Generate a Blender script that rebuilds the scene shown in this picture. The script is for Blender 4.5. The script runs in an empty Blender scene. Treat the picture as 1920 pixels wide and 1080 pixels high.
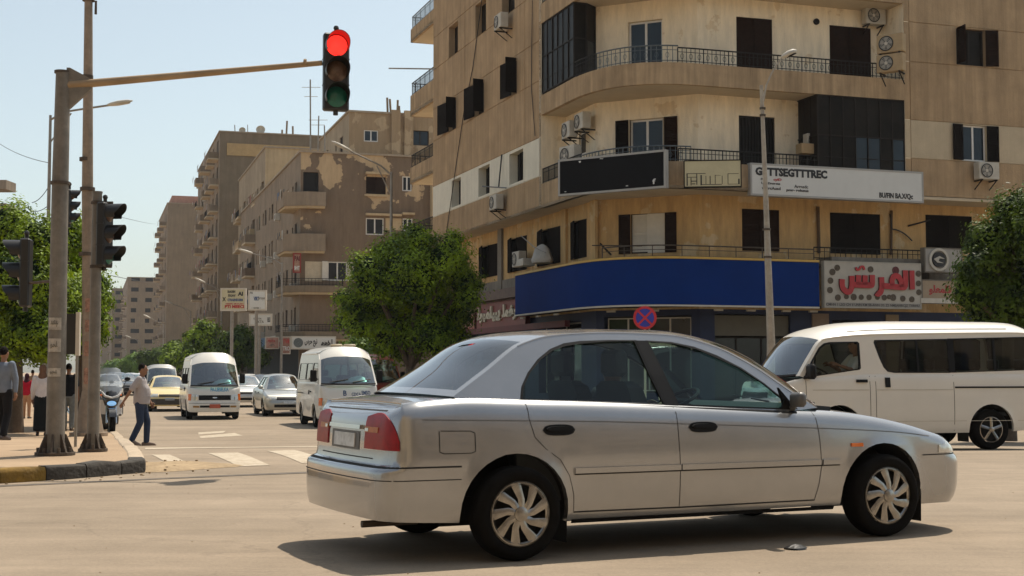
import bpy, bmesh, math, random
from mathutils import Vector, Matrix
from mathutils.geometry import tessellate_polygon
R = math.radians
rnd = random.Random(7)
SC = bpy.context.scene
COL = SC.collection
# ------------------------------------------------------------------ camera
FPX, HOR, CAM_H = 2600.0, 695.0, 1.15          # focal length in 1920-px units, horizon row, eye height
PITCH = math.atan((HOR - 540) / FPX)
cam = bpy.data.cameras.new('camera')
cam_o = bpy.data.objects.new('camera', cam)
COL.objects.link(cam_o)
cam_o.location = (0, 0, CAM_H)
cam_o.rotation_euler = (math.pi / 2 + PITCH, 0, 0)
cam.sensor_width = 36
cam.lens = 36 * FPX / 1920
cam.clip_start = 0.1
cam.clip_end = 6000
SC.camera = cam_o
# ------------------------------------------------------------------ sky, sun, exposure
SUN_EL, SUN_AZ = 63.0, 30.0                     # azimuth measured from +Y (view direction) towards +X
w = bpy.data.worlds.new('World')
SC.world = w
w.use_nodes = True
nt = w.node_tree
nt.nodes.clear()
sky = nt.nodes.new('ShaderNodeTexSky')
sky.sky_type = 'NISHITA'
sky.sun_disc = False
sky.sun_elevation = R(SUN_EL)
sky.sun_rotation = R(SUN_AZ)
sky.altitude = 50
sky.air_density = 1.0
sky.dust_density = 1.6
sky.ozone_density = 1.0
bg = nt.nodes.new('ShaderNodeBackground')
bg.inputs[1].default_value = 0.14
wo = nt.nodes.new('ShaderNodeOutputWorld')
hs = nt.nodes.new('ShaderNodeHueSaturation')      # dusty city air: the blue is washed out all over the sky
hs.inputs['Saturation'].default_value = .62
tn = nt.nodes.new('ShaderNodeMix'); tn.data_type = 'RGBA'; tn.blend_type = 'MULTIPLY'; tn.inputs[0].default_value = 1
tn.inputs[7].default_value = (.97, 1.0, .93, 1)
nt.links.new(sky.outputs[0], hs.inputs['Color']); nt.links.new(hs.outputs[0], tn.inputs[6]); nt.links.new(tn.outputs[2], bg.inputs[0])
nt.links.new(bg.outputs[0], wo.inputs[0])
sun = bpy.data.lights.new('sun', 'SUN')
sun.energy = 4.9
sun.angle = R(0.55)
sun.color = (1.0, 0.90, 0.76)
sun_o = bpy.data.objects.new('sun', sun)
COL.objects.link(sun_o)
sd = Vector((math.sin(R(SUN_AZ)) * math.cos(R(SUN_EL)), math.cos(R(SUN_AZ)) * math.cos(R(SUN_EL)), math.sin(R(SUN_EL))))
sun_o.rotation_euler = (-sd).to_track_quat('-Z', 'Y').to_euler()
sun_o.location = (20, 20, 60)
SC.view_settings.view_transform = 'Standard'
SC.view_settings.look = 'None'
SC.view_settings.exposure = 0.12
SC.view_settings.gamma = 1.0
SC.view_settings.use_curve_mapping = False
# ------------------------------------------------------------------ measuring helpers
def ray(u, v):
 c, s = math.cos(PITCH), math.sin(PITCH)
 return Vector((u - 960, c * FPX - s * (540 - v), s * FPX + c * (540 - v)))
def gz(y):                                       # the street dips gently beyond the junction
 t = min(max((y - 18) / 14, 0), 1)
 return -.45 * t * t * (3 - 2 * t)
def gnd(u, v, dz=0.0):
 d = ray(u, v); Y = 10.0
 for _ in range(120):
  k = (gz(Y) + dz - CAM_H) / d.z
  Y = .5 * Y + .5 * k * d.y
 return Vector((d.x * Y / d.y, Y, gz(Y) + dz))
def at(u, v, Y):
 d = ray(u, v)
 return Vector((d.x * Y / d.y, Y, CAM_H + d.z * Y / d.y))
class Plane:                                     # a vertical plane: origin, unit direction s, outward normal n
 def __init__(s, o, d, n=None):
  s.o = Vector((o[0], o[1])); s.d = Vector((d[0], d[1])).normalized()
  s.n = Vector(n).normalized() if n is not None else Vector((s.d.y, -s.d.x))
 def hit(s, u, v):
  r = ray(u, v); a, b = s.d.x, s.d.y
  det = -a * r.y + r.x * b
  ss = (s.o.x * r.y - r.x * s.o.y) / det
  t = (-a * s.o.y + b * s.o.x) / det * 1.0
  return ss, CAM_H + t * r.z
 def p(s, a, z, off=0.0):
  q = s.o + s.d * a + s.n * off
  return Vector((q.x, q.y, z))
 def ang(s):
  return math.atan2(s.d.y, s.d.x)
# ------------------------------------------------------------------ materials
MATS = {}
def nodes(name):
 m = bpy.data.materials.new(name); m.use_nodes = True
 n = m.node_tree.nodes; b = n['Principled BSDF']
 MATS[name] = m
 return m, m.node_tree, n, b
def mat(name, col, rough=.6, metal=0.0, var=.12, scale=3.0, bump=0.0, bscale=40.0, spec=.5, dirt=0.0, streak=0.0, coat=0.0, emit=None, estr=0):
 """plain surface colour with procedural mottling, optional rain streaks, grime and relief"""
 if name in MATS: return MATS[name]
 m, t, n, b = nodes(name); L = t.links
 b.inputs['Roughness'].default_value = rough
 b.inputs['Metallic'].default_value = metal
 b.inputs['Specular IOR Level'].default_value = spec
 if coat: b.inputs['Coat Weight'].default_value = coat; b.inputs['Coat Roughness'].default_value = .04
 tc = n.new('ShaderNodeTexCoord')
 src = None
 def mulnode(prev, fac_socket, lo, hi, seedscale=None):
  mr = n.new('ShaderNodeMapRange'); mr.inputs[3].default_value = lo; mr.inputs[4].default_value = hi
  mr.inputs[1].default_value = .3; mr.inputs[2].default_value = .7
  L.new(fac_socket, mr.inputs[0])
  mx = n.new('ShaderNodeMix'); mx.data_type = 'RGBA'; mx.blend_type = 'MULTIPLY'; mx.inputs[0].default_value = 1
  if prev is None: mx.inputs[6].default_value = (*col, 1)
  else: L.new(prev, mx.inputs[6])
  L.new(mr.outputs[0], mx.inputs[7])
  return mx.outputs[2]
 if var:
  nz = n.new('ShaderNodeTexNoise'); nz.inputs['Scale'].default_value = scale; nz.inputs['Detail'].default_value = 6; nz.inputs['Roughness'].default_value = .65
  L.new(tc.outputs['Object'], nz.inputs['Vector'])
  src = mulnode(src, nz.outputs[0], 1 - var, 1 + var)
 if streak:
  mp = n.new('ShaderNodeMapping'); mp.inputs['Scale'].default_value = (2.6, 2.6, .16)
  L.new(tc.outputs['Object'], mp.inputs[0])
  nz = n.new('ShaderNodeTexNoise'); nz.inputs['Scale'].default_value = 1.4; nz.inputs['Detail'].default_value = 5; nz.inputs['Roughness'].default_value = .7
  L.new(mp.outputs[0], nz.inputs['Vector'])
  src = mulnode(src, nz.outputs[0], 1 - streak, 1 + streak * .5)
 if dirt:
  nz = n.new('ShaderNodeTexNoise'); nz.inputs['Scale'].default_value = scale * .35; nz.inputs['Detail'].default_value = 10; nz.inputs['Roughness'].default_value = .75
  L.new(tc.outputs['Object'], nz.inputs['Vector'])
  src = mulnode(src, nz.outputs[0], 1 - dirt, 1.0)
 if src is None: b.inputs['Base Color'].default_value = (*col, 1)
 else: L.new(src, b.inputs['Base Color'])
 if bump:
  nb = n.new('ShaderNodeTexNoise'); nb.inputs['Scale'].default_value = bscale; nb.inputs['Detail'].default_value = 5
  L.new(tc.outputs['Object'], nb.inputs['Vector'])
  bp = n.new('ShaderNodeBump'); bp.inputs['Strength'].default_value = bump; bp.inputs['Distance'].default_value = .02
  L.new(nb.outputs[0], bp.inputs['Height']); L.new(bp.outputs[0], b.inputs['Normal'])
 if emit:
  b.inputs['Emission Color'].default_value = (*emit, 1); b.inputs['Emission Strength'].default_value = estr
 return m
def peel(name, c1, c2, scale, thr, zlo=None, zhi=None, seed=0, streak=.18):
 """two coats of plaster: c2 shows in ragged patches where the top coat has come off"""
 m, t, n, b = nodes(name); L = t.links
 b.inputs['Roughness'].default_value = .92; b.inputs['Specular IOR Level'].default_value = .2
 tc = n.new('ShaderNodeTexCoord')
 mp = n.new('ShaderNodeMapping'); mp.inputs['Location'].default_value = (seed * 3.7, seed * 1.3, seed)
 L.new(tc.outputs['Object'], mp.inputs[0])
 nz = n.new('ShaderNodeTexNoise'); nz.inputs['Scale'].default_value = scale; nz.inputs['Detail'].default_value = 9; nz.inputs['Roughness'].default_value = .55
 L.new(mp.outputs[0], nz.inputs['Vector'])
 val = nz.outputs[0]
 if zlo is not None:
  sx = n.new('ShaderNodeSeparateXYZ'); L.new(tc.outputs['Object'], sx.inputs[0])
  mr = n.new('ShaderNodeMapRange'); mr.inputs[1].default_value = zlo; mr.inputs[2].default_value = zhi
  mr.inputs[3].default_value = -.13; mr.inputs[4].default_value = .07
  L.new(sx.outputs[2], mr.inputs[0])
  ad = n.new('ShaderNodeMath'); L.new(val, ad.inputs[0]); L.new(mr.outputs[0], ad.inputs[1]); val = ad.outputs[0]
 cr = n.new('ShaderNodeValToRGB'); cr.color_ramp.elements[0].position = thr; cr.color_ramp.elements[1].position = thr + .015
 L.new(val, cr.inputs[0])
 mx = n.new('ShaderNodeMix'); mx.data_type = 'RGBA'
 mx.inputs[6].default_value = (*c1, 1); mx.inputs[7].default_value = (*c2, 1)
 L.new(cr.outputs[0], mx.inputs[0])
 n2 = n.new('ShaderNodeTexNoise'); n2.inputs['Scale'].default_value = 2.2; n2.inputs['Detail'].default_value = 8; n2.inputs['Roughness'].default_value = .7
 mp2 = n.new('ShaderNodeMapping'); mp2.inputs['Scale'].default_value = (1.6, 1.6, .3); L.new(tc.outputs['Object'], mp2.inputs[0])
 L.new(mp2.outputs[0], n2.inputs['Vector'])
 mr2 = n.new('ShaderNodeMapRange'); mr2.inputs[1].default_value = .3; mr2.inputs[2].default_value = .7; mr2.inputs[3].default_value = 1 - streak; mr2.inputs[4].default_value = 1 + streak * .6
 L.new(n2.outputs[0], mr2.inputs[0])
 m2 = n.new('ShaderNodeMix'); m2.data_type = 'RGBA'; m2.blend_type = 'MULTIPLY'; m2.inputs[0].default_value = 1
 L.new(mx.outputs[2], m2.inputs[6]); L.new(mr2.outputs[0], m2.inputs[7]); L.new(m2.outputs[2], b.inputs['Base Color'])
 nb = n.new('ShaderNodeTexNoise'); nb.inputs['Scale'].default_value = 25; nb.inputs['Detail'].default_value = 6; L.new(tc.outputs['Object'], nb.inputs['Vector'])
 ad = n.new('ShaderNodeMath'); ad.operation = 'SUBTRACT'; L.new(nb.outputs[0], ad.inputs[0]); L.new(cr.outputs[0], ad.inputs[1])
 bp = n.new('ShaderNodeBump'); bp.inputs['Strength'].default_value = .35; bp.inputs['Distance'].default_value = .03
 L.new(ad.outputs[0], bp.inputs['Height']); L.new(bp.outputs[0], b.inputs['Normal'])
 return m
def glassmat(name, tint, refl=.08, rough=.02, opacity=0.0, back=(.02, .025, .03)):
 """thin window glass: tinted see-through with a fresnel reflection; opacity mixes in what is behind a dim pane"""
 m = bpy.data.materials.new(name); m.use_nodes = True; MATS[name] = m
 t = m.node_tree; n = t.nodes; n.clear(); L = t.links
 out = n.new('ShaderNodeOutputMaterial'); tr = n.new('ShaderNodeBsdfTransparent'); tr.inputs[0].default_value = (*tint, 1)
 gl = n.new('ShaderNodeBsdfGlossy'); gl.inputs['Roughness'].default_value = rough; gl.inputs[0].default_value = (1, 1, 1, 1)
 fr = n.new('ShaderNodeLayerWeight')
 pw = n.new('ShaderNodeMath'); pw.operation = 'POWER'; pw.inputs[1].default_value = 4.0; L.new(fr.outputs['Facing'], pw.inputs[0])
 mr = n.new('ShaderNodeMath'); mr.operation = 'ADD'; mr.inputs[1].default_value = refl; mr.use_clamp = True
 L.new(pw.outputs[0], mr.inputs[0])
 base = tr.outputs[0]
 if opacity:
  df = n.new('ShaderNodeBsdfDiffuse'); df.inputs[0].default_value = (*back, 1)
  ms = n.new('ShaderNodeMixShader'); ms.inputs[0].default_value = opacity
  L.new(tr.outputs[0], ms.inputs[1]); L.new(df.outputs[0], ms.inputs[2]); base = ms.outputs[0]
 mx = n.new('ShaderNodeMixShader'); L.new(mr.outputs[0], mx.inputs[0]); L.new(base, mx.inputs[1]); L.new(gl.outputs[0], mx.inputs[2])
 L.new(mx.outputs[0], out.inputs[0])
 return m
CONC = mat('concrete_brown', (.46, .325, .195), .93, var=.12, scale=1.1, bump=.45, bscale=18, spec=.15, streak=.26, dirt=.22)
CONC2 = mat('concrete_slab', (.48, .345, .21), .93, var=.12, scale=1.4, bump=.45, bscale=18, spec=.15, streak=.38, dirt=.26)
CREAM = peel('cream_plaster', (.88, .76, .57), (.76, .62, .43), 1.5, .63, seed=3, streak=.20)
CREAMB = mat('cream_band', (.56, .46, .32), .9, var=.08, scale=1.5, bump=.2, bscale=30, spec=.2, streak=.10, dirt=.14)
WHITEP = mat('white_panel', (.74, .70, .58), .85, var=.06, scale=1.2, bump=.15, bscale=30, spec=.2, streak=.10, dirt=.10)
YELLOW = peel('ochre_plaster', (.55, .365, .17), (.60, .45, .26), 1.1, .58, seed=8, streak=.28)
GREYP = mat('grey_plaster', (.26, .23, .19), .92, var=.15, scale=1.3, bump=.3, bscale=14, spec=.2, streak=.25, dirt=.3)
SOFF = mat('soffit_plaster', (.60, .50, .36), .9, var=.08, scale=1.0, spec=.2, dirt=.18)
DARK = mat('dark_recess', (.007, .006, .005), .85, var=.3, scale=2)  # near-black sheet behind openings: unlit interior put into the colour
JOINT = mat('joint_shadow_paint', (.07, .05, .035), .95, var=.2)
SHUT = mat('brown_shutter_wood', (.024, .012, .007), .85, spec=.08, var=.3, scale=6, bump=.2, dirt=.3)
SHUTD = mat('dark_shutter_wood', (.010, .007, .005), .85, spec=.08, var=.3, scale=5, dirt=.2)
SHUTW = mat('white_louvre', (.62, .58, .50), .6, var=.08)
WFRAME = mat('white_window_frame', (.72, .70, .66), .5, var=.06, dirt=.1)
DFRAME = mat('dark_metal_frame', (.022, .017, .013), .7, spec=.2, var=.2, scale=8)
IRON = mat('black_iron', (.014, .012, .010), .7, metal=.3, var=.3, scale=9)
IRONB = mat('blue_grey_iron', (.10, .12, .13), .5, metal=.3, var=.3, scale=9)
PANE = mat('window_pane', (.010, .018, .028), .1, var=.4, scale=.8, spec=.35)
PANED = mat('dark_window_pane', (.013, .010, .007), .4, var=.6, scale=1.1, spec=.10)  # near-black brown pane, randomly mottled
GALV = mat('galvanised_steel', (.33, .30, .26), .5, metal=.55, var=.18, scale=5, dirt=.3, streak=.12)
POLEB = mat('weathered_pole_paint', (.33, .255, .185), .7, metal=.1, var=.2, scale=6, dirt=.35, streak=.2, bump=.2)
POLEG = mat('grey_pole_paint', (.25, .225, .19), .65, metal=.15, var=.22, scale=6, dirt=.42, streak=.25, bump=.2)
RUST = mat('rusty_base_metal', (.11, .085, .065), .8, metal=.2, var=.3, scale=12, dirt=.4, bump=.4)
BLACKP = mat('black_plastic', (.014, .014, .015), .42, var=.2)
RUBBER = mat('tyre_rubber', (.008, .0075, .007), .9, var=.25, scale=12, bump=.2, spec=.1)
ACW = mat('air_conditioner_enamel', (.58, .54, .46), .6, var=.08, dirt=.28)
ACD = mat('air_conditioner_grille', (.035, .035, .035), .6)
BLUEF = mat('deep_blue_fascia', (.001, .026, .16), .8, var=.12, scale=.8, spec=.12)
GOLD = mat('gold_trim', (.55, .34, .07), .5, var=.1)
TRIMW = mat('pale_trim', (.55, .5, .42), .6)
REDP = mat('red_sign_paint', (.30, .012, .012), .5, var=.15)
ROOF = mat('roof_screed', (.38, .31, .23), .95, var=.15, dirt=.2)
# ------------------------------------------------------------------ mesh builder
def tag(o, label=None, cat=None, group=None, kind=None):
 if label: o['label'] = label
 if cat: o['category'] = cat
 if group: o['group'] = group
 if kind: o['kind'] = kind
 return o
def empty(name, loc, label, cat, group=None, rz=0.0):
 o = bpy.data.objects.new(name, None); COL.objects.link(o)
 o.location = loc; o.rotation_euler = (0, 0, rz); o.empty_display_size = .2
 return tag(o, label, cat, group)
class MB:
 def __init__(s): s.v = []; s.f = []; s.m = []; s.T = Matrix.Identity(4)
 def _a(s, pts): 
  k = len(s.v); s.v += [s.T @ Vector(p) for p in pts]; return k
 def face(s, pts, mi=0):
  k = s._a(pts); s.f.append(tuple(range(k, k + len(pts)))); s.m.append(mi); return s
 def box(s, a, b, mi=0):
  x0, y0, z0 = a; x1, y1, z1 = b
  k = s._a([(x0, y0, z0), (x1, y0, z0), (x1, y1, z0), (x0, y1, z0), (x0, y0, z1), (x1, y0, z1), (x1, y1, z1), (x0, y1, z1)])
  for q in ((0, 3, 2, 1), (4, 5, 6, 7), (0, 1, 5, 4), (1, 2, 6, 5), (2, 3, 7, 6), (3, 0, 4, 7)):
   s.f.append(tuple(k + i for i in q)); s.m.append(mi)
  return s
 def hexa(s, pts, mi=0):                     # 8 points, bottom ring then top ring
  k = s._a(pts)
  for q in ((0, 3, 2, 1), (4, 5, 6, 7), (0, 1, 5, 4), (1, 2, 6, 5), (2, 3, 7, 6), (3, 0, 4, 7)):
   s.f.append(tuple(k + i for i in q)); s.m.append(mi)
  return s
 def rbox(s, a, b, r=.01, mi=0):             # box with chamfered vertical and top edges
  x0, y0, z0 = a; x1, y1, z1 = b; r = min(r, (x1 - x0) / 2.1, (y1 - y0) / 2.1, (z1 - z0) / 2.1)
  def ring(i, z): return [(x0 + r, y0 + i, z), (x1 - r, y0 + i, z), (x1 - i, y0 + r, z), (x1 - i, y1 - r, z), (x1 - r, y1 - i, z), (x0 + r, y1 - i, z), (x0 + i, y1 - r, z), (x0 + i, y0 + r, z)]
  rings = [[(p[0] if abs(p[0] - x0 - r) > 1e-9 else p[0], p[1], p[2]) for p in ring(r, z0)], ring(0, z0 + r), ring(0, z1 - r), ring(r, z1)]
  s.loft(rings, True, True, True, mi); return s
 def prism(s, poly, d0, d1, axis='z', mi=0):
  """poly 2D extruded along axis between d0 and d1"""
  def P(a, b, d): return (a, b, d) if axis == 'z' else ((a, d, b) if axis == 'y' else (d, a, b))
  n = len(poly); k = s._a([P(a, b, d0) for a, b in poly] + [P(a, b, d1) for a, b in poly])
  tr = tessellate_polygon([[Vector((a, b, 0)) for a, b in poly]])
  for t in tr:
   s.f.append((k + t[0], k + t[1], k + t[2])); s.m.append(mi)
   s.f.append((k + n + t[2], k + n + t[1], k + n + t[0])); s.m.append(mi)
  for i in range(n):
   j = (i + 1) % n; s.f.append((k + i, k + j, k + n + j, k + n + i)); s.m.append(mi)
  return s
 def loft(s, rings, closed=True, cap0=False, cap1=False, mi=0):
  n = len(rings[0]); k = s._a([p for r in rings for p in r])
  for i in range(len(rings) - 1):
   for j in range(n if closed else n - 1):
    a = k + i * n + j; b = k + i * n + (j + 1) % n
    s.f.append((a, b, b + n, a + n)); s.m.append(mi)
  if cap0: s.f.append(tuple(k + j for j in reversed(range(n)))); s.m.append(mi)
  if cap1: s.f.append(tuple(k + (len(rings) - 1) * n + j for j in range(n))); s.m.append(mi)
  return s
 def tube(s, path, r, n=8, mi=0, caps=True):
  path = [Vector(p) for p in path]; rr = r if isinstance(r, (list, tuple)) else [r] * len(path)
  rings = []; up = None
  for i, p in enumerate(path):
   d = (path[min(i + 1, len(path) - 1)] - path[max(i - 1, 0)]).normalized()
   if up is None: up = Vector((0, 0, 1)) if abs(d.z) < .9 else Vector((1, 0, 0))
   x = d.cross(up).normalized(); y = x.cross(d).normalized(); up = y
   rings.append([p + (x * math.cos(t) + y * math.sin(t)) * rr[i] for t in (2 * math.pi * q / n for q in range(n))])
  s.loft(rings, True, caps, caps, mi); return s
 def cyl(s, p, q, r, n=16, mi=0, r2=None, caps=True):
  return s.tube([p, q], [r, r if r2 is None else r2], n, mi, caps)
 def lathe(s, prof, c=(0, 0, 0), n=24, axis='z', mi=0):
  rings = []
  for r, h in prof:
   ring = []
   for q in range(n):
    t = 2 * math.pi * q / n; a, b = r * math.cos(t), r * math.sin(t)
    ring.append({'z': (c[0] + a, c[1] + b, c[2] + h), 'y': (c[0] + a, c[1] + h, c[2] - b), 'x': (c[0] + h, c[1] + a, c[2] + b)}[axis])
   rings.append(ring)
  s.loft(rings, True, False, False, mi); return s
 def sphere(s, c, r, n=12, mi=0):
  r = r if isinstance(r, (tuple, list)) else (r, r, r); rings = []
  for i in range(n // 2 + 1):
   ph = math.pi * i / (n // 2) ; rings.append([(c[0] + r[0] * max(math.sin(ph), .001) * math.cos(2 * math.pi * j / n), c[1] + r[1] * max(math.sin(ph), .001) * math.sin(2 * math.pi * j / n), c[2] - r[2] * math.cos(ph)) for j in range(n)])
  s.loft(rings, True, False, False, mi); return s
 def mesh(s, name, mats, smooth=None, origin=(0, 0, 0)):
  me = bpy.data.meshes.new(name); o = Vector(origin)
  me.from_pydata([tuple(v - o) for v in s.v], [], s.f)
  for m in (mats if isinstance(mats, (list, tuple)) else [mats]): me.materials.append(m)
  if len(me.materials) > 1: me.polygons.foreach_set('material_index', s.m)
  if smooth is not None:
   me.polygons.foreach_set('use_smooth', [True] * len(me.polygons)); me.set_sharp_from_angle(angle=R(smooth))
  me.update(); return me
 def build(s, name, mats, parent=None, smooth=None, world=True, weld=0):
  """world=True: vertices were given in world space and the parent only has a location"""
  o = Vector((0, 0, 0))
  if parent is not None and world: o = parent.location
  me = s.mesh(name, mats, smooth, o)
  if weld:
   bm = bmesh.new(); bm.from_mesh(me); bmesh.ops.remove_doubles(bm, verts=bm.verts, dist=weld)
   bmesh.ops.dissolve_degenerate(bm, edges=bm.edges, dist=1e-6)
   bm.to_mesh(me); bm.free()
   if smooth is not None:
    me.polygons.foreach_set('use_smooth', [True] * len(me.polygons)); me.set_sharp_from_angle(angle=R(smooth))
  ob = bpy.data.objects.new(name, me); COL.objects.link(ob); ob.parent = parent
  return ob
def solo(mb, name, mats, label, cat, group=None, kind=None, loc=None, rz=0.0, smooth=None, weld=0):
 """a thing that is a single mesh; origin moved to its base"""
 if loc is None:
  xs = [v.x for v in mb.v]; ys = [v.y for v in mb.v]; zs = [v.z for v in mb.v]
  loc = Vector(((min(xs) + max(xs)) / 2, (min(ys) + max(ys)) / 2, min(zs)))
  me = mb.mesh(name, mats, smooth, loc)
 else: me = mb.mesh(name, mats, smooth)
 o = bpy.data.objects.new(name, me); COL.objects.link(o); o.location = loc; o.rotation_euler = (0, 0, rz)
 return tag(o, label, cat, group, kind)
def copy_tree(o, parent=None):
 c = o.copy(); COL.objects.link(c); c.parent = parent
 for ch in [x for x in KIDS.get(o.name, [x for x in o.children])]: copy_tree(ch, c)
 return c
KIDS = {}
def text_mesh(body, size, depth=.01, bold=0.0, shear=0.0):
 c = bpy.data.curves.new('t', 'FONT'); c.body = body; c.size = size; c.extrude = depth; c.offset = bold; c.resolution_u = 2; c.shear = shear
 o = bpy.data.objects.new('t', c); COL.objects.link(o)
 bpy.context.view_layer.update()
 m = bpy.data.meshes.new_from_object(o.evaluated_get(bpy.context.evaluated_depsgraph_get()))
 vs = [v.co.copy() for v in m.vertices]; fs = [tuple(p.vertices) for p in m.polygons]
 bpy.data.objects.remove(o); bpy.data.curves.remove(c); bpy.data.meshes.remove(m)
 return vs, fs
def add_text(mb, body, org, dx, dz, w_, h_, n, depth=.012, bold=0.0, mi=0, shear=0.0):
 """flat lettering scaled into a w_ x h_ box, lower left corner at org, running along dx, up dz, raised along n"""
 vs, fs = text_mesh(body, 1.0, .5, bold, shear)
 if not vs: return
 x0 = min(v.x for v in vs); x1 = max(v.x for v in vs); y0 = min(v.y for v in vs); y1 = max(v.y for v in vs)
 dx, dz, n, org = Vector(dx), Vector(dz), Vector(n), Vector(org); k = len(mb.v)
 for v in vs: mb.v.append(mb.T @ (org + dx * ((v.x - x0) / (x1 - x0) * w_) + dz * ((v.y - y0) / (y1 - y0) * h_) + n * ((v.z + .5) * depth)))
 for f in fs: mb.f.append(tuple(k + i for i in f)); mb.m.append(mi)
# ------------------------------------------------------------------ ground, road, markings, kerbs
def clip(poly, ax, val, keep_ge):
 out = []
 for i in range(len(poly)):
  a, b = poly[i], poly[(i + 1) % len(poly)]
  ia = (a[ax] >= val) == keep_ge or a[ax] == val; ib = (b[ax] >= val) == keep_ge or b[ax] == val
  if ia: out.append(a)
  if ia != ib:
   t = (val - a[ax]) / (b[ax] - a[ax]); out.append((a[0] + (b[0] - a[0]) * t, a[1] + (b[1] - a[1]) * t))
 return out
YCUTS = [18 + i * .7 for i in range(21)]
def drape(mb, poly, dz, thick=0.0, mi=0):
 """lay a polygon (x, y) on the street surface, dz above it"""
 edges = [-1e5] + YCUTS + [1e5]
 for a, b in zip(edges[:-1], edges[1:]):
  q = clip(clip(poly, 1, a, True), 1, b, False)
  if len(q) >= 3:
   tr = tessellate_polygon([[Vector((x, y, 0)) for x, y in q]])
   k = mb._a([(x, y, gz(y) + dz) for x, y in q])
   for t in tr:
    p = [Vector(q[i]) for i in t]
    cr = (p[1] - p[0]).x * (p[2] - p[0]).y - (p[1] - p[0]).y * (p[2] - p[0]).x
    if abs(cr) < 1e-7: continue
    mb.f.append(tuple(k + i for i in (t if cr > 0 else t[::-1]))); mb.m.append(mi)
 if thick:
  n = len(poly)
  for i in range(n):
   a, b = poly[i], poly[(i + 1) % n]; seg = max(1, int(abs(b[1] - a[1]) / .7) if 17 < max(a[1], b[1]) and min(a[1], b[1]) < 33 else 1)
   for j in range(min(seg, 60)):
    t0, t1 = j / min(seg, 60), (j + 1) / min(seg, 60)
    p = (a[0] + (b[0] - a[0]) * t0, a[1] + (b[1] - a[1]) * t0); q = (a[0] + (b[0] - a[0]) * t1, a[1] + (b[1] - a[1]) * t1)
    mb.face([(p[0], p[1], gz(p[1]) + dz - thick), (q[0], q[1], gz(q[1]) + dz - thick), (q[0], q[1], gz(q[1]) + dz), (p[0], p[1], gz(p[1]) + dz)], mi)
def road_material():
 m, t, n, b = nodes('dusty_asphalt'); L = t.links
 b.inputs['Roughness'].default_value = .88; b.inputs['Specular IOR Level'].default_value = .25
 tc = n.new('ShaderNodeTexCoord')
 def noise(sc, det, ro, mp=None):
  z = n.new('ShaderNodeTexNoise'); z.inputs['Scale'].default_value = sc; z.inputs['Detail'].default_value = det; z.inputs['Roughness'].default_value = ro
  if mp is not None:
   k = n.new('ShaderNodeMapping'); k.inputs['Scale'].default_value = mp[:3]; k.inputs['Rotation'].default_value = (0, 0, mp[3])
   L.new(tc.outputs['Object'], k.inputs[0]); L.new(k.outputs[0], z.inputs['Vector'])
  else: L.new(tc.outputs['Object'], z.inputs['Vector'])
  return z.outputs[0]
 cr = n.new('ShaderNodeValToRGB'); e = cr.color_ramp.elements
 e[0].position = .34; e[0].color = (.238, .188, .135, 1); e[1].position = .68; e[1].color = (.315, .25, .182, 1)
 L.new(noise(.45, 6, .62), cr.inputs[0])
 prev = cr.outputs[0]
 for sc, det, ro, mp, lo, hi in ((1.0, 5, .6, (.12, 1.6, 1, R(-19)), .88, 1.10), (1.0, 4, .6, (.35, 7.0, 1, R(-18)), .94, 1.05), (34, 4, .8, None, .84, 1.14), (160, 2, .9, None, .80, 1.2), (2.6, 9, .75, None, .90, 1.07)):
  mr = n.new('ShaderNodeMapRange'); mr.inputs[1].default_value = .3; mr.inputs[2].default_value = .7; mr.inputs[3].default_value = lo; mr.inputs[4].default_value = hi
  L.new(noise(sc, det, ro, mp), mr.inputs[0])
  mx = n.new('ShaderNodeMix'); mx.data_type = 'RGBA'; mx.blend_type = 'MULTIPLY'; mx.inputs[0].default_value = 1
  L.new(prev, mx.inputs[6]); L.new(mr.outputs[0], mx.inputs[7]); prev = mx.outputs[2]
 vr = n.new('ShaderNodeTexVoronoi'); vr.feature = 'DISTANCE_TO_EDGE'; vr.inputs['Scale'].default_value = .33      # fine cracks
 nz = n.new('ShaderNodeTexNoise'); nz.inputs['Scale'].default_value = 1.3; nz.inputs['Detail'].default_value = 8; L.new(tc.outputs['Object'], nz.inputs[0])
 va = n.new('ShaderNodeVectorMath'); va.operation = 'MULTIPLY_ADD'; va.inputs[1].default_value = (1.6, 1.6, 0); L.new(nz.outputs['Color'], va.inputs[0]); L.new(tc.outputs['Object'], va.inputs[2]); L.new(va.outputs[0], vr.inputs['Vector'])
 c2 = n.new('ShaderNodeMapRange'); c2.inputs[1].default_value = .0; c2.inputs[2].default_value = .006; c2.inputs[3].default_value = .86; c2.inputs[4].default_value = 1; L.new(vr.outputs[0], c2.inputs[0])
 st_ = n.new('ShaderNodeMapRange'); st_.inputs[1].default_value = .62; st_.inputs[2].default_value = .72; st_.inputs[3].default_value = 1; st_.inputs[4].default_value = .78; L.new(noise(.9, 5, .6), st_.inputs[0])
 for o_ in (c2.outputs[0], st_.outputs[0]):
  mx = n.new('ShaderNodeMix'); mx.data_type = 'RGBA'; mx.blend_type = 'MULTIPLY'; mx.inputs[0].default_value = 1
  L.new(prev, mx.inputs[6]); L.new(o_, mx.inputs[7]); prev = mx.outputs[2]
 L.new(prev, b.inputs['Base Color'])
 bp = n.new('ShaderNodeBump'); bp.inputs['Strength'].default_value = .5; bp.inputs['Distance'].default_value = .006
 L.new(noise(110, 3, .8), bp.inputs['Height']); L.new(bp.outputs[0], b.inputs['Normal'])
 return m
ROAD = road_material()
PAVE = mat('dusty_pavement', (.40, .29, .19), .93, var=.14, scale=.8, bump=.5, bscale=22, spec=.2, dirt=.22)
EARTH = mat('dusty_ground', (.36, .29, .21), .95, var=.15, scale=.05, dirt=.2)
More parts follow.
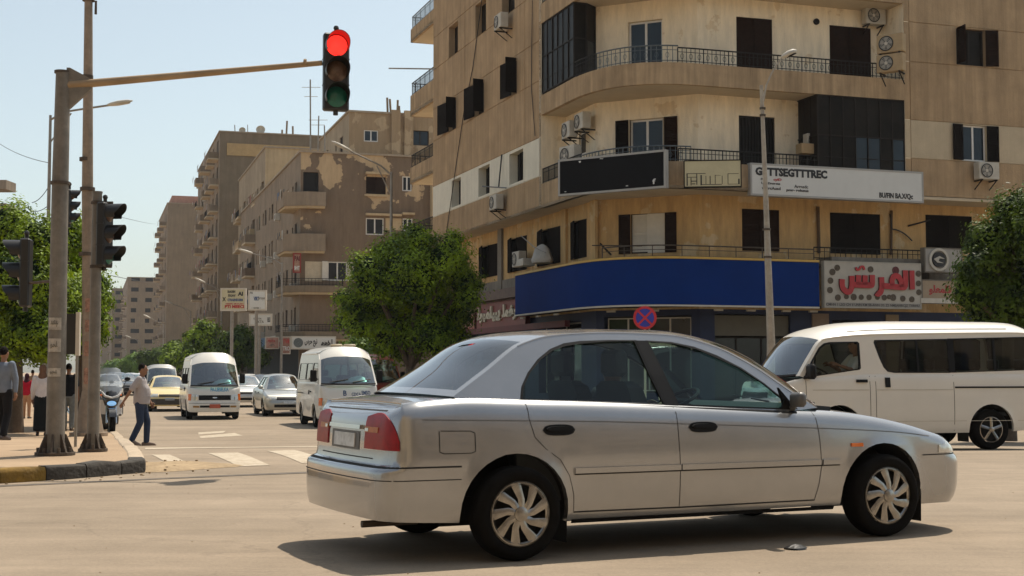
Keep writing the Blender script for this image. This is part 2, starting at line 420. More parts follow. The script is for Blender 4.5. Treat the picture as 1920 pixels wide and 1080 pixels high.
SAND = mat('spilled_sand', (.40, .30, .19), .97, var=.22, scale=9, bump=.8, bscale=30, spec=.1, dirt=.3)
def wornpaint():
 m, t, n, b = nodes('worn_road_paint'); L = t.links
 b.inputs['Roughness'].default_value = .85
 tc = n.new('ShaderNodeTexCoord'); z = n.new('ShaderNodeTexNoise'); z.inputs['Scale'].default_value = 7; z.inputs['Detail'].default_value = 9; z.inputs['Roughness'].default_value = .8
 L.new(tc.outputs['Object'], z.inputs['Vector'])
 cr = n.new('ShaderNodeValToRGB'); e = cr.color_ramp.elements
 e[0].position = .36; e[0].color = (.30, .23, .155, 1); e[1].position = .56; e[1].color = (.48, .41, .31, 1)
 L.new(z.outputs[0], cr.inputs[0]); L.new(cr.outputs[0], b.inputs['Base Color'])
 return m
PAINT = wornpaint()
mb = MB()
ys = [-60, 0, 10] + [18 + i * .7 for i in range(21)] + [45, 70, 120, 250, 600, 1200]
xs = [-1200, -600, -120, -40, -15, 0, 15, 40, 120, 600, 1200]
k = mb._a([(x, y, gz(y) - .004) for y in ys for x in xs])
for i in range(len(ys) - 1):
 for j in range(len(xs) - 1):
  a = k + i * len(xs) + j; mb.f.append((a, a + 1, a + 1 + len(xs), a + len(xs))); mb.m.append(0)
solo(mb, 'ground', EARTH, 'flat dusty ground reaching to the horizon', None, kind='structure', loc=(0, 0, 0))
# street frame: the street runs along D1, the junction road along D2
D1 = Vector((170 - 960, FPX)).normalized(); D2 = Vector((D1.y, -D1.x))
def st(s, t): return (D1 * s + D2 * t)
mb = MB()
drape(mb, [tuple(st(s, t)) for s, t in ((-40, -90), (-40, 90), (34, 90), (34, 15.6), (36, 13.2), (900, 13.2), (900, -16), (34, -16), (30, -90))], 0)
solo(mb, 'road', ROAD, 'dusty sun bleached asphalt of the junction and the street beyond', None, kind='structure', loc=(0, 0, 0))
# left pavement (island with the signal poles) : edge measured along its kerb
K0, K1, K2 = gnd(-400, 958), gnd(0, 907), gnd(274, 886)
K3, K4 = gnd(231, 829), gnd(204, 806)
kerb_line = [(K0.x, K0.y), (K1.x, K1.y), (gnd(140, 898).x, gnd(140, 898).y), (K2.x, K2.y)]
side_line = [(K2.x, K2.y), (gnd(268, 868).x, gnd(268, 868).y), (gnd(250, 850).x, gnd(250, 850).y), (K3.x, K3.y), (K4.x, K4.y)]
far = [tuple(Vector((K4.x, K4.y)) + D1 * d - D2 * (.004 * d)) for d in (12, 40, 120, 800)]
KW = .20
def inset(line, w_):                              # shift a polyline to its left
 out = []
 for i, p in enumerate(line):
  a = Vector(line[max(i - 1, 0)]); b = Vector(line[min(i + 1, len(line) - 1)]); d = (b - a).normalized()
  out.append((p[0] - d.y * w_, p[1] + d.x * w_))
 return out
full = kerb_line + side_line[1:] + far
ins = inset(full, KW)
mb = MB()
drape(mb, [tuple(p) for p in ins] + [(-420, 790), (-120, 100), (-60, 30), (-40, 8), (-25, 6)], .135, .15)
solo(mb, 'pavement', PAVE, 'sandy pavement on the left of the street', None, kind='structure', loc=(0, 0, 0))
# right pavement in front of the corner building
mb = MB()
rp = [tuple(st(s, t)) for s, t in ((36.2, 90), (36.2, 16.2), (36.8, 14.0), (38.4, 13.3), (900, 13.3), (900, 60), (60, 90))]
drape(mb, rp, .135, .15)
solo(mb, 'pavement', mat('right_pavement_tiles', (.42, .34, .25), .92, var=.15, scale=1.0, bump=.4, bscale=20, dirt=.25), 'pavement along the right side of the street and under the corner building', None, kind='structure', loc=(0, 0, 0))
# kerb stones, one by one
YK = mat('yellow_kerb_paint', (.30, .17, .02), .85, var=.3, scale=5, bump=.7, bscale=20, dirt=.6)
BK = mat('black_kerb_paint', (.055, .048, .04), .9, var=.35, scale=6, bump=.8, bscale=18, dirt=.4)
PK = mat('bare_kerb_stone', (.46, .37, .27), .93, var=.2, scale=4, bump=.6, bscale=20, dirt=.3)
kerb = empty('kerb', (K2.x, K2.y, 0), None, None); kerb['kind'] = 'structure'; kerb['label'] = 'painted kerb of yellow and black stones around the left pavement'
def along(line, d):
 for a, b in zip(line[:-1], line[1:]):
  a, b = Vector(a), Vector(b); L_ = (b - a).length
  if d <= L_ or b == Vector(line[-1]): return a + (b - a) * (d / L_), (b - a).normalized()
  d -= L_
def kerb_stone(line, d0, d1, m, parent, top=.155, jit=.013, r=.03):
 """one kerb stone with rounded, slightly uneven edges"""
 mbk = MB(); rings = []
 N = max(2, int((d1 - d0) / .18))
 for i in range(N + 1):
  d = d0 + .006 + (d1 - d0 - .012) * i / N; p, t = along(line, d); nn = Vector((-t.y, t.x)); g = gz(p.y)
  c = .012 if i in (0, N) else 0; h = top + rnd.uniform(-jit, jit) - c
  prof = [(0 + c, -.05), (0 + c + rnd.uniform(-.4, .4) * jit, h - r * 1.6), (r * .4 + c, h - r * .5), (r * 1.3, h), (KW - r * .6, h), (KW, h - r * .5), (KW, -.05)]
  rings.append([(p.x + nn.x * a, p.y + nn.y * a, g + z) for a, z in prof])
 mbk.loft(rings, False, False, False); mbk.f.append(tuple(range(0, 7))); mbk.m.append(0); mbk.f.append(tuple(reversed(range(7 * N, 7 * N + 7)))); mbk.m.append(0)
 return mbk.build('kerb_stone', m, parent, smooth=35)
def lng(line): return sum((Vector(b) - Vector(a)).length for a, b in zip(line[:-1], line[1:]))
def dist_at(line, u, v):                          # distance along kerb of the pixel column u on row v
 p = gnd(u, v); p = Vector((p.x, p.y)); best = None; acc = 0
 for a, b in zip(line[:-1], line[1:]):
  a, b = Vector(a), Vector(b); t = min(max((p - a).dot(b - a) / (b - a).length_squared, 0), 1); q = a + (b - a) * t
  if best is None or (p - q).length < best[0]: best = ((p - q).length, acc + t * (b - a).length)
  acc += (b - a).length
 return best[1]
cuts = [0] + [dist_at(kerb_line, u, v) for u, v in ((1, 907), (84, 901), (167, 896), (231, 890))] + [lng(kerb_line)]
cuts = [0] + [cuts[1] - .95 * i for i in range(3, 0, -1) if cuts[1] - .95 * i > .3] + cuts[1:]
cm = {len(cuts) - 2: BK, len(cuts) - 3: BK, len(cuts) - 4: BK, len(cuts) - 5: YK}
for i in range(len(cuts) - 1): kerb_stone(kerb_line, cuts[i], cuts[i + 1], cm.get(i, [BK, YK][i % 2]), kerb)
sl = side_line + far[:2]; T = min(lng(sl), 34); d = 0; i = 0
while d < T - .5:
 e = .55 if d < 1.2 else .8; kerb_stone(sl, d, min(d + e, T), PK if i > 0 else BK, kerb, top=.15, jit=.012); d += e; i += 1
kb = MB()
pts = [tuple(Vector(sl[-1]) + D1 * d_) for d_ in (0, 60, 300)]
drape(kb, pts + inset(pts, KW)[::-1], .14, .16); kb.build('kerb_run', PK, kerb)
rk = empty('kerb', (*st(36.2, 20), 0), None, None); rk['kind'] = 'structure'; rk['label'] = 'kerb of the right pavement below the corner building'
line = [tuple(st(s, t)) for s, t in ((36.2, 60), (36.2, 16.2), (36.8, 14.0), (38.4, 13.3), (120, 13.3))]
line = [tuple(st(s, t)) for s, t in ((120, 13.3), (38.4, 13.3), (36.8, 14.0), (36.2, 16.2), (36.2, 60))]
kb = MB(); drape(kb, line + inset(line, -KW)[::-1], .150, .17); 
kb.build('kerb_run', PK, rk)
# pavement joints: large worn slabs near the corner
# markings
mbp = []
def marking(poly, name, label, cat='road marking', group=None):
 m_ = MB(); drape(m_, poly, .005); o = solo(m_, name, PAINT, label, cat, group=group); return o
def gp(*uv): return [(gnd(u, v).x, gnd(u, v).y) for u, v in uv]
zl = ['short worn zebra stripe nearest the kerb corner', 'zebra stripe between the kerb corner stripe and the one beside the silver sedan', 'zebra stripe partly behind the rear of the silver sedan']
for i, q in enumerate((gp((284, 853), (318, 853), (369, 877), (330, 878)), gp((389, 850), (446, 849), (506, 873), (448, 875)), gp((500, 846), (551, 844), (612, 866), (566, 869)))):
 marking(q, 'zebra_stripe', zl[i], group='zebra stripes of the crossing')
c0 = gp((389, 850), (446, 849), (506, 873), (448, 875)); dstep = Vector(gp((500, 846))[0]) - Vector(c0[0])
for j in range(2, 3):
 q = [tuple(Vector(p) + dstep * j) for p in c0]
 marking(q, 'zebra_stripe', 'fourth zebra stripe, hidden behind the silver sedan', group='zebra stripes of the crossing')
marking(gp((272, 843), (272, 840), (920, 822), (920, 826)), 'stop_line', 'thin faded stop line across the street behind the zebra crossing')
marking(gp((372, 811), (424, 808), (418, 812), (372, 815)) , 'lane_arrow', 'upper fragment of the faded white lane arrow before the white microbus')
marking(gp((374, 818), (440, 812), (455, 817), (376, 822)), 'lane_arrow', 'lower fragment of the faded white lane arrow before the white microbus')
TAR = mat('tar_seam', (.11, .09, .07), .9, var=.3, scale=6)
m_ = MB(); drape(m_, gp((-200, 918), (100, 906), (300, 897), (450, 890), (600, 884), (600, 887), (450, 892.5), (300, 899), (100, 908.5), (-200, 922)), .004)
solo(m_, 'tar_seam', TAR, 'dark thin tar seam across the road in front of the kerb corner', 'road seam')
# sand drifted against the kerb corner
m_ = MB(); c = gnd(300, 876); N = 26
for i in range(N):
 pass
rings = []
for r_, h in ((1, .003), (.8, .02), (.55, .035), (.3, .045), (.05, .05)):
 rings.append([(c.x + r_ * (1.0 + .25 * math.sin(3 * a + 1) + .1 * math.sin(7 * a)) * .75 * math.cos(a) , c.y + r_ * (1.0 + .2 * math.sin(2 * a) + .1 * math.sin(5 * a)) * 1.0 * math.sin(a), h) for a in (2 * math.pi * q / N for q in range(N))])
m_.loft(rings, True, False, True)
for i in range(45):
 a = rnd.uniform(0, 6.28); r_ = rnd.uniform(0, 1.1) ** .7; x, y = c.x + .8 * r_ * math.cos(a), c.y + 1.2 * r_ * math.sin(a); q = rnd.uniform(.006, .022)
 m_.box((x, y, -.01), (x + q * 1.4, y + q, .004 + .04 * max(0, 1 - r_ / 1.1) + q * .5))
solo(m_, 'sand_patch', SAND, 'loose sand and grit drifted round the kerb corner', 'sand', kind='stuff')
m_ = MB()
for i in range(170):
 y = rnd.uniform(7.5, 22); x = rnd.uniform(-.42, .42) * y; q = rnd.uniform(.002, .007)
 m_.box((x, y, gz(y) - .002), (x + q * 1.5, y + q, gz(y) + q * .7))
for i in range(260):
 p = along(full, rnd.uniform(0, 18))[0]; nn = rnd.uniform(-.6, -.01) ; y = p.y + nn * .8; x = p.x - nn * .3; q = rnd.uniform(.005, .018)
 m_.box((x, y, gz(y) - .002), (x + q * 1.5, y + q, gz(y) + q * .7))
solo(m_, 'grit', SAND, 'scattered grit and small stones on the road', 'grit', kind='stuff', loc=(0, 0, 0))
m_ = MB(); p = gnd(1492, 1030)
rr_ = random.Random(3)
m_.loft([[(p.x + a_ * (1 + .4 * rr_.random()) * math.cos(t), p.y + a_ * .8 * (1 + .4 * rr_.random()) * math.sin(t), h) for t in (k_ * math.pi / 5 for k_ in range(10))] for a_, h in ((.055, 0), (.06, .012), (.03, .028), (.008, .034))], True, False, True)
solo(m_, 'rag', BLACKP, 'small crumpled black scrap lying on the road below the sedan', 'litter')
# ------------------------------------------------------------------ facade kit
def wall(mb, P, s0, s1, z0, z1, holes=(), grooves=(), vgrooves=(), bands=(), gd=.025, gw=.03, mi=0, darkmi=1):
 """a wall face with real openings (depth), recessed joints and colour bands; holes are (s0, s1, z0, z1, depth)"""
 S = {s0, s1}; Z = {z0, z1}
 for h in holes: S |= {h[0], h[1]}; Z |= {h[2], h[3]}
 for g in grooves: Z |= {g - gw / 2, g + gw / 2}
 for g in vgrooves: S |= {g - gw / 2, g + gw / 2}
 for b in bands: Z |= {b[0], b[1]}
 S = sorted(x for x in S if s0 - 1e-6 <= x <= s1 + 1e-6); Z = sorted(x for x in Z if z0 - 1e-6 <= x <= z1 + 1e-6)
 def cell(a, b):
  for h in holes:
   if h[0] < a < h[1] and h[2] < b < h[3]: return h[4], darkmi
  m = mi
  for b_ in bands:
   if b_[0] < b < b_[1]: m = b_[2]
  for g in grooves:
   if abs(b - g) < gw / 2: return gd, m
  for g in vgrooves:
   if abs(a - g) < gw / 2: return gd, m
  return 0.0, m
 G = [[cell((S[i] + S[i + 1]) / 2, (Z[j] + Z[j + 1]) / 2) for j in range(len(Z) - 1)] for i in range(len(S) - 1)]
 for i in range(len(S) - 1):
  for j in range(len(Z) - 1):
   d, m = G[i][j]
   mb.face([P.p(S[i], Z[j], -d), P.p(S[i + 1], Z[j], -d), P.p(S[i + 1], Z[j + 1], -d), P.p(S[i], Z[j + 1], -d)], m)
   if i + 1 < len(S) - 1:
    e, m2 = G[i + 1][j]
    if abs(e - d) > 1e-6: mb.face([P.p(S[i + 1], Z[j], -d), P.p(S[i + 1], Z[j], -e), P.p(S[i + 1], Z[j + 1], -e), P.p(S[i + 1], Z[j + 1], -d)], m if d < e else m2)
   if j + 1 < len(Z) - 1:
    e, m2 = G[i][j + 1]
    if abs(e - d) > 1e-6: mb.face([P.p(S[i], Z[j + 1], -d), P.p(S[i + 1], Z[j + 1], -d), P.p(S[i + 1], Z[j + 1], -e), P.p(S[i], Z[j + 1], -e)], m if d < e else m2)
def shutter_mesh(w_, h, m, louvre=True):
 b = MB(); t = .035; f = .055
 b.box((0, 0, 0), (f, t, h)); b.box((w_ - f, 0, 0), (w_, t, h)); b.box((f, .002, 0), (w_ - f, t - .002, f)); b.box((f, .002, h - f), (w_ - f, t - .002, h)); b.box((f, .002, h * .5 - f / 2), (w_ - f, t - .002, h * .5 + f / 2))
 if louvre:
  b.box((f, t - .010, f), (w_ - f, t - .006, h - f)); z = f + .01
  while z < h - f - .03:
   b.hexa([(f, .003, z), (w_ - f, .003, z), (w_ - f, .012, z), (f, .012, z), (f, t - .012, z + .045), (w_ - f, t - .012, z + .045), (w_ - f, t - .003, z + .045), (f, t - .003, z + .045)]); z += .058
 else: b.box((f, .012, f), (w_ - f, .022, h - f))
 return b.mesh('shutter', m)
def child(name, me, parent, loc=(0, 0, 0), rz=0.0):
 o = bpy.data.objects.new(name, me); COL.objects.link(o); o.parent = parent; o.location = loc; o.rotation_euler = (0, 0, rz); return o
def orient(P): return math.atan2(P.n.y, P.n.x) + math.pi / 2
def window(parent, P, s0, s1, z0, z1, depth=.16, frame=None, pane=None, leaves=2, shutters=(), bars=(), transom=None, name='window', fw=.06, rec=None):
 """frame + panes + shutter leaves set in an opening; shutters: (side 'l'/'r', width, open angle deg, material, louvre)"""
 frame = frame or WFRAME; pane = PANE if pane is None else pane
 right = Vector((-P.n.y, P.n.x)); sl, sr = (s0, s1) if P.d.dot(right) > 0 else (s1, s0)
 w_ = abs(s1 - s0); h = z1 - z0; g = .008
 loc = P.p(sl, z0, -depth) - parent.location
 b = MB(); t = .05
 b.box((g, 0, g), (fw, t, h - g)); b.box((w_ - fw, 0, g), (w_ - g, t, h - g)); b.box((fw, .002, g), (w_ - fw, t - .002, fw)); b.box((fw, .002, h - fw), (w_ - fw, t - .002, h - g))
 for i in range(1, leaves): x = w_ * i / leaves; b.box((x - fw * .55, -.004, fw), (x + fw * .55, t - .004, h - fw))
 if transom: b.box((fw, -.002, h * transom - fw * .4), (w_ - fw, t - .004, h * transom + fw * .4))
 o = child(name, b.mesh(name, frame), parent, loc, orient(P))
 xs = [fw] + [w_ * i / leaves for i in range(1, leaves)] + [w_ - fw]
 if pane is not False:
  for a, c in zip(xs[:-1], xs[1:]):
   q = MB(); q.box((a, .02, fw), (c, .03, h - fw)); child('pane', q.mesh('pane', pane), o)
 for sh in shutters:
  side, sw, ang, sm, lv = sh; me = shutter_mesh(sw, h - .02, sm, lv)
  if side == 'l': child('shutter', me, o, (g, -depth - .04 if ang > 5 else -.045, .01), -R(ang))
  else:
   me2 = me; c_ = child('shutter', me2, o, (w_ - g, (-depth - .04 if ang > 5 else -.045) + .0, .01), R(180 + ang))
 return o
def railing(parent, path, h, m, step=.13, name='railing', ornament=False, r=.011):
 b = MB(); path = [Vector(p) for p in path]; up = Vector((0, 0, 1))
 b.tube([p + up * h for p in path], .024, 6); b.tube([p + up * .07 for p in path], .013, 5); b.tube([p + up * (h - .14) for p in path], .011, 5)
 tot = sum((q - p).length for p, q in zip(path[:-1], path[1:])); n = max(2, int(tot / step)); acc = 0; k = 0
 for i in range(n + 1):
  d = tot * i / n; a = 0
  for p, q in zip(path[:-1], path[1:]):
   l = (q - p).length
   if d <= a + l + 1e-6: break
   a += l
  x = p + (q - p) * ((d - a) / l); t = (q - p).normalized()
  big = i % 6 == 0
  b.tube([x, x + up * h], r * (1.7 if big else 1), 4 if not big else 5, caps=False)
  if ornament and i % 2 == 1 and i < n:
   c = x + up * (h * .45); b.tube([c + t * (.055 * math.cos(v)) + up * (.09 * math.sin(v)) for v in (j * math.pi / 4 for j in range(9))], .008, 4, caps=False)
 return b.build(name, m, parent)
_ac = {}
def air_con(loc, rz, label, w_=.82, h=.58, d=.32, group='air conditioning units on the corner building', tint=ACW, bracket=True):
 key = (w_, h, d, tint.name)
 if key not in _ac:
  a = MB(); a.rbox((-w_ / 2, 0, 0), (w_ / 2, d, h), .02); a.box((-w_ / 2 - .004, .04, h * .12), (-w_ / 2 + .01, d - .04, h * .85)); a.box((w_ * .30, -.006, h * .62), (w_ * .42, .01, h * .80))
  g = MB(); cx, cz, rr = -w_ * .13, h * .5, h * .41
  g.lathe([(rr, -.022), (rr * .97, -.03), (rr * .92, -.022), (rr * .92, .0)], (cx, 0, cz), 28, 'y'); g.lathe([(rr * .92, -.006), (rr * .2, -.006), (.001, -.006)], (cx, 0, cz), 28, 'y')
  f = MB()
  for q in (.25, .45, .62, .8): f.lathe([(rr * q + .006, -.02), (rr * q - .006, -.02)], (cx, 0, cz), 24, 'y')
  for q in range(5):
   t = q * 2 * math.pi / 5; p = lambda r_, da, y: (cx + r_ * math.cos(t + da), y, cz + r_ * math.sin(t + da))
   f.face([p(rr * .2, 0, -.010), p(rr * .86, -.1, -.016), p(rr * .86, .65, -.010), p(rr * .2, .9, -.009)], 1)
  f.lathe([(rr * .2, -.014), (.001, -.024)], (cx, 0, cz), 14, 'y', 2)
  br = MB()
  for x in (-w_ * .36, w_ * .36): br.box((x - .02, -.02, -.05), (x + .02, d + .2, -.005)); br.hexa([(x - .015, d + .16, -.38), (x + .015, d + .16, -.38), (x + .015, d + .2, -.38), (x - .015, d + .2, -.38), (x - .015, .02, -.05), (x + .015, .02, -.05), (x + .015, .07, -.05), (x - .015, .07, -.05)])
  _ac[key] = (a.mesh('casing', tint, 30), g.mesh('fan_housing', ACD, 40), f.mesh('fan', [ACW, GALV, TRIMW]), br.mesh('bracket', DFRAME))
 o = empty('air_conditioner', loc, label, 'air conditioner', group, rz); c = _ac[key]
 child('casing', c[0], o); child('fan_housing', c[1], o); child('fan', c[2], o)
 if bracket: child('bracket', c[3], o)
 return o
def cable(pts, label, r=.012, m=None, sag=0.0, group=None, name='cable'):
 pts = [Vector(p) for p in pts]; q = []
 for a, b in zip(pts[:-1], pts[1:]):
  for i in range(8): t = i / 8; q.append(a + (b - a) * t - Vector((0, 0, sag * 4 * t * (1 - t))))
 q.append(pts[-1]); b = MB(); b.tube(q, r, 5)
 return solo(b, name, m or BLACKP, label, 'cable', group)
# ------------------------------------------------------------------ the corner building
DL = Vector((70 - 960, FPX)).normalized(); DR = Vector((DL.y, -DL.x))
A = at(1015, HOR, 49.9); A2 = Vector((A.x, A.y)); B2 = Vector((at(1705, HOR, 47.1).x, 47.1))
LF = Plane(A2, DL, -DR); FR = Plane(B2, DR, -DL)
S_END = LF.hit(812, 300)[0]
e1 = Vector((at(1075, HOR, 46.9).x, 46.9)); e2 = Vector((at(1300, HOR, 44.5).x, 44.5))
corner_v = A2 - DL * ((B2 - A2).dot(-DL)); corner_v = A2 + (-DL) * ((B2 - A2).dot(-DL))
def arc(p, c, q, n=10):                           # quadratic curve from p to q pulled towards c
 return [p * (1 - t) ** 2 + c * 2 * t * (1 - t) + q * t * t for t in (i / n for i in range(n + 1))]
cv = corner_v * .93 + ((e1 + e2) / 2) * .07
FRONT = [A2] + arc(e1, cv, e2, 12) + [B2]         # outline of the rounded balcony front
Z_OV = 7.02                                       # underside of the overhanging floors
Z_S2 = 10.41; Z_S3 = 13.78; Z_TOP = 21.0  # unseen top storeys, height chosen so their shadow covers half the round tree
cb = empty('corner_building', (A2.x, A2.y, 0), 'large tan concrete corner apartment block with rounded balconies above the blue fascia', 'building')
FACADE = [CONC, DARK, CREAMB, WHITEP]
# --- street facade (left)
def zz(P, u, v): return P.hit(u, v)[1]
zj = [zz(LF, 815.5, v) for v in (69, 130.5, 205.5, 261)] + [zz(LF, 820, 341), zz(LF, 820, 403)]
rowz = {}
def lo(u0, u1, ur, vt, vb):                       # opening on the street facade from pixel columns, rows read at column ur
 a, b = sorted((LF.hit(u0, 300)[0], LF.hit(u1, 300)[0])); return a, b, zz(LF, ur, vb), zz(LF, ur, vt)
W1 = lo(841, 858, 841, 53, 110); W2 = lo(891, 911, 891, 10.5, 71.7); W3 = lo(941, 965, 941, -25, 25)
zA0, zA1 = (W1[2] + W2[2]) / 2, (W1[3] + W2[3]) / 2
W4 = lo(842, 855, 842, 192, 246); W5 = lo(891, 907, 891, 160, 221); W6 = lo(960, 969, 960, 112, 180)
zB0, zB1 = (W4[2] + W5[2] + W6[2]) / 3, (W4[3] + W5[3] + W6[3]) / 3
W7, W8, W9 = lo(847, 864, 856, 337, 387), lo(897, 918, 908, 310, 365), lo(955, 981, 970, 282, 340)
zC0, zC1 = (W7[2] + W8[2] + W9[2]) / 3, (W7[3] + W8[3] + W9[3]) / 3
print('corner rows', zj, (zA0, zA1), (zB0, zB1), (zC0, zC1), 'S_END', S_END, 'Zs', [zz(FR, 1716, v) for v in (42, 116, 225, 297)])
holes = [(w[0], w[1], zA0, zA1, .32) for w in (W1, W2, W3)] + [(w[0], w[1], zB0, zB1, .22) for w in (W4, W5, W6)] + [(w[0], w[1], zC0, zC1, .34) for w in (W7, W8, W9)]
holes += [(w[0], w[1], zA0 + 3.36, zA1 + 3.36, .32) for w in (W1, W2, W3)]
mb = MB()
wall(mb, LF, 0, S_END, Z_OV, Z_TOP, holes, grooves=[zC1 + .12, zC0 - .12, zB0 - .02, zB1 + .10, zA0 - .02, zA1 + .10], vgrooves=[W5[1] + 1.6, W6[0] - .9], bands=[(zC0 - .12, zC1 + .12, 3)])
# --- right facade
r0 = 0.0; r1 = FR.hit(2250, 300)[0]
def fo(P, u0, u1, vt, vb, ur=None): return P.hit(u0, 300)[0], P.hit(u1, 300)[0], zz(P, ur or u0, vb), zz(P, ur or u0, vt)
X1 = fo(FR, 1797, 1852, 52, 121); X2 = fo(FR, 1804, 1851, 233, 301)
zr = [zz(FR, 1716, v) for v in (42, 116, 225, 297)]
wall(mb, FR, r0, r1, Z_OV + .12, Z_TOP, [(*X1, .22), (*X2, .2), (X2[0] + 5.2, X2[1] + 5.2, X2[2], X2[3], .2), (X1[0] + 5.2, X1[1] + 5.2, X1[2], X1[3], .2)], grooves=[zr[0], zr[1], zr[2], zr[3]], vgrooves=[.22], bands=[(zr[3], zr[2], 2)])
# --- back and far walls, roof
bk = B2 + DR * r1; q0 = A2 + DL * S_END
back = [q0, q0 + DR * 26, bk + DL * 20, bk]
for p, q in zip(back[:-1], back[1:]): mb.face([(p.x, p.y, 0), (q.x, q.y, 0), (q.x, q.y, Z_TOP), (p.x, p.y, Z_TOP)])
mb.build('wall', FACADE, cb)
Wb1 = Vector((at(1118, HOR, 47.6).x, 47.6)); Wb2 = Vector((at(1313, HOR, 46.0).x, 46.0))
# recessed wall line of the lower floors: left part parallel to the street, then the bend, then parallel to the junction road
LFi = Plane(Wb1, DL, -DR); SG1 = Plane(Wb1, (Wb2 - Wb1).normalized(), None); SG2 = Plane(Wb2, DR, -DL)
L1 = (Wb2 - Wb1).length
SI_END = S_END - (Wb1 - A2).dot(DL)
b = MB(); pr = [tuple(p) for p in FRONT] + [tuple(bk), tuple(bk + DL * 20), tuple(q0 + DR * 26), tuple(q0)]
b.prism(pr, Z_TOP, Z_TOP + .25); b.build('roof', ROOF, cb)
# soffit under the overhang, and the underside of each balcony slab
b = MB(); b.prism(pr, Z_OV - .0, Z_OV + .10); b.build('overhang_slab', SOFF, cb)
# --- recess walls
def inner_floor(z0, z1, m, holes1, holes2, holesL, name, gi=()):
 b = MB()
 wall(b, SG1, 0, L1, z0, z1, holes1); wall(b, SG2, 0, SG2.hit(2250, 300)[0], z0, z1, holes2, vgrooves=gi); wall(b, LFi, 0, SI_END - .02, z0, z1, holesL)
 return b.build(name, m, cb)
def io(P, u0, u1, ur, vt, vb): a, c = sorted((P.hit(u0, 400)[0], P.hit(u1, 400)[0])); return a, c, zz(P, ur, vb), zz(P, ur, vt)
# first floor (ochre)
zf0 = 4.86
F1 = [io(LFi, u0, u1, ur, vt, vb) for u0, u1, ur, vt, vb in ((899, 937, 899, 464, 527), (953, 988, 953, 450, 516), (1008, 1052, 1008, 438, 500), (1071, 1100, 1071, 415, 480))]
fz0 = sum(f[2] for f in F1) / 4; fz1 = sum(f[3] for f in F1) / 4
G1 = io(SG1, 1183, 1246, 1183, 402, 476)
G2 = [io(SG2, 1391, 1461, 1391, 391, 470), io(SG2, 1556, 1650, 1556, 398, 475), io(SG2, 1735, 1822, 1735, 402, 466)]
print('first floor', F1, G1, G2)
inner_floor(3.2, Z_OV, [YELLOW, DARK], [(*G1, .18)], [(*g, .16) for g in G2] + [(G2[2][0] + 4.5, G2[2][1] + 4.5, G2[2][2], G2[2][3], .16)], [(f[0], f[1], fz0, fz1, .16) for f in F1], 'wall')
b = MB(); zg = LFi.hit(880, 545)[1]
# grey rendered strip below the ochre wall on the street side
b2 = MB(); 
s_a, s_b = LFi.hit(965, 500)[0] - .3, SI_END - .1
for i in range(1): b2.hexa([LFi.p(s_a, 3.9, .002), LFi.p(s_b, 3.9, .002), LFi.p(s_b, 3.9, .06), LFi.p(s_a, 3.9, .06), LFi.p(s_a, fz0 - .25, .002), LFi.p(s_b, fz0 - .25, .002), LFi.p(s_b, fz0 - .25, .06), LFi.p(s_a, fz0 - .25, .06)])
b2.build('render_strip', GREYP, cb)
for u_ in (941, 1118, 1062):                      # piers between the first floor windows
 s_ = LFi.hit(u_ + 3, 480)[0]; b2 = MB(); b2.hexa([LFi.p(s_, 3.9, .002), LFi.p(s_ + .5, 3.9, .002), LFi.p(s_ + .5, 3.9, .1), LFi.p(s_, 3.9, .1), LFi.p(s_, Z_OV, .002), LFi.p(s_ + .5, Z_OV, .002), LFi.p(s_ + .5, Z_OV, .1), LFi.p(s_, Z_OV, .1)]); b2.build('pier', GREYP if u_ == 941 else YELLOW, cb)
for f in F1:
 window(cb, LFi, f[0], f[1], fz0, fz1, .1, frame=SHUTD, pane=PANED, leaves=2, shutters=[('r', (f[1] - f[0]) * .5, 4, SHUTD, True), ('l', (f[1] - f[0]) * .48, 12, SHUTD, True)])
g = G1; wv = (g[1] - g[0])
window(cb, SG1, *g[:2], g[2], g[3], .10, frame=WFRAME, pane=PANE, leaves=2, shutters=[('l', wv * .5, 2, SHUTW, True), ('r', wv * .5, 2, SHUTW, True)])
o = window(cb, SG1, g[0] - .02, g[1] + .02, g[2] - .0, g[3] + .03, .02, frame=SHUT, pane=False, leaves=1, fw=.05, name='shutter_frame')
for side, w_ in (('l', .42), ('r', .40)):
 me = shutter_mesh(w_, g[3] - g[2], SHUT); child('shutter', me, o, (-w_ if side == 'l' else g[1] - g[0] + .04, -.06, 0), 0)
for i, f in enumerate(G2):
 wv = f[1] - f[0]; window(cb, SG2, *f, .08, frame=SHUTD, pane=False, leaves=1, shutters=[('l', wv / 2, 0, SHUTD if i else SHUT, True), ('r', wv / 2, 0, SHUTD if i else SHUT, True)])
# mid floor (cream, behind the first rounded balcony)
M1o = io(SG1, 1181, 1245, 1181, 225, 317); M2o = io(SG2, 1387, 1455, 1387, 216, 330); M3o = io(SG2, 1530, 1640, 1530, 215, 330); MLo = io(LFi, 1086, 1099, 1086, 250, 292)
U1o = io(SG1, 1179, 1244, 1179, 42, 126); U2o = io(SG2, 1384, 1451, 1384, 31, 145); U3o = io(SG2, 1560, 1637, 1560, 47, 145)
print('mid', M1o, M2o, MLo, 'up', U1o, U2o, U3o)
inner_floor(Z_OV + .10, Z_S2, [CREAM, DARK], [(*M1o, .2)], [(*M2o, .15), (*M3o, .15)], [(*MLo, .12)], 'wall')
inner_floor(Z_S2 + .1, Z_S3, [CREAM, DARK], [(*U1o, .2)], [(*U2o, .1), (*U3o, .1)], [], 'wall')
inner_floor(Z_S3 + .1, Z_TOP, [CREAM, DARK], [(U1o[0], U1o[1], U1o[2] + 3.36, U1o[3] + 3.36, .2)], [(U2o[0], U2o[1], U2o[2] + 3.36, U2o[3] + 3.36, .1)], [], 'wall')
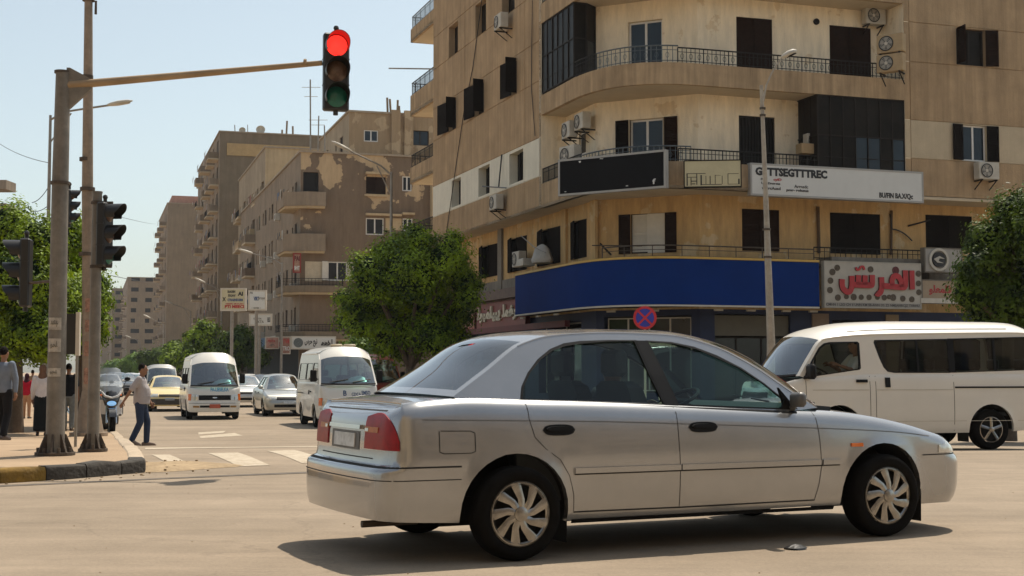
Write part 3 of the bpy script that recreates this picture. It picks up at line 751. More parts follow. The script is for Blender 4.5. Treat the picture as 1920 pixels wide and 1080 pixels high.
window(cb, SG1, *M1o, .12, leaves=2, fw=.075); window(cb, SG1, *U1o, .12, leaves=2, fw=.075)
o = window(cb, SG1, M1o[0] - .03, M1o[1] + .03, M1o[2], M1o[3] + .06, .015, frame=SHUT, pane=False, leaves=1, fw=.05, name='shutter_frame')
for side in 'lr': me = shutter_mesh(.47, M1o[3] - M1o[2], SHUT if side == 'r' else SHUTD); child('shutter', me, o, (-.47 if side == 'l' else M1o[1] - M1o[0] + .06, -.06, 0), 0)
window(cb, LFi, *MLo, .06, frame=WFRAME, leaves=1)
window(cb, SG2, *U2o, .05, frame=SHUT, pane=False, leaves=1, name='door', shutters=[('l', (U2o[1] - U2o[0]) / 2, 0, SHUT, False), ('r', (U2o[1] - U2o[0]) / 2, 0, SHUT, False)])
window(cb, SG2, *U3o, .05, frame=SHUT, pane=False, leaves=1, name='door', shutters=[('l', (U3o[1] - U3o[0]) / 2, 0, SHUT, False), ('r', (U3o[1] - U3o[0]) / 2, 0, SHUT, False)])
o = window(cb, SG2, *M2o, .05, frame=DFRAME, pane=PANED, leaves=1, name='door')
b = MB(); wv = M2o[1] - M2o[0]; hv = M2o[3] - M2o[2]
for i in range(12): b.box((wv * (i + .5) / 12 - .013, -.02, .02), (wv * (i + .5) / 12 + .013, .0, hv - .02))
child('security_bars', b.mesh('security_bars', IRON), o)
# end walls of the recess
sR = FR.hit(1704, 200)[0]
for z0, z1 in ((Z_OV + .1, Z_S2), (Z_S2 + .1, Z_S3), (Z_S3 + .1, Z_TOP)):
 b = MB(); p = A2 + DR * 1.0; b.hexa([(A2.x, A2.y, z0), (p.x, p.y, z0), (p.x + DL.x * .2, p.y + DL.y * .2, z0), (A2.x + DL.x * .2, A2.y + DL.y * .2, z0), (A2.x, A2.y, z1), (p.x, p.y, z1), (p.x + DL.x * .2, p.y + DL.y * .2, z1), (A2.x + DL.x * .2, A2.y + DL.y * .2, z1)]); b.build('return_wall', CREAM, cb)
 b = MB(); p = B2 + DL * 1.7; q = DR * .2; b.hexa([(B2.x + DL.x*.01, B2.y+ DL.y*.01, z0), (B2.x + q.x + DL.x*.01, B2.y + q.y+ DL.y*.01, z0), (p.x + q.x, p.y + q.y, z0), (p.x, p.y, z0), (B2.x+ DL.x*.01, B2.y+ DL.y*.01, z1), (B2.x + q.x+ DL.x*.01, B2.y + q.y+ DL.y*.01, z1), (p.x + q.x, p.y + q.y, z1), (p.x, p.y, z1)]); b.build('return_wall', CREAM, cb)
# --- balcony slabs with upstand bands
def offs(path, w_):                                # offset path inwards (to the building)
 out = []
 for i, p in enumerate(path):
  a = path[max(i - 1, 0)]; c = path[min(i + 1, len(path) - 1)]; d = (c - a).normalized(); out.append(p + Vector((-d.y, d.x)) * w_)
 return out
def band(path, z0, z1, th, name, m, out=0.0, par=None, seg=None):
 b = MB(); o_ = offs(path, -out); i_ = offs(path, th - 0)
 b.loft([[(o_[i].x, o_[i].y, z0), (o_[i].x, o_[i].y, z1), (i_[i].x, i_[i].y, z1), (i_[i].x, i_[i].y, z0)] for i in range(len(path))], True, True, True)
 return b.build(name, m, par or cb, smooth=20)
inner = [Wb1 + DL * 3.0 + DR*.1, Wb1 + DL * .1 + DR * .1, Wb2 + DL * .1, B2 + DL * 1.9]
zb3 = (Z_S2 + .02, at(1300, 118, 44.5).z); zb2 = (Z_OV + .03, at(1300, 303, 44.5).z)
print('bands', zb2, zb3)
for z0, nm in ((Z_OV + .11, 0), (Z_S2, 1), (Z_S3, 2)):
 if nm: b = MB(); b.prism([tuple(p) for p in offs(FRONT, .03)] + [tuple(B2 + DL * 2.0), tuple(A2 + DR * 1.2 + DL * .15)], z0 + .002, z0 + .14); b.build('balcony_floor', SOFF, cb)
band(FRONT, Z_OV, zb2[1], .16, 'balcony_parapet', CONC2)
band(FRONT, Z_S2, zb3[1], .16, 'balcony_parapet', CONC2)
band(FRONT, Z_S3, Z_S3 + .72, .16, 'balcony_parapet', CONC2)
def path3(path, z, o=.07): return [(p.x, p.y, z) for p in offs(path, o)]
railing(cb, path3(FRONT[:5], zb3[1]), .56, IRON, .11, ornament=True); railing(cb, path3(FRONT[4:-2], zb3[1]), .56, IRONB, .17, ornament=True); railing(cb, path3(FRONT[-3:], zb3[1]), .50, IRON, .15, ornament=True)
railing(cb, path3(FRONT[:3], zb2[1]), .55, IRON, .1); railing(cb, path3(FRONT[2:-1], zb2[1]), .50, IRONB, .17, ornament=True); railing(cb, path3(FRONT[-3:], zb2[1]), .42, IRON, .13)
railing(cb, path3(FRONT, Z_S3 + .72), .5, IRON, .17)
# --- glazed balcony enclosures
def enclosure(path, z0, z1, label, cols, ends=True, rows=(.0, .52, 1.0), m=PANED):
 o = MB(); pan = []; up = Vector((0, 0, 1))
 c = sum(path, Vector((0, 0))) / len(path); root = empty('glazed_enclosure', (c.x, c.y, z0), label, 'balcony enclosure', 'glazed balcony enclosures')
 tot = sum((q - p).length for p, q in zip(path[:-1], path[1:])); 
 for p, q in zip(path[:-1], path[1:]):
  l = (q - p).length; n = max(1, round(cols * l / tot)); t = (q - p).normalized(); nn = Vector((t.y, -t.x))
  for i in range(n + 1):
   x = p + t * (l * i / n); o.hexa([(*(x - t * .018 - nn * .03), z0), (*(x + t * .018 - nn * .03), z0), (*(x + t * .018 + nn * .03), z0), (*(x - t * .018 + nn * .03), z0), (*(x - t * .018 - nn * .03), z1), (*(x + t * .018 - nn * .03), z1), (*(x + t * .018 + nn * .03), z1), (*(x - t * .018 + nn * .03), z1)])
  for r_ in rows:
   zc = z0 + (z1 - z0) * r_; o.hexa([(*(p - nn * .025), zc - .02), (*(q - nn * .025), zc - .02), (*(q + nn * .034), zc - .02), (*(p + nn * .034), zc - .02), (*(p - nn * .025), zc + .02), (*(q - nn * .025), zc + .02), (*(q + nn * .034), zc + .02), (*(p + nn * .034), zc + .02)])
  for i in range(n):
   for ra, rb in zip(rows[:-1], rows[1:]):
    a = p + t * (l * i / n + .02); b_ = p + t * (l * (i + 1) / n - .02); za, zb_ = z0 + (z1 - z0) * ra + .02, z0 + (z1 - z0) * rb - .02
    k = MB(); j = rnd.uniform(-.012, .012); k.face([(*(a + nn * j), za), (*(b_ - nn * j), za), (*(b_ - nn * j), zb_), (*(a + nn * j), zb_)]); k.build('pane', m if rnd.random() > .06 else PANE, root)
 o.build('frame', DFRAME, root); return root
p_r = [B2 + DL * .06, FR.p(FR.hit(1535, 250)[0], 0, -.06).xy, FR.p(FR.hit(1535, 250)[0], 0, -1.35).xy]; p_r = [Vector(p) for p in p_r][::-1]
enclosure([p_r[0], p_r[1], p_r[2]], zb2[1] - .3, Z_S2 - .02, 'wide dark glazed enclosure filling the right end of the balcony above the white sign', 10)
pl = [offs(FRONT, .06)[0], offs(FRONT, .06)[1], Vector(SG1.p(SG1.hit(1112, 80)[0], 0, .6).xy), Vector(SG1.p(SG1.hit(1116, 80)[0], 0, .02).xy)]
enclosure(pl, zb3[1] + .1, Z_S3 - .02, 'tall dark glazed enclosure at the left end of the upper rounded balcony', 8)
# --- street facade windows
for w in (W1, W2, W3): window(cb, LF, w[0], w[1], zA0, zA1, .28, frame=DFRAME, pane=PANED, leaves=1); window(cb, LF, w[0], w[1], zA0 + 3.36, zA1 + 3.36, .28, frame=DFRAME, pane=PANED, leaves=1)
for w, wl in ((W4, 1.15), (W5, 1.0), (W6, .9)): window(cb, LF, w[0], w[1], zB0, zB1, .16, frame=DFRAME, pane=PANED, leaves=2, shutters=[('l', wl, 172, SHUTD, True), ('r', .45, 98, SHUTD, True)])
for w in (W7, W8, W9): window(cb, LF, w[0], w[0] + (w[1] - w[0]) * .7, zC0, zC1, .30, frame=DFRAME, pane=PANED, leaves=1, shutters=[('l', .42, 3, SHUTD, True)])
# --- right facade windows
window(cb, FR, *X1, .14, frame=DFRAME, pane=PANED, leaves=2, shutters=[('l', .5, 95, SHUT, True), ('r', .46, 165, SHUT, True)])
window(cb, FR, *X2, .10, frame=WFRAME, pane=PANE, leaves=2, fw=.065, shutters=[('l', .42, 176, SHUTD, True), ('r', .46, 174, SHUTD, True)])
for X in (X1, X2): window(cb, FR, X[0] + 5.2, X[1] + 5.2, X[2], X[3], .12, frame=DFRAME, pane=PANED, leaves=2)
# --- balconies projecting beyond the far end wall
for i, (vt, vb, vr) in enumerate(((56, 80, 22), (180, 218, 143), (315, 345, 275), (445, 470, 418))):
 zt, zb_ = LF.hit(770, vt)[1], LF.hit(770, vb)[1]; th = max(.75, zt - zb_)
 p0 = A2 + DL * S_END; p1 = p0 + DL * (LF.hit(769, 300)[0] - S_END); p2 = p1 + DR * 3.2; p3 = p0 + DR * 3.2
 bl = empty('x', (0, 0, 0), None, None); bpy.data.objects.remove(bl)
 b = MB(); b.prism([tuple(p) for p in (p0, p1, p2, p3)], zb_, zb_ + .16); slab = b.build('balcony_slab', SOFF, cb)
 b = MB()
 for p, q in ((p0, p1), (p1, p2)):
  t = (q - p).normalized(); nn = Vector((-t.y, t.x)) * -1 * .11
  b.hexa([(*p, zb_ - .003), (*q, zb_ - .003), (*(q + nn), zb_ - .003), (*(p + nn), zb_ - .003), (*p, zt), (*q, zt), (*(q + nn), zt), (*(p + nn), zt)])
 b.build('balcony_parapet', CONC2, cb)
 railing(cb, [(*(p + DR * .06), zt) for p in (p0,)] + [(*(p1 + DR * .06 - DL * .06), zt), (*(p2 - DL * .06), zt)], .62, IRONB if i == 0 else IRON, .14)
# air conditioning units
def on(P, u, v, off=0.0): s_, z_ = P.hit(u, v); return P.p(s_, z_, off)
aL, a1, a2 = orient(LF), orient(SG1), orient(SG2)
air_con(on(LF, 956, 56, .52), aL, 'cream air conditioner under the topmost window of the street side facade')
air_con(on(LF, 944, 394, .45), aL, 'cream air conditioner below the narrow windows of the white banded wall')
air_con(at(1084, 243, 47.6), aL, 'beige air conditioner high on the left end of the middle balcony, the topmost of three', w_=.8)
air_con(at(1060, 259, 48.3), aL, 'beige air conditioner in the left recess of the middle balcony, just below the topmost one', w_=.75)
air_con(at(1062, 309, 47.6), aL + .2, 'pale air conditioner at the left end of the middle balcony beside the railing', w_=.95, h=.66)
air_con(on(SG2, 1631, 50, .40), a2, 'white air conditioner mounted high at the right end of the upper balcony', w_=.80, h=.6)
air_con(at(1668, 98, 45.6), a2 - .95, 'tan air conditioner stacked above another at the right end of the upper balcony', w_=.9, h=.62, tint=mat('tan_enamel', (.46, .33, .18), .6, dirt=.2))
air_con(at(1668, 134, 45.6), a2 - .95, 'tan air conditioner standing under another at the right end of the upper balcony', w_=.9, h=.6, tint=MATS['tan_enamel'])
air_con(on(FR, 1841, 339, .42), orient(FR), 'white air conditioner under the white framed window of the right facade', w_=.84, h=.6)
air_con(on(LFi, 991, 501, .55), aL, 'grey air conditioner standing above the left end of the blue fascia', w_=.8, h=.6, bracket=False)
air_con(on(SG2, 1508, 284, .75), a2, 'white air conditioner on the middle balcony beside the dark enclosure', w_=.62, h=.5, bracket=False)
def clutter(P, items):
 for u, v, w_, h, d, m, name, label, cat, off in items:
  p = on(P, u, v, off); b = MB(); b.rbox((-w_ / 2, -d / 2, 0), (w_ / 2, d / 2, h), .02); b.box((-w_ * .3, -d / 2 - .01, h * .3), (w_ * .3, -d / 2 + .01, h * .7)); solo(b, name, m, label, cat, loc=p, rz=orient(P), smooth=30)
CARD = mat('cardboard', (.40, .28, .15), .9, var=.1); SACK = mat('pale_tarpaulin', (.50, .47, .42), .8, var=.12, bump=.6, bscale=8, dirt=.2)
clutter(SG2, ((1488, 296, .55, .35, .4, CARD, 'storage_box', 'brown storage box on the middle balcony left of the small white unit', 'box', .8), (1523, 282, .5, .62, .4, ACW, 'storage_box', 'white storage box against the dark enclosure on the middle balcony', 'box', .75)))
clutter(LFi, ((1014, 500, .7, .28, .5, ACW, 'storage_box', 'pale low box on the ledge above the blue fascia', 'box', .6),))
b = MB(); p = on(LFi, 1043, 494, .55)
b.loft([[(r_ * math.cos(t) * (1 + .12 * math.sin(3 * t + h)), r_ * .7 * math.sin(t) * (1 + .1 * math.cos(4 * t)), h) for t in (j * math.pi / 9 for j in range(18))] for r_, h in ((.5, 0), (.55, .12), (.46, .28), (.38, .5), (.24, .62), (.06, .7))], True, True, True)
solo(b, 'tarpaulin_bundle', SACK, 'pale tarpaulin heap on the ledge above the left end of the blue fascia', 'bundle', loc=p, rz=aL, smooth=50)
# --- ground floor shop fronts (behind the fascia)
SHOPB = mat('dark_blue_pillar', (.004, .012, .055), .6, var=.2); GLZ = mat('shop_glass', (.02, .022, .024), .08, var=.6, scale=.6); ROLL = mat('beige_roller_shutter', (.13, .115, .08), .6, var=.1, dirt=.2)
b = MB(); wall(b, SG1, 0, L1, 0, 3.2, [(.3, L1 - .3, .4, 3.0, .35)]); 
sg2e = SG2.hit(2250, 300)[0]
so = [SG2.hit(u, 610)[0] for u in (1340, 1482, 1560, 1650, 1690, 1800)]
wall(b, SG2, 0, sg2e, 0, 3.2, [(so[0], so[1], .0, 3.05, .45), (so[2], so[3], .0, 2.9, .5), (so[4], so[5], 0, 2.9, .5), (so[5] + .5, sg2e - .4, 0, 2.9, .5)])
lo_ = [LFi.hit(u, 610)[0] for u in (1090, 1010, 985, 905, 895, 850)]
wall(b, LFi, 0, SI_END - .02, 0, 3.2, [(lo_[0], lo_[1], .3, 2.9, .5), (lo_[2], lo_[3], 0, 2.7, .6), (lo_[4], lo_[5], 0, 2.7, .6)])
b.build('shop_wall', [SHOPB, DARK], cb)
def sheet(P, s0, s1, z0, z1, off, th, m, name, par=None): 
 b = MB(); b.hexa([P.p(s0, z0, off), P.p(s1, z0, off), P.p(s1, z0, off - th), P.p(s0, z0, off - th), P.p(s0, z1, off), P.p(s1, z1, off), P.p(s1, z1, off - th), P.p(s0, z1, off - th)]); return b.build(name, m, par or cb)
window(cb, SG1, .35, L1 - .35, .45, 2.95, .2, frame=TRIMW, pane=GLZ, leaves=4, transom=.72, fw=.05, name='shop_window')
window(cb, SG2, so[0], so[1], .05, 2.3, .3, frame=DFRAME, pane=GLZ, leaves=3, name='shop_window')
sheet(SG2, so[0] + .02, so[1] - .02, 2.32, 3.0, -.1, .06, ROLL, 'roller_shutter')
window(cb, LFi, lo_[0], lo_[1], .3, 2.9, .3, frame=TRIMW, pane=GLZ, leaves=2, name='shop_window', transom=.75)
window(cb, SG2, so[2], so[3], .05, 2.85, .3, frame=DFRAME, pane=GLZ, leaves=2, name='shop_window')
window(cb, SG2, so[4], so[5], .05, 2.85, .3, frame=DFRAME, pane=GLZ, leaves=3, name='shop_window')
CREAMW = mat('cream_shop_wall', (.26, .19, .14), .85, var=.1)
sheet(SG2, SG2.hit(1522, 610)[0], SG2.hit(1553, 610)[0], 0, 3.1, .05, .05, CREAMW, 'pillar_cladding'); sheet(SG2, SG2.hit(1660, 610)[0], SG2.hit(1684, 610)[0], 0, 3.1, .05, .05, mat('gold_pillar', (.25, .17, .08), .5), 'pillar_cladding')
b = MB()
for u in (1020, 1050, 1085, 1163, 1243, 1325, 1385, 1450, 1500):      # fittings under the fascia
 P = LFi if u < 1118 else (SG1 if u < 1313 else SG2); s_ = P.hit(u, 585)[0]
 b.hexa([P.p(s_ - .15, 3.1, .9), P.p(s_ + .15, 3.1, .9), P.p(s_ + .15, 3.1, .8), P.p(s_ - .15, 3.1, .8), P.p(s_ - .15, 3.16, .9), P.p(s_ + .15, 3.16, .9), P.p(s_ + .15, 3.16, .8), P.p(s_ - .15, 3.16, .8)])
b.build('downlight', TRIMW, cb)
# ledge above the fascia
FS = [A2 + DL * (LF.hit(966, 550)[0])] + FRONT[1:-1] + [B2 - DR * (FR.hit(1705, 500)[0] - FR.hit(1539, 500)[0])]
zb0, zb1 = 3.22, 4.80
b = MB(); lg = [tuple(p) for p in offs(FS, .1)] + [tuple(SG2.p(SG2.hit(1539, 500)[0], 0, 0).xy), tuple(Wb2), tuple(Wb1), tuple(LFi.p(LFi.hit(966, 550)[0], 0, 0).xy)]
b.prism(lg, zb1 - .12, zb1 - .02); b.build('ledge', GREYP, cb)
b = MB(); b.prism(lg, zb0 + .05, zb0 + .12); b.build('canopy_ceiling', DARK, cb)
fa = empty('fascia_sign', (FS[4].x, FS[4].y, zb0), 'long plain deep blue fascia wrapping the rounded corner above the shops', 'shop sign')
cutsF = [0, 4, 8, 12, len(FS) - 1]
band(FS, zb0 + .05, zb1 - .06, .08, 'panel', BLUEF, out=.0, par=fa); band(FS, zb1 - .055, zb1 + .02, .12, 'trim', GOLD, out=.03, par=fa); band(FS, zb0 - .01, zb0 + .045, .12, 'trim', TRIMW, out=.02, par=fa)
railing(cb, [(p.x, p.y, zb1 - .02) for p in offs(FS[4:], .3)], .42, RUST, .9, r=.014)
railing(cb, [tuple(SG2.p(SG2.hit(u, 480)[0], zz(FR, 1600, 487), .9)) for u in (1500, 1720)], .42, IRON, .2)
sheet(SG2, SG2.hit(1530, 480)[0], SG2.hit(1722, 480)[0], 4.74, 4.98, 1.0, 1.0, GREYP, 'ledge')
sheet(SG2, SG2.hit(1722, 480)[0], sg2e, 4.2, 4.6, .6, .6, GREYP, 'ledge')
# ------------------------------------------------------------------ signs on the corner building
def board(P, u0, u1, vt, vb, ur, off, th, face, frame, name, label, cat='sign', fr=.05, z=None):
 """framed sign board hung in front of plane P; returns root and a function mapping board fractions to points"""
 s0, s1 = P.hit(u0, 400)[0], P.hit(u1, 400)[0]
 if z: z0, z1 = z
 else: z0, z1 = P.hit(ur, vb)[1], P.hit(ur, vt)[1]
 right = Vector((-P.n.y, P.n.x)); 
 if P.d.dot(right) < 0: s0, s1 = max(s0, s1), min(s0, s1)
 o = P.p(s0, z0, off); root = empty(name, o, label, cat); W_ = abs(s1 - s0); H_ = z1 - z0; rt = Vector((right.x, right.y, 0)); n3 = Vector((P.n.x, P.n.y, 0)); up = Vector((0, 0, 1))
 def pt(x, z_, y=0.0): return o + rt * (x * W_) + up * (z_ * H_) + n3 * y
 def bx(x0, x1, za, zb, ya, yb, m, nm):
  b = MB(); b.hexa([pt(x0, za, ya), pt(x1, za, ya), pt(x1, za, yb), pt(x0, za, yb), pt(x0, zb, ya), pt(x1, zb, ya), pt(x1, zb, yb), pt(x0, zb, yb)]); return b.build(nm, m, root)
 fx, fz = fr / W_, fr / H_
 bx(fx, 1 - fx, fz, 1 - fz, -th + .01, -.012, face, 'board')
 b = MB()
 for x0, x1, za, zb in ((0, 1, 0, fz), (0, 1, 1 - fz, 1), (0, fx, fz, 1 - fz), (1 - fx, 1, fz, 1 - fz)):
  b.hexa([pt(x0, za, -th), pt(x1, za, -th), pt(x1, za, 0), pt(x0, za, 0), pt(x0, zb, -th), pt(x1, zb, -th), pt(x1, zb, 0), pt(x0, zb, 0)])
 b.build('frame', frame, root)
 return root, pt, rt, up, n3, W_, H_, bx
def words(B, items):
 """items: text, x, z (fractions, lower left), width, height (fractions), material, bold"""
 root, pt, rt, up, n3, W_, H_, bx = B
 for t, x, z_, w_, h_, m, bo in items:
  b = MB(); add_text(b, t, pt(x, z_, -.014), rt, up, w_ * W_, h_ * H_, n3, .012, bo); b.build('lettering', m, root)
INK = mat('black_lettering', (.02, .02, .022), .6, var=.2); REDL = mat('red_lettering', (.42, .02, .025), .45, var=.15); REDS = mat('dark_red_letter_side', (.10, .008, .01), .5)
SIGNW = mat('white_sign_face', (.66, .66, .63), .5, var=.05, scale=.8, dirt=.1); SIGNC = mat('cream_sign_face', (.60, .54, .34), .6, var=.08, scale=1.0, dirt=.2); SIGNK = mat('black_sign_face', (.006, .006, .007), .7, var=.3, scale=1, spec=.12)
FRM = mat('pale_grey_sign_frame', (.36, .35, .33), .5, var=.08)
# black blank board on the balcony corner: hangs on its own plane
pb0, pb1 = at(1061, 330, 46.3), at(1262, 325, 44.1); PB = Plane((pb0.x, pb0.y), (pb1 - pb0).xy)
BB = board(PB, 1061, 1262, 0, 0, 0, .50, .2, SIGNK, FRM, 'sign_board', 'large blank black sign board with a grey frame hung on the rounded balcony', fr=.07, z=(PB.hit(1061, 371)[1], PB.hit(1061, 303)[1]))
words(BB, [("'", .2, .86, .02, .05, SIGNW, 0), ("~", .40, .9, .03, .03, SIGNW, 0), ("f", .88, .12, .03, .14, SIGNW, .02), ("-", .64, .12, .02, .02, SIGNW, 0), (".", .06, .1, .02, .02, SIGNW, 0)])
pc0, pc1 = at(1282, 330, 44.2), at(1390, 330, 44.0); PC = Plane((pc0.x, pc0.y), (pc1 - pc0).xy)
BC = board(PC, 1282, 1390, 304, 355, 1282, .40, .16, SIGNC, DFRAME, 'sign_board', 'small cream sign board with black line drawing between the black and the white boards', fr=.035)
root, pt, rt, up, n3, W_, H_, bx = BC
for x0, x1, z0, z1 in ((.05, .07, .07, .52), (.05, .38, .50, .52), (.22, .235, .1, .5), (.29, .315, .08, .45), (.07, .22, .37, .39), (.12, .135, .08, .36), (.13, .22, .22, .25), (.14, .2, .12, .15), (.38, .39, .12, .42), (.45, .465, .12, .42), (.54, .55, .12, .45), (.66, .67, .12, .42), (.30, .66, .095, .115), (.55, .64, .43, .44), (.76, .96, .1, .115), (.94, .965, .1, .3), (.76, .95, .48, .495), (.76, .77, .1, .48)): bx(x0, x1, z0, z1, -.013, -.006, INK, 'drawn_line')
BW = board(FR, 1404, 1728, 0, 0, 0, .14, .22, SIGNW, FRM, 'sign_board', 'long white sign board with black lettering on the balcony at the street lamp', fr=.06, z=(FR.hit(1404, 367)[1], FR.hit(1404, 306)[1]))
words(BW, [('GTTTSEGTTTREC', .028, .62, .405, .26, INK, .055), ('R', .058, .48, .013, .07, INK, 0), ('cyiD', .128, .46, .045, .10, REDL, .03), ('Uky Drcv-ms', .06, .34, .105, .09, INK, .03), ('viu rcAusd', .062, .20, .105, .09, INK, .02), ('Arrnsdc', .245, .29, .078, .10, INK, .01), ('pmr- rolusus', .20, .155, .125, .105, INK, .03), ('BU/FIN BA.X/Qc', .735, .08, .20, .20, INK, .035)])
# arabic sign with red raised letters
BA = board(FR, 1541, 1722, 489, 577, 1541, .10, .2, mat('off_white_sign_face', (.50, .46, .39), .6, var=.06, dirt=.2), mat('sign_edge', (.40, .37, .31), .6), 'shop_sign', 'off-white shop sign with large raised red Arabic letters and dots around them', 'shop sign', fr=.04)
root, pt, rt, up, n3, W_, H_, bx = BA
def ribbon(pts, w_, depth, m, side, nm='letter', y0=-.012):
 """fat brush stroke in sign fractions: polyline with width, extruded"""
 P_ = [Vector((x * W_, z * H_)) for x, z in pts]; L_, R_ = [], []; q = []
 for i in range(len(P_) - 1):
  for j in range(3): q.append(P_[i].lerp(P_[i + 1], j / 3))
 q.append(P_[-1]); P_ = [q[0]] + [(q[i - 1] + q[i] * 2 + q[i + 1]) / 4 for i in range(1, len(q) - 1)] + [q[-1]]
 for i, p in enumerate(P_):
  d = (P_[min(i + 1, len(P_) - 1)] - P_[max(i - 1, 0)]).normalized(); nn = Vector((-d.y, d.x)) * w_ / 2; L_.append(p + nn); R_.append(p - nn)
 b = MB(); f = lambda v, y: pt(v.x / W_, v.y / H_, y)
 for i in range(len(P_) - 1):
  b.face([f(L_[i], y0 + depth), f(R_[i], y0 + depth), f(R_[i + 1], y0 + depth), f(L_[i + 1], y0 + depth)], 0)
 ring = L_ + R_[::-1]
 for i in range(len(ring)): a, c = ring[i], ring[(i + 1) % len(ring)]; b.face([f(a, y0), f(c, y0), f(c, y0 + depth), f(a, y0 + depth)], 1)
 return b
def cx(x): return (x - 110) / (1735 - 110)
def cz(y): return 1 - (y - 170) / (970 - 170)
lt = [[(1560, 300), (1565, 630)], [(1450, 300), (1452, 590), (1400, 600), (1040, 575)], [(1230, 575), (1215, 480), (1250, 405), (1320, 400), (1370, 470), (1385, 590)],
      [(1045, 430), (1050, 600), (1030, 690), (975, 725), (950, 700)], [(890, 395), (890, 570), (860, 575), (590, 570)], [(770, 405), (765, 570)], [(660, 405), (655, 570)], [(550, 420), (550, 600), (520, 690), (460, 700), (400, 640), (385, 560), (390, 480)]]
allb = MB()
for l in lt:
 r_ = ribbon([(cx(x), cz(y)) for x, y in l], .078 * W_ * .66, .07, REDL, REDS); k = len(allb.v); allb.v += r_.v; allb.f += [tuple(k + i for i in f) for f in r_.f]; allb.m += r_.m
allb.build('lettering', [REDL, REDS], root)
d = ribbon([(cx(x), cz(y)) for x, y in [(625, 270), (640, 320), (690, 300), (700, 260), (750, 250), (765, 310)]], .02 * W_, .05, REDL, REDS); d.build('letter_dot', [REDL, REDS], root)
DOTM = mat('brown_emblem_dot', (.10, .075, .05), .6, var=.5, scale=60)
for x, y, r_ in ((325, 285, 45), (245, 360, 48), (210, 508, 46), (200, 670, 46), (330, 795, 46), (470, 775, 38), (590, 780, 48), (715, 780, 40), (845, 780, 42), (985, 775, 38), (1100, 780, 42), (1180, 765, 34), (1250, 775, 50), (1415, 790, 44), (1568, 800, 44), (1688, 350, 46), (1685, 520, 44), (1690, 675, 44), (878, 298, 46), (1300, 305, 58)):
 b = MB(); c = pt(cx(x), cz(y), -.012); rr = r_ / 1625 * W_
 rings = []
 for q, y_ in ((rr, 0), (rr, .02), (rr * .72, .022), (rr * .7, .012), (rr * .3, .012), (rr * .28, .024), (.001, .024)): rings.append([c + rt * (q * math.cos(t)) + up * (q * math.sin(t)) + n3 * y_ for t in (j * math.pi / 8 for j in range(16))])
 b.loft(rings); b.build('emblem_dot', DOTM if (x, y) != (1300, 305) else REDS, root)
bx(.01, .99, .015, .115, -.011, -.004, mat('small_print_strip', (.30, .28, .25), .7), 'print_strip')
words(BA, [('CMHN 1 LSO CH II UNN KM SB-ANN DS ZS NMSANRCJZ TXRHU', .015, .03, .96, .07, INK, .02)])
# round emblem box and red script sign to its right
BE = board(FR, 1729, 1800, 464, 511, 1729, .10, .25, mat('grey_box_face', (.34, .32, .29), .6, var=.1), GREYP, 'sign_box', 'grey light box with a round emblem above the red script sign', fr=.04)
root, pt, rt, up, n3, W_, H_, bx = BE
b = MB(); c = pt(.36, .52, -.01)
for r0_, r1_, m_ in ((.46, .36, 0), (.30, .0, 1)):
 b.loft([[c + rt * (q * H_ * math.cos(t)) + up * (q * H_ * math.sin(t)) + n3 * y_ for t in (j * math.pi / 14 for j in range(28))] for q, y_ in ((r0_, 0), (r0_, .06), (r1_, .06), (r1_, .02 if r1_ else .06))], mi=m_)
b.build('emblem', [ACW, INK], root)
b = MB(); b.loft([[c + rt * (x * H_) + up * (z_ * H_) + n3 * y for x, z_ in ((-.26, .02), (0, .14), (.25, .04), (.0, .05), (-.05, -.06), (.2, -.14), (-.1, -.12))] for y in (.06, .075)], True, True, True); b.build('emblem_mark', ACW, root)
BR_ = board(FR, 1724, 1860, 0, 0, 0, .06, .14, mat('dim_beige_sign_face', (.36, .27, .18), .6, var=.1), GREYP, 'shop_sign', 'long beige shop sign with a line of red script beside the tree', 'shop sign', fr=.04, z=(FR.hit(1724, 569)[1], FR.hit(1724, 524)[1]))
words(BR_, [('\uFEEE\uFEE0\uFECC\uFEE4\uFEE0\uFED3', .10, .36, .30, .42, REDL, .03)])
sheet(FR, FR.hit(1724, 560)[0], FR.hit(1990, 560)[0], 3.45, 3.62, .1, .1, TRIMW, 'sign_ledge')
# red shop signs under the street facade
PS = Plane(LFi.p(0, 0, .30).xy, DL, -DR)
def lsign(u0, u1, vt, vb, ur, face, label, items, hood=True):
 B_ = board(PS, u0, u1, vt, vb, ur, .0, .2, face, mat('dark_red_frame', (.12, .02, .018), .6), 'shop_sign', label, 'shop sign', fr=.04); words(B_, items); return B_
BS = lsign(893, 985, 571, 618, 893, mat('red_brown_sign_face', (.20, .028, .022), .5, var=.2), 'red brown shop sign with raised pale Arabic letters left of the blue fascia', [])
root, pt, rt, up, n3, W_, H_, bx = BS
CRL = mat('cream_letters', (.60, .52, .38), .6)
b = MB(); add_text(b, '\uFEE0\uFEEE\uFE92\uFEE4\uFE8E\uFEF4\uFE92\uFEF3 \uFEDF\uFEE4\uFED4\uFEAE\uFEE0', pt(.05, .22, -.01), rt, up, W_ * .88, H_ * .62, n3, .08, .05); b.build('lettering', CRL, root)
lsign(862, 890, 585, 625, 890, mat('orange_sign_face', (.42, .17, .10), .55, var=.2), 'small orange shop sign half behind the round tree', [('\uFEB3\uFED4\uFEAE', .1, .5, .8, .35, REDP, .03), ('\uFE8E\uFEDF\uFEE8\uFEEE\uFEAD', .1, .1, .8, .3, REDP, .03)])
sheet(PS, PS.hit(893, 560)[0], PS.hit(978, 560)[0], PS.hit(893, 569)[1], PS.hit(893, 552)[1], .25, .3, mat('brown_canopy', (.16, .11, .085), .8, var=.2), 'canopy')
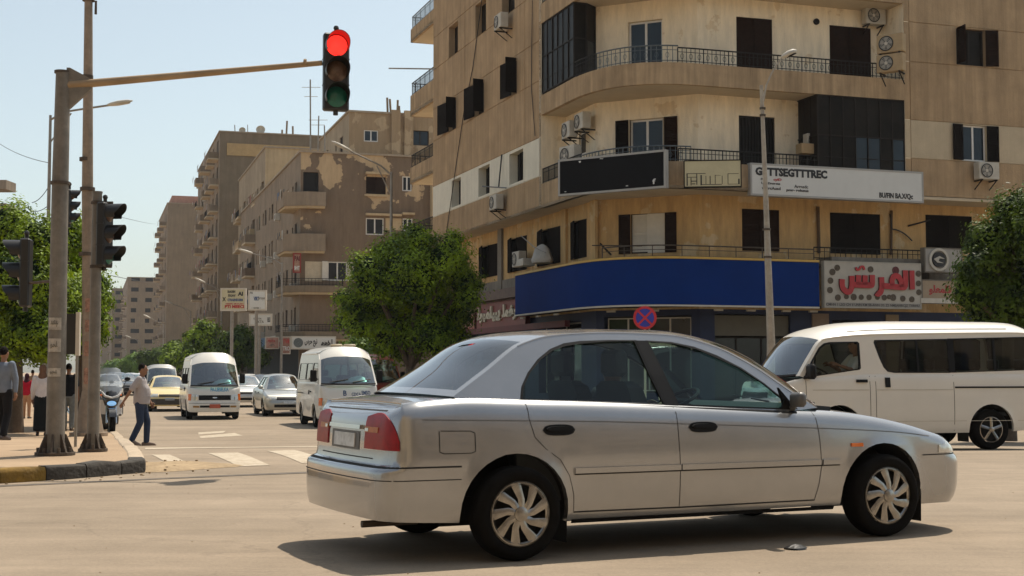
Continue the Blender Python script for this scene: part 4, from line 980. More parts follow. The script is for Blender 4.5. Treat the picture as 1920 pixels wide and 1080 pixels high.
sheet(PS, PS.hit(870, 560)[0], PS.hit(1060, 600)[0], 2.72, 2.95, .02, .2, mat('dark_red_lintel', (.13, .012, .012), .6, var=.2), 'lintel')
# loose cables and a pole above the fascia
cable([on(LF, 905, 0, .04), on(LF, 888, 128, .04), on(LF, 872, 205, .04), on(LF, 858, 300, .04), on(LF, 838, 440, .04)], 'thin dark cable running down the street side facade', .018, sag=.02)
cable([on(LF, 1000, 0, .04), on(LF, 998, 160, .04), on(LF, 1005, 255, .04)], 'thin dark cable down the near edge of the street side facade', .014)
cable([on(LF, 943, 290, .05), on(LF, 944, 352, .2)], 'short dark pipe above the lone air conditioner of the white banded wall', .03)
cable([on(LF, 918, 350, .3), on(LF, 963, 353, .3)], 'short dark bar over the lone air conditioner of the white banded wall', .025)
cable([on(LFi, 1009, 443, .7), on(LFi, 1045, 465, .9), on(LFi, 1062, 475, .8)], 'pale rod leaning over the ledge above the blue fascia', .02, m=GALV)
cable([on(SG1, 1137, 466, 1.3), on(SG1, 1225, 466, 1.1)], 'rusty horizontal bar above the blue fascia', .02, m=RUST); cable([on(SG1, 1150, 462, 1.2), on(SG1, 1172, 483, 1.3)], 'dark slanting strut above the blue fascia', .035, m=DFRAME)
cable([on(SG2, 1667, 402, .05), on(SG2, 1669, 430, .1), on(SG2, 1707, 452, .1)], 'dark cable looping down the ochre wall beside the white sign', .025, sag=-.1)
cable([on(SG2, 1670, 395, .05), on(SG2, 1669, 478, .05)], 'thick dark pipe on the ochre wall under the white sign', .05, m=mat('brown_pipe', (.10, .06, .03), .7)); cable([on(SG2, 1532, 388, .05), on(SG2, 1534, 475, .05)], 'rusty pipe on the ochre wall left of the open balcony', .06, m=MATS['brown_pipe'])
cable([on(SG2, 1701, 424, .05), on(SG2, 1735, 414, .3)], 'dark bar jutting from the ochre wall at the right window', .03)
cable([LF.p(S_END - .5, LF.hit(800, 143)[1], .05), at(729, 128, 64)], 'thin metal pole sticking out over the street from the far balconies', .035, m=GALV)
b = MB(); p = on(SG2, 1530, 41, .0); b.cyl(p, p + Vector((SG2.n.x, SG2.n.y, 0)) * .06, .11, 14); solo(b, 'vent_hole', DARK, 'round dark vent on the cream wall of the upper balcony', 'vent')
# ------------------------------------------------------------------ apartment blocks along the street
BR1 = peel('peeling_brown_render', (.20, .145, .10), (.52, .38, .23), .50, .555, 10.0, 17.0, seed=2)
BR2 = mat('brown_render', (.24, .185, .125), .93, var=.10, scale=.7, bump=.2, bscale=10, spec=.2, streak=.15, dirt=.2)
BR3 = mat('pinkish_brown_render', (.27, .205, .14), .93, var=.10, scale=.5, spec=.2, streak=.15, dirt=.2)
SIDE1 = mat('side_render', (.33, .26, .19), .93, var=.12, scale=.7, bump=.2, bscale=10, spec=.2, streak=.2, dirt=.3)
SIDE2 = mat('pale_side_render', (.42, .34, .24), .93, var=.12, scale=.6, spec=.2, streak=.2, dirt=.3)
SANDY = mat('sandy_render', (.55, .42, .26), .9, var=.10, scale=.5, spec=.2, streak=.15, dirt=.25)
PENT = peel('patched_sandy_render', (.36, .26, .16), (.48, .36, .23), .7, .56, seed=5)
PINK = mat('faded_pink_paint', (.42, .22, .16), .9, var=.15, dirt=.2)
CLOTH = [mat('laundry_%s' % n_, c_, .9, var=.2, scale=9) for n_, c_ in (('white', (.55, .52, .46)), ('red', (.28, .07, .05)), ('blue', (.08, .13, .22)), ('dark', (.05, .05, .05)), ('tan', (.35, .25, .15)))]
def sfr(Y, t):                                     # point on the street frame at depth Y and offset t from the street axis
 s_ = (Y - D2.y * t) / D1.y; return D1 * s_ + D2 * t
def balcony(parent, P, s0, s1, z0, depth, m, h=.85, slab=SOFF, rail=False, stuffn=0, base=0.0):
 """slab + parapet projecting from plane P, optionally with laundry and clutter"""
 b = MB()
 b.hexa([P.p(s0, z0, base), P.p(s1, z0, base), P.p(s1, z0, depth), P.p(s0, z0, depth), P.p(s0, z0 + .14, base), P.p(s1, z0 + .14, base), P.p(s1, z0 + .14, depth), P.p(s0, z0 + .14, depth)])
 o = b.build('balcony', slab, parent)
 b = MB()
 for (a, c, y0, y1) in ((s0, s1, depth - .1, depth), (s0, s0 + .1, base, depth - .1), (s1 - .1, s1, base, depth - .1)):
  zt = z0 + (.2 if rail else h)
  b.hexa([P.p(a, z0 + .14, y0), P.p(c, z0 + .14, y0), P.p(c, z0 + .14, y1), P.p(a, z0 + .14, y1), P.p(a, zt, y0), P.p(c, zt, y0), P.p(c, zt, y1), P.p(a, zt, y1)])
 q = b.build('parapet', m, None); q.parent = o; 
 for v in q.data.vertices: v.co = v.co - parent.location
 if rail:
  b = MB(); n = int((s1 - s0) / .25)
  b.tube([P.p(s0, z0 + h, depth - .05), P.p(s1, z0 + h, depth - .05)], .03, 4)
  for i in range(n + 1): s_ = s0 + (s1 - s0) * i / n; b.tube([P.p(s_, z0 + .2, depth - .05), P.p(s_, z0 + h, depth - .05)], .018, 4, caps=False)
  r_ = b.build('railing', IRON, None); r_.parent = o
  for v in r_.data.vertices: v.co = v.co - parent.location
 if stuffn:
  b = MB()
  b.tube([P.p(s0, z0 + 1.0, depth + .25), P.p(s1, z0 + 1.0, depth + .25)], .012, 4, 3)
  for i in range(stuffn):
   s_ = rnd.uniform(s0 + .1, s1 - .4); w_ = rnd.uniform(.25, .6); h_ = rnd.uniform(.35, .9); y_ = depth + .25 + rnd.uniform(-.05, .05)
   k = rnd.randrange(5); b.face([P.p(s_, z0 + 1.0, y_), P.p(s_ + w_, z0 + 1.0, y_), P.p(s_ + w_ * .95, z0 + 1.0 - h_, y_ + .04), P.p(s_ + w_ * .05, z0 + 1.0 - h_ * rnd.uniform(.85, 1), y_ + .03)], k)
  q = b.build('laundry', CLOTH, None); q.parent = o
  for v in q.data.vertices: v.co = v.co - parent.location
 return o
FSH = mat('faded_green_shutter', (.10, .14, .11), .8, var=.2)
def unit(parent, P, s_, z_, off, w_=.8, h=.55):    # a far air conditioner, small enough to be one piece
 b = MB(); b.hexa([P.p(s_, z_, .02), P.p(s_ + w_, z_, .02), P.p(s_ + w_, z_, off), P.p(s_, z_, off), P.p(s_, z_ + h, .02), P.p(s_ + w_, z_ + h, .02), P.p(s_ + w_, z_ + h, off), P.p(s_, z_ + h, off)])
 c = P.p(s_ + w_ * .42, z_ + h * .5, off + .004); d3 = Vector((P.d.x, P.d.y, 0)); b.face([c + d3 * (h * .38 * math.cos(t)) + Vector((0, 0, h * .38 * math.sin(t))) for t in (j * math.pi / 6 for j in range(12))], 1)
 return b.build('air_conditioner', [ACW, ACD], parent)
def block(Y, t, wid, dep, H_, label, mF, mS, front=(), side_rows=8, side_cols=3, seed=1, parap=.6, group=None, balc=.6, lau=2, storey=3.1, z1=4.2, sidew=1.1, roofm=ROOF):
 """an apartment block: camera-facing wall at depth Y, street wall running away; returns empty and planes"""
 r_ = random.Random(seed); c = sfr(Y, t); root = empty('apartment_building', (c.x, c.y, -.45), label, 'building', group)
 PF = Plane(c, D2, -D1); PSd = Plane(c, D1, -D2); z0 = -.45
 holes = [(a, b_, za, zb_, .22) for a, b_, za, zb_ in front]
 b = MB(); wall(b, PF, 0, wid, z0, H_, holes, gd=.03); b.build('front_wall', [mF, DARK], root)
 hs, items = [], []; cw = dep / side_cols
 for i in range(side_cols):
  typ = r_.random()
  for j in range(side_rows):
   zb_ = z1 + storey * j; 
   if zb_ + 2.2 > H_ - .3: break
   s0 = cw * (i + .5)
   if typ < balc: hs.append((s0 - 1.0, s0 + 1.0, zb_ + .15, zb_ + 2.35, .6)); items.append(('b', s0, zb_))
   else: hs.append((s0 - sidew / 2, s0 + sidew / 2, zb_ + .9, zb_ + 2.2, .22)); items.append(('w', s0, zb_))
   if cw > 3.6: hs.append((s0 + cw * .3, s0 + cw * .3 + .7, zb_ + 1.0, zb_ + 2.1, .2))
 b = MB(); wall(b, PSd, 0, dep, z0, H_, [(0.4, dep - .4, .2, 3.0, .8)] + hs); b.build('side_wall', [mS, DARK], root)
 for kd, s0, zb_ in items:
  if kd == 'b': balcony(root, PSd, s0 - min(1.5, cw * .42), s0 + min(1.5, cw * .42), zb_ - .05, r_.uniform(.9, 1.3), mS if r_.random() < .6 else mF, rail=r_.random() < .4, stuffn=lau if r_.random() < .75 else 0)
  else:
   if r_.random() < .75: b = MB(); hh = r_.choice((1.3, 1.3, .7)); b.hexa([PSd.p(s0 - sidew / 2, zb_ + 2.2 - hh, -.12), PSd.p(s0 + sidew / 2, zb_ + 2.2 - hh, -.12), PSd.p(s0 + sidew / 2, zb_ + 2.2 - hh, -.08), PSd.p(s0 - sidew / 2, zb_ + 2.2 - hh, -.08), PSd.p(s0 - sidew / 2, zb_ + 2.2, -.12), PSd.p(s0 + sidew / 2, zb_ + 2.2, -.12), PSd.p(s0 + sidew / 2, zb_ + 2.2, -.08), PSd.p(s0 - sidew / 2, zb_ + 2.2, -.08)]); b.build('shutter', r_.choice((SHUT, SHUTD, FSH, SHUTW)), root)
   if r_.random() < .6: unit(root, PSd, s0 - .4, zb_ + .3, .4)
 far_ = [c + D2 * wid, c + D2 * wid + D1 * dep, c + D1 * dep]
 b = MB()
 for p, q in zip(far_[:-1], far_[1:]): b.face([(*p, z0), (*q, z0), (*q, H_), (*p, H_)])
 b.build('back_wall', mS, root)
 b = MB(); fp = [c - D2 * .12 - D1 * .12, c + D2 * (wid + .1) - D1 * .12, c + D2 * (wid + .1) + D1 * (dep + .1), c + D1 * (dep + .1) - D2 * .12]
 b.prism([tuple(p) for p in fp], H_, H_ + .14); 
 b.build('roof', roofm, root)
 return root, PF, PSd
def clutter_roof(root, P, H_, items):
 for s_, d_, h, r_ in items:
  b = MB(); p = P.p(s_, H_, -d_); b.tube([p, p + Vector((rnd.uniform(-.1, .1), 0, h))], r_, 5)
  if r_ < .07 and h > 2.5: b.tube([p + Vector((-.7, 0, h * .9)), p + Vector((.7, 0, h * .9))], .02, 4); b.tube([p + Vector((-.5, 0, h * .78)), p + Vector((.5, 0, h * .78))], .02, 4)
  b.build('antenna' if r_ < .07 else 'column_stub', GALV if r_ < .07 else BR3, root)
def dish(root, P, s_, z_, d_=2.0, r_=.55):
 b = MB(); c = P.p(s_, z_ + .9, -d_); b.tube([P.p(s_, z_, -d_), c], .04, 5)
 b.loft([[c + Vector((q * math.cos(t), y, q * math.sin(t) * .9 + y * .5)) for t in (j * math.pi / 8 for j in range(16))] for q, y in ((r_, -.25), (r_ * .7, -.08), (r_ * .3, .0), (.01, .02))]); b.build('satellite_dish', ACW, root)
TS = 14.4
# M1: the nearest block after the corner building
c1 = sfr(100, TS); PM = Plane(c1, D2, -D1); PMs = Plane(c1, D1, -D2)
def mh(u0, u1, vt, vb): return PM.hit(u0, 400)[0], PM.hit(u1, 400)[0], PM.hit(u0, vb)[1], PM.hit(u0, vt)[1]
mw = [mh(686, 723, 331, 363), mh(754, 772, 330, 358), mh(686, 720, 408, 440), mh(755, 774, 409, 433), mh(615, 652, 490, 526), mh(690, 722, 490, 526)]
recess = [mh(568, 597, 322, 360), mh(560, 568, 408, 442), mh(572, 602, 488, 527)]
H1 = PM.hit(600, 287)[1]
print('M1 corner u', (c1.x / c1.y * FPX + 960), 'H', H1, mw)
m1, PF1, PS1 = block(100, TS, 17, 42, H1, 'peeling brown five storey block behind the round tree', BR1, SIDE1, front=mw + recess[:1], side_rows=5, side_cols=9, seed=11, balc=.45, lau=5, z1=3.6)
for i, h in enumerate(mw):
 if i == 0: window(m1, PM, *h, .08, frame=SHUTD, pane=False, leaves=1, shutters=[('l', (h[1] - h[0]) / 2, 0, SHUT, True), ('r', (h[1] - h[0]) / 2, 0, SHUT, True)])
 else: window(m1, PM, *h, .08, frame=WFRAME, pane=PANE, leaves=2, fw=.09, shutters=[('l', .45, 165, SHUTW, True), ('r', .45, 165, SHUTW, True)] if i == 4 else [])
def slabp(P, u0, u1, vt, vb, off, m, name, par): 
 s0, s1 = P.hit(u0, 400)[0], P.hit(u1, 400)[0]; za, zb_ = P.hit(u0, vb)[1], P.hit(u0, vt)[1]
 b = MB(); b.hexa([P.p(s0, za, .0), P.p(s1, za, .0), P.p(s1, za, off), P.p(s0, za, off), P.p(s0, zb_, .0), P.p(s1, zb_, .0), P.p(s1, zb_, off), P.p(s0, zb_, off)]); return b.build(name, m, par)
for r_ in ((684, 724, 323, 327, .5, SANDY, 'lintel'), (683, 725, 364, 368, .15, SANDY, 'sill'), (685, 752, 400, 404, .35, SANDY, 'lintel'), (723, 753, 409, 431, .02, SANDY, 'panel'), (753, 776, 399, 403, .4, SANDY, 'lintel'), (573, 605, 490, 527, .02, mat('cream_blind', (.55, .47, .34), .8), 'blind')): slabp(PM, *r_, m1)
# balconies wrapping the near corner of M1
for u0, u1, vt, vb, dp, rl in ((541, 607, 362, 392, 1.1, 0), (537, 607, 440, 476, 1.1, 0), (530, 640, 528, 553, 1.3, 1), (520, 655, 612, 640, 1.2, 1)):
 za, zb_ = PM.hit(600, vb)[1], PM.hit(600, vt)[1]; s1 = PM.hit(u1, 400)[0]; cc = c1
 pth = [cc + D2 * s1 - D1 * .02, cc + D2 * s1 - D1 * dp * .55, cc + D2 * .3 - D1 * dp * .55, cc - D2 * 1.1 + D1 * .3, cc - D2 * 1.15 + D1 * 3.6, cc - D2 * .02 + D1 * 3.6]
 b = MB(); b.prism([tuple(p) for p in pth] + [tuple(cc + D1 * .02 + D2 * .02)], za, za + .15); o = b.build('balcony', SANDY, m1)
 b = MB(); i_ = offs(pth[::-1], -.1)[::-1]
 zt = zb_ if not rl else za + .15 + (zb_ - za) * .5
 for i in range(len(pth) - 1): b.hexa([(*pth[i], za + .15), (*pth[i + 1], za + .15), (*i_[i + 1], za + .15), (*i_[i], za + .15), (*pth[i], zt), (*pth[i + 1], zt), (*i_[i + 1], zt), (*i_[i], zt)])
 b.build('parapet', SIDE1 if not rl else BR2, m1)
 if rl: railing(m1, [(*p, zt) for p in i_], .5, IRON, .25)
b = MB(); 
for k_ in range(26):
 z_ = rnd.choice((PM.hit(600, 362)[1], PM.hit(600, 440)[1], PM.hit(600, 528)[1] + .5)); p = c1 - D2 * rnd.uniform(1.1, 1.3) + D1 * rnd.uniform(.3, 3.5); w_ = rnd.uniform(.2, .5)
 b.face([(p.x, p.y, z_ + .3), (p.x + w_ * D1.x, p.y + w_, z_ + .3), (p.x + w_ * D1.x, p.y + w_, z_ - rnd.uniform(.1, .6)), (p.x, p.y, z_ - rnd.uniform(.1, .6))], rnd.randrange(5))
b.build('laundry', CLOTH, m1)
# rooftop block standing behind M1
hP = (PM.hit(655, 209)[1])
c2 = sfr(106, TS + 4.4); PT = Plane(c2, D2, -D1)
def th(P, u0, u1, vt, vb): return P.hit(u0, 300)[0], P.hit(u1, 300)[0], P.hit(u0, vb)[1], P.hit(u0, vt)[1]
tw = [th(PT, 682, 709, 243, 265), th(PT, 771, 804, 244, 272)]; HT = PT.hit(660, 210)[1]
print('tower H', HT, 'u', c2.x / c2.y * FPX + 960)
tb, _, _ = block(106, TS + 4.4, 16, 14, HT, 'taller patched sandy block rising behind the peeling brown block', PENT, SIDE2, front=tw, side_rows=6, side_cols=2, seed=4, balc=0, z1=17.5, sidew=1.4)
window(tb, PT, *tw[0], .08, frame=WFRAME, leaves=2, fw=.09); window(tb, PT, *tw[1], .08, frame=DFRAME, leaves=2, fw=.09)
for u in (733, 757): s_ = PT.hit(u, 250)[0]; b = MB(); b.hexa([PT.p(s_, 10, .0), PT.p(s_ + .7, 10, 0), PT.p(s_ + .7, 10, .3), PT.p(s_, 10, .3), PT.p(s_, HT + .3, .0), PT.p(s_ + .7, HT + .3, 0), PT.p(s_ + .7, HT + .3, .3), PT.p(s_, HT + .3, .3)]); b.build('pier', PENT, tb)
clutter_roof(tb, PT, HT, [(PT.hit(u, 200)[0], .6, h, .09) for u, h in ((730, 1.4), (736, 1.3), (748, 1.25), (752, .8))])
clutter_roof(m1, PM, H1, [(PM.hit(u, 290)[0], 2.0, h, r_) for u, h, r_ in ((590, 5.8, .06), (604, 3.1, .05), (618, 2.4, .05))])
slabp(PM, 806, 816, 345, 560, .6, SANDY, 'corner_pier', m1)
for i, (s_, w_, c_) in enumerate(((3, 5, (.30, .05, .04)), (9, 4, (.5, .46, .38)), (14, 6, (.05, .12, .20)), (21, 5, (.45, .30, .08)), (27, 7, (.22, .05, .05)), (35, 5, (.4, .4, .36)))):
 b = MB(); b.hexa([PS1.p(s_, 3.0, .1), PS1.p(s_ + w_, 3.0, .1), PS1.p(s_ + w_, 3.0, .5), PS1.p(s_, 3.0, .5), PS1.p(s_, 3.9, .1), PS1.p(s_ + w_, 3.9, .1), PS1.p(s_ + w_, 3.9, .5), PS1.p(s_, 3.9, .5)]); b.build('shop_fascia', mat('fascia_%d' % i, c_, .7, var=.25, scale=3), m1)
# M2 behind M1, T1, T2 and the far ones
def near_corner(Y, u): return (u - 185) * Y / FPX          # street offset of an image column at depth Y
m2, PF2, PS2 = block(128, near_corner(128, 500) * .985, 16, 24, at(500, 277, 128).z, 'sandy block with beige top wall between the peeling block and the tall brown tower', SANDY, SIDE2, side_rows=6, side_cols=6, seed=21, balc=.6, lau=5)
T1Y = 160
hT = at(430, 247, T1Y).z; PTt = Plane(sfr(T1Y, near_corner(T1Y, 416)), D2, -D1)
t1, _, PSt = block(T1Y, near_corner(T1Y, 416) * .985, 24, 34, hT, 'tall dark brown tower block with stacked balconies facing the street', BR2, SIDE1, side_rows=9, side_cols=6, seed=35, balc=.8, lau=5)
slabp(PTt, 424, 582, 268, 291, .05, mat('yellow_band_paint', (.50, .34, .16), .9, var=.08, dirt=.2), 'painted_band', t1)
pen = MB(); 
clutter_roof(t1, PTt, hT, [(PTt.hit(u, 245)[0], 3, h, r_) for u, h, r_ in ((446, 1.4, .06), (470, 1.5, .05), (543, 2.2, .12), (556, 1.6, .12), (535, 1.1, .12))]); dish(t1, PTt, PTt.hit(493, 245)[0], hT); dish(t1, PTt, PTt.hit(460, 245)[0], hT, 3, .4)
hs = [PTt.hit(0, 0)]
# upper cornice box on the street side of T1
T2Y = 262
hT2 = at(330, 381, T2Y).z
t2, PFa, PSa = block(T2Y, near_corner(T2Y, 320), 22, 34, hT2, 'tall pinkish brown tower further along the street with blank end wall', BR3, SIDE1, side_rows=11, side_cols=3, seed=51, balc=.9, lau=3, sidew=1.6)
PTa = Plane(sfr(T2Y, near_corner(T2Y, 322)), D2, -D1)
b = MB(); cc = sfr(T2Y + 1, near_corner(T2Y, 322) + .6); b.prism([tuple(cc), tuple(cc + D2 * 20), tuple(cc + D2 * 20 + D1 * 20), tuple(cc + D1 * 20)], hT2 + .1, hT2 + 1.6); b.build('roof_room', PINK, t2)
T3 = [(400, 250, 44, 520, 'far grey brown block with terraced top near the end of the street', 61), (470, 223, 40, 541, 'hazy far block left of the terraced one', 62)]
for Y_, u_, w_, v_, l_, sd_ in T3: block(Y_, near_corner(Y_, u_), w_, 60, at(u_, v_, Y_).z, l_, BR3, SIDE1, side_rows=9, side_cols=3, seed=sd_, balc=.9, lau=0, front=[(a + (z_ % 3) * .7, a + 1.2 + (z_ * 7 % 5) * .3 + (z_ % 3) * .7, z_, z_ + 1.2 + (a * z_ % 3) * .3) for a in (1, 5, 9, 14, 19) for z_ in (6, 9, 12, 15, 18, 21, 24, 27)])
block(640, near_corner(640, 205), 60, 90, at(205, 566, 640).z, 'very hazy block beyond all the others on the right of the street', BR3, SIDE1, side_rows=8, side_cols=3, seed=63, balc=0, lau=0)
block(820, near_corner(820, 188), 60, 90, at(190, 618, 820).z, 'faintest block at the very end of the street', BR3, SIDE1, side_rows=6, side_cols=3, seed=64, balc=0, lau=0)
# a balcony building just entering at the left edge
b = MB(); c = at(-6, 700, 150); lb = empty('apartment_building', (c.x - 8, c.y, -.45), 'block whose balconies just show at the left edge above the trees', 'building')
b.box((c.x - 20, c.y, -.45), (c.x - 5.6, c.y + 5, at(0, 335, 150).z)); b.build('wall', BR3, lb)
for v in (352, 396, 440, 484): q = MB(); z_ = at(0, v, 150).z; q.box((c.x - 5.6, c.y + 1, z_), (c.x + .2, c.y + 4, z_ + 1.0)); q.build('balcony', SIDE1, lb)
# ---- street side signs
def post_sign(u0, u1, vt, vb, Y, label, items, face=SIGNC, post=True, H0=-.3):
 P = Plane(at((u0 + u1) / 2, 600, Y).xy, (1, 0)); B_ = board(P, u0, u1, vt, vb, u0, .0, .25, face, TRIMW, 'billboard', label, 'sign', fr=.1); root, pt = B_[0], B_[1]
 words(B_, items)
 if post: b = MB(); a = pt(.45, 0, -.12); b.cyl((a.x, a.y, H0), (a.x, a.y, a.z), .11, 8); b.build('post', GALV, root)
 return B_
BLU = mat('blue_lettering', (.06, .10, .20), .6); GRN = mat('dim_lettering', (.16, .15, .12), .7)
post_sign(415, 463, 540, 583, 92, 'cream billboard on a post crowded with black, blue and red lines of letters', [('EAAORN', .28, .78, .3, .12, INK, .05), ('ITOVY', .30, .60, .3, .12, INK, .05), ('AI', .68, .66, .2, .18, INK, .05), ('CTRAENDURM', .28, .42, .60, .12, BLU, .06), ('TEEFE SRYLEN', .2, .28, .7, .06, REDL, .03), ('PTI MEECI', .18, .12, .75, .14, REDL, .05), ('X', .08, .42, .14, .18, INK, .05)])
post_sign(467, 501, 544, 582, 95, 'grey white billboard right of the cream one with a small blue picture', [('Afs', .08, .82, .18, .1, GRN, .02), ('VIRT', .3, .48, .3, .2, BLU, .05), ('uroye', .55, .5, .4, .14, GRN, .02), ('- eoes -', .2, .08, .5, .08, GRN, .02)], face=SIGNW)
post_sign(469, 512, 588, 611, 97, 'grey white sign board below the two billboards', [('ENETIA', .2, .52, .35, .14, GRN, .02), ('AIKTA', .25, .22, .4, .22, GRN, .02), ('IBSI', .8, .3, .12, .4, INK, .02)], face=SIGNW)
PQ = Plane(PM.p(0, 0, 1.0).xy, D2, -D1)
B_ = board(PQ, 548, 632, 630, 655, 548, 0, .3, SIGNW, TRIMW, 'shop_sign', 'white shop sign with a round grey emblem and black Arabic letters on the peeling block', 'shop sign', fr=.08)
words(B_, [('\uFEB1\uFEAE\uFEA3 \uFECA\uFEF4\uFEE7', .30, .2, .28, .6, INK, .04), ('\uFEE4\uFEE4\uFEA8\uFEDF', .66, .28, .26, .5, INK, .05)])
root, pt, rt, up, n3, W_, H_, bx = B_; b = MB(); c = pt(.16, .5, -.01)
b.loft([[c + rt * (q * math.cos(t)) + up * (q * math.sin(t)) + n3 * y for t in (j * math.pi / 10 for j in range(20))] for q, y in ((H_ * .36, 0), (H_ * .36, .03), (H_ * .2, .03), (H_ * .18, .01), (.01, .01))]); b.build('emblem', mat('grey_emblem', (.12, .14, .14), .6, var=.4, scale=20), root)
PQ2 = Plane(PM.p(0, 0, 1.0).xy, (D2 * .6 + D1 * -.8)); 
B_ = board(PQ, 531, 547, 631, 664, 531, .05, .3, mat('faded_red_sign', (.30, .15, .11), .7, var=.3, scale=3), TRIMW, 'shop_sign', 'narrow faded red sign left of the white emblem sign', 'shop sign', fr=.06); words(B_, [('TVR', .1, .6, .8, .25, REDL, .03), ('TRO', .1, .2, .8, .25, SIGNW, .03)])
B_ = board(PQ, 502, 528, 631, 654, 502, -.6, .3, mat('faded_pink_sign', (.42, .24, .19), .7, var=.3, scale=3), TRIMW, 'shop_sign', 'faded pink sign at the foot of the street lamp by the peeling block', 'shop sign', fr=.06); words(B_, [('PEHTA', .2, .55, .5, .2, REDL, .03), ('-ST-', .3, .2, .4, .2, GRN, .03)])
B_ = board(PM, 547, 562, 476, 513, 547, .9, .15, mat('red_panel', (.34, .20, .14), .8, var=.3, scale=4), mat('red_panel_frame', (.25, .03, .02), .6), 'sign_board', 'small red and white sign hung on the corner balcony of the peeling block', fr=.1); words(B_, [('PAI', .15, .6, .7, .25, REDS, .05), ('BHT', .15, .15, .7, .2, SIGNW, .05)])
# the near side of the junction, out of frame behind the camera: added to reflect in car paint and cut sky light
for x0, x1, H_, y_, m_, l_ in ((-75, -31, 19, -17, SIDE2, 'block added unseen on the near side of the junction, left behind the viewpoint'), (-28, 12, 22, -19, SANDY, 'block added unseen on the near side of the junction, straight behind the viewpoint'), (15, 60, 18, -17, SIDE1, 'block added unseen on the near side of the junction, right behind the viewpoint')):
 root = empty('apartment_building', (x0, y_, 0), l_, 'building'); PB_ = Plane((x0, y_), (1, 0), (0, 1)); W_ = x1 - x0
 hs = [(a, a + 1.3, z, z + 1.5, .2) for a in [1.5 + 3.1 * i for i in range(int((W_ - 3) / 3.1))] for z in (5.2, 8.4, 11.6, 14.8) if z + 2 < H_] + [(2 + 5 * i, 5.6 + 5 * i, .1, 3.0, .5) for i in range(int((W_ - 4) / 5))]
 b = MB(); wall(b, PB_, 0, W_, 0, H_, hs); b.box((x0, y_ - 12, 0), (x1, y_ - .6, H_)); b.build('wall', [m_, DARK], root)
 for i in range(int(W_ / 6.2)): balcony(root, PB_, 1 + 6.2 * i, 3.6 + 6.2 * i, 4.2 + 3.2 * (i % 4), 1.1, m_)
# ------------------------------------------------------------------ poles, signals and lamps
def flange(mb, r, h, R_, n=6, z0=0.0):
 mb.cyl((0, 0, z0), (0, 0, z0 + .035), R_, 20)
 for i in range(n):
  a = 2 * math.pi * i / n + .3; c, s = math.cos(a), math.sin(a); t = .012
  P = lambda rr, z, o: (rr * c - o * s, rr * s + o * c, z0 + z)
  mb.hexa([P(r * .8, .035, -t), P(R_ * .92, .035, -t), P(R_ * .92, .035, t), P(r * .8, .035, t), P(r * .8, h, -t), P(r * 1.05, h, -t), P(r * 1.05, h, t), P(r * .8, h, t)])
  q = 2 * math.pi * (i + .5) / n + .3; mb.cyl((R_ * .82 * math.cos(q), R_ * .82 * math.sin(q), z0 + .03), (R_ * .82 * math.cos(q), R_ * .82 * math.sin(q), z0 + .09), .022, 6)
RLENS = mat('lit_red_lens', (.75, .02, .015), .3, var=.15, scale=40, emit=(1.0, .03, .02), estr=1.5)
ALENS = mat('dark_amber_lens', (.13, .075, .05), .25, var=.2, scale=30); GLENS = mat('dark_green_lens', (.012, .13, .095), .25, var=.25, scale=30)
REDGLOW = mat('visor_red_glow', (.55, .03, .03), .45, var=.1)  # lit lamp's red glow painted onto the inside of its visor
def signal_head(name, loc, rz, label, s=1.0, group=None, lit=True, back=True):
 """three-lens head facing local -y; origin at the bottom of the housing"""
 o = empty(name, loc, label, 'traffic light', group, rz)
 w_, d, h = .33 * s, .14 * s, 1.0 * s
 b = MB(); b.rbox((-w_ / 2, 0, 0), (w_ / 2, d, h), .02)
 for i in (1, 2): b.box((-w_ / 2 - .004, .01, h * i / 3 - .006), (w_ / 2 + .004, d - .01, h * i / 3 + .006))
 b.cyl((0, d / 2, h), (0, d / 2, h + .06), .025, 8); b.sphere((0, d / 2, h + .07), .035, 8); b.cyl((0, d / 2, -.05), (0, d / 2, 0), .03, 8)
 child('housing', b.mesh('housing', BLACKP, 30), o)
 for i, (m, z) in enumerate(((RLENS if lit else ALENS, .83), (ALENS, .5), (GLENS, .17))):
  c = (0, 0, h * z); r = .135 * s; l = MB()
  l.lathe([(r, -.008), (r * .8, -.03), (r * .45, -.042), (.001, -.046)], c, 20, 'y'); lo2 = child('lens', l.mesh('lens', m, 60), o)
  v = MB(); N = 22; rings = []
  for y in (0, -.10 * s, -.26 * s):
   ring = []
   for q in range(N + 1):
    t = math.pi * (-.16 + 1.32 * q / N); 
    yy = y if y > -.2 * s else y * (.55 + .45 * max(0, math.sin(min(max(t, 0), math.pi))) ** .5)
    ring.append((r * 1.12 * math.cos(t), yy, h * z + r * 1.12 * math.sin(t)))
   rings.append(ring)
  v.loft(rings, False); k = len(v.v)
  inner_ = [[(p[0] * .965, p[1], h * z + (p[2] - h * z) * .965) for p in ring] for ring in rings]; v.loft(inner_, False, mi=1)
  for ra, rb in zip(rings[2], inner_[2]): pass
  for j in range(N): v.face([rings[2][j], rings[2][j + 1], inner_[2][j + 1], inner_[2][j]])
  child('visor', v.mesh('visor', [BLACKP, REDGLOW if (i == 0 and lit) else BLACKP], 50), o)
 return o
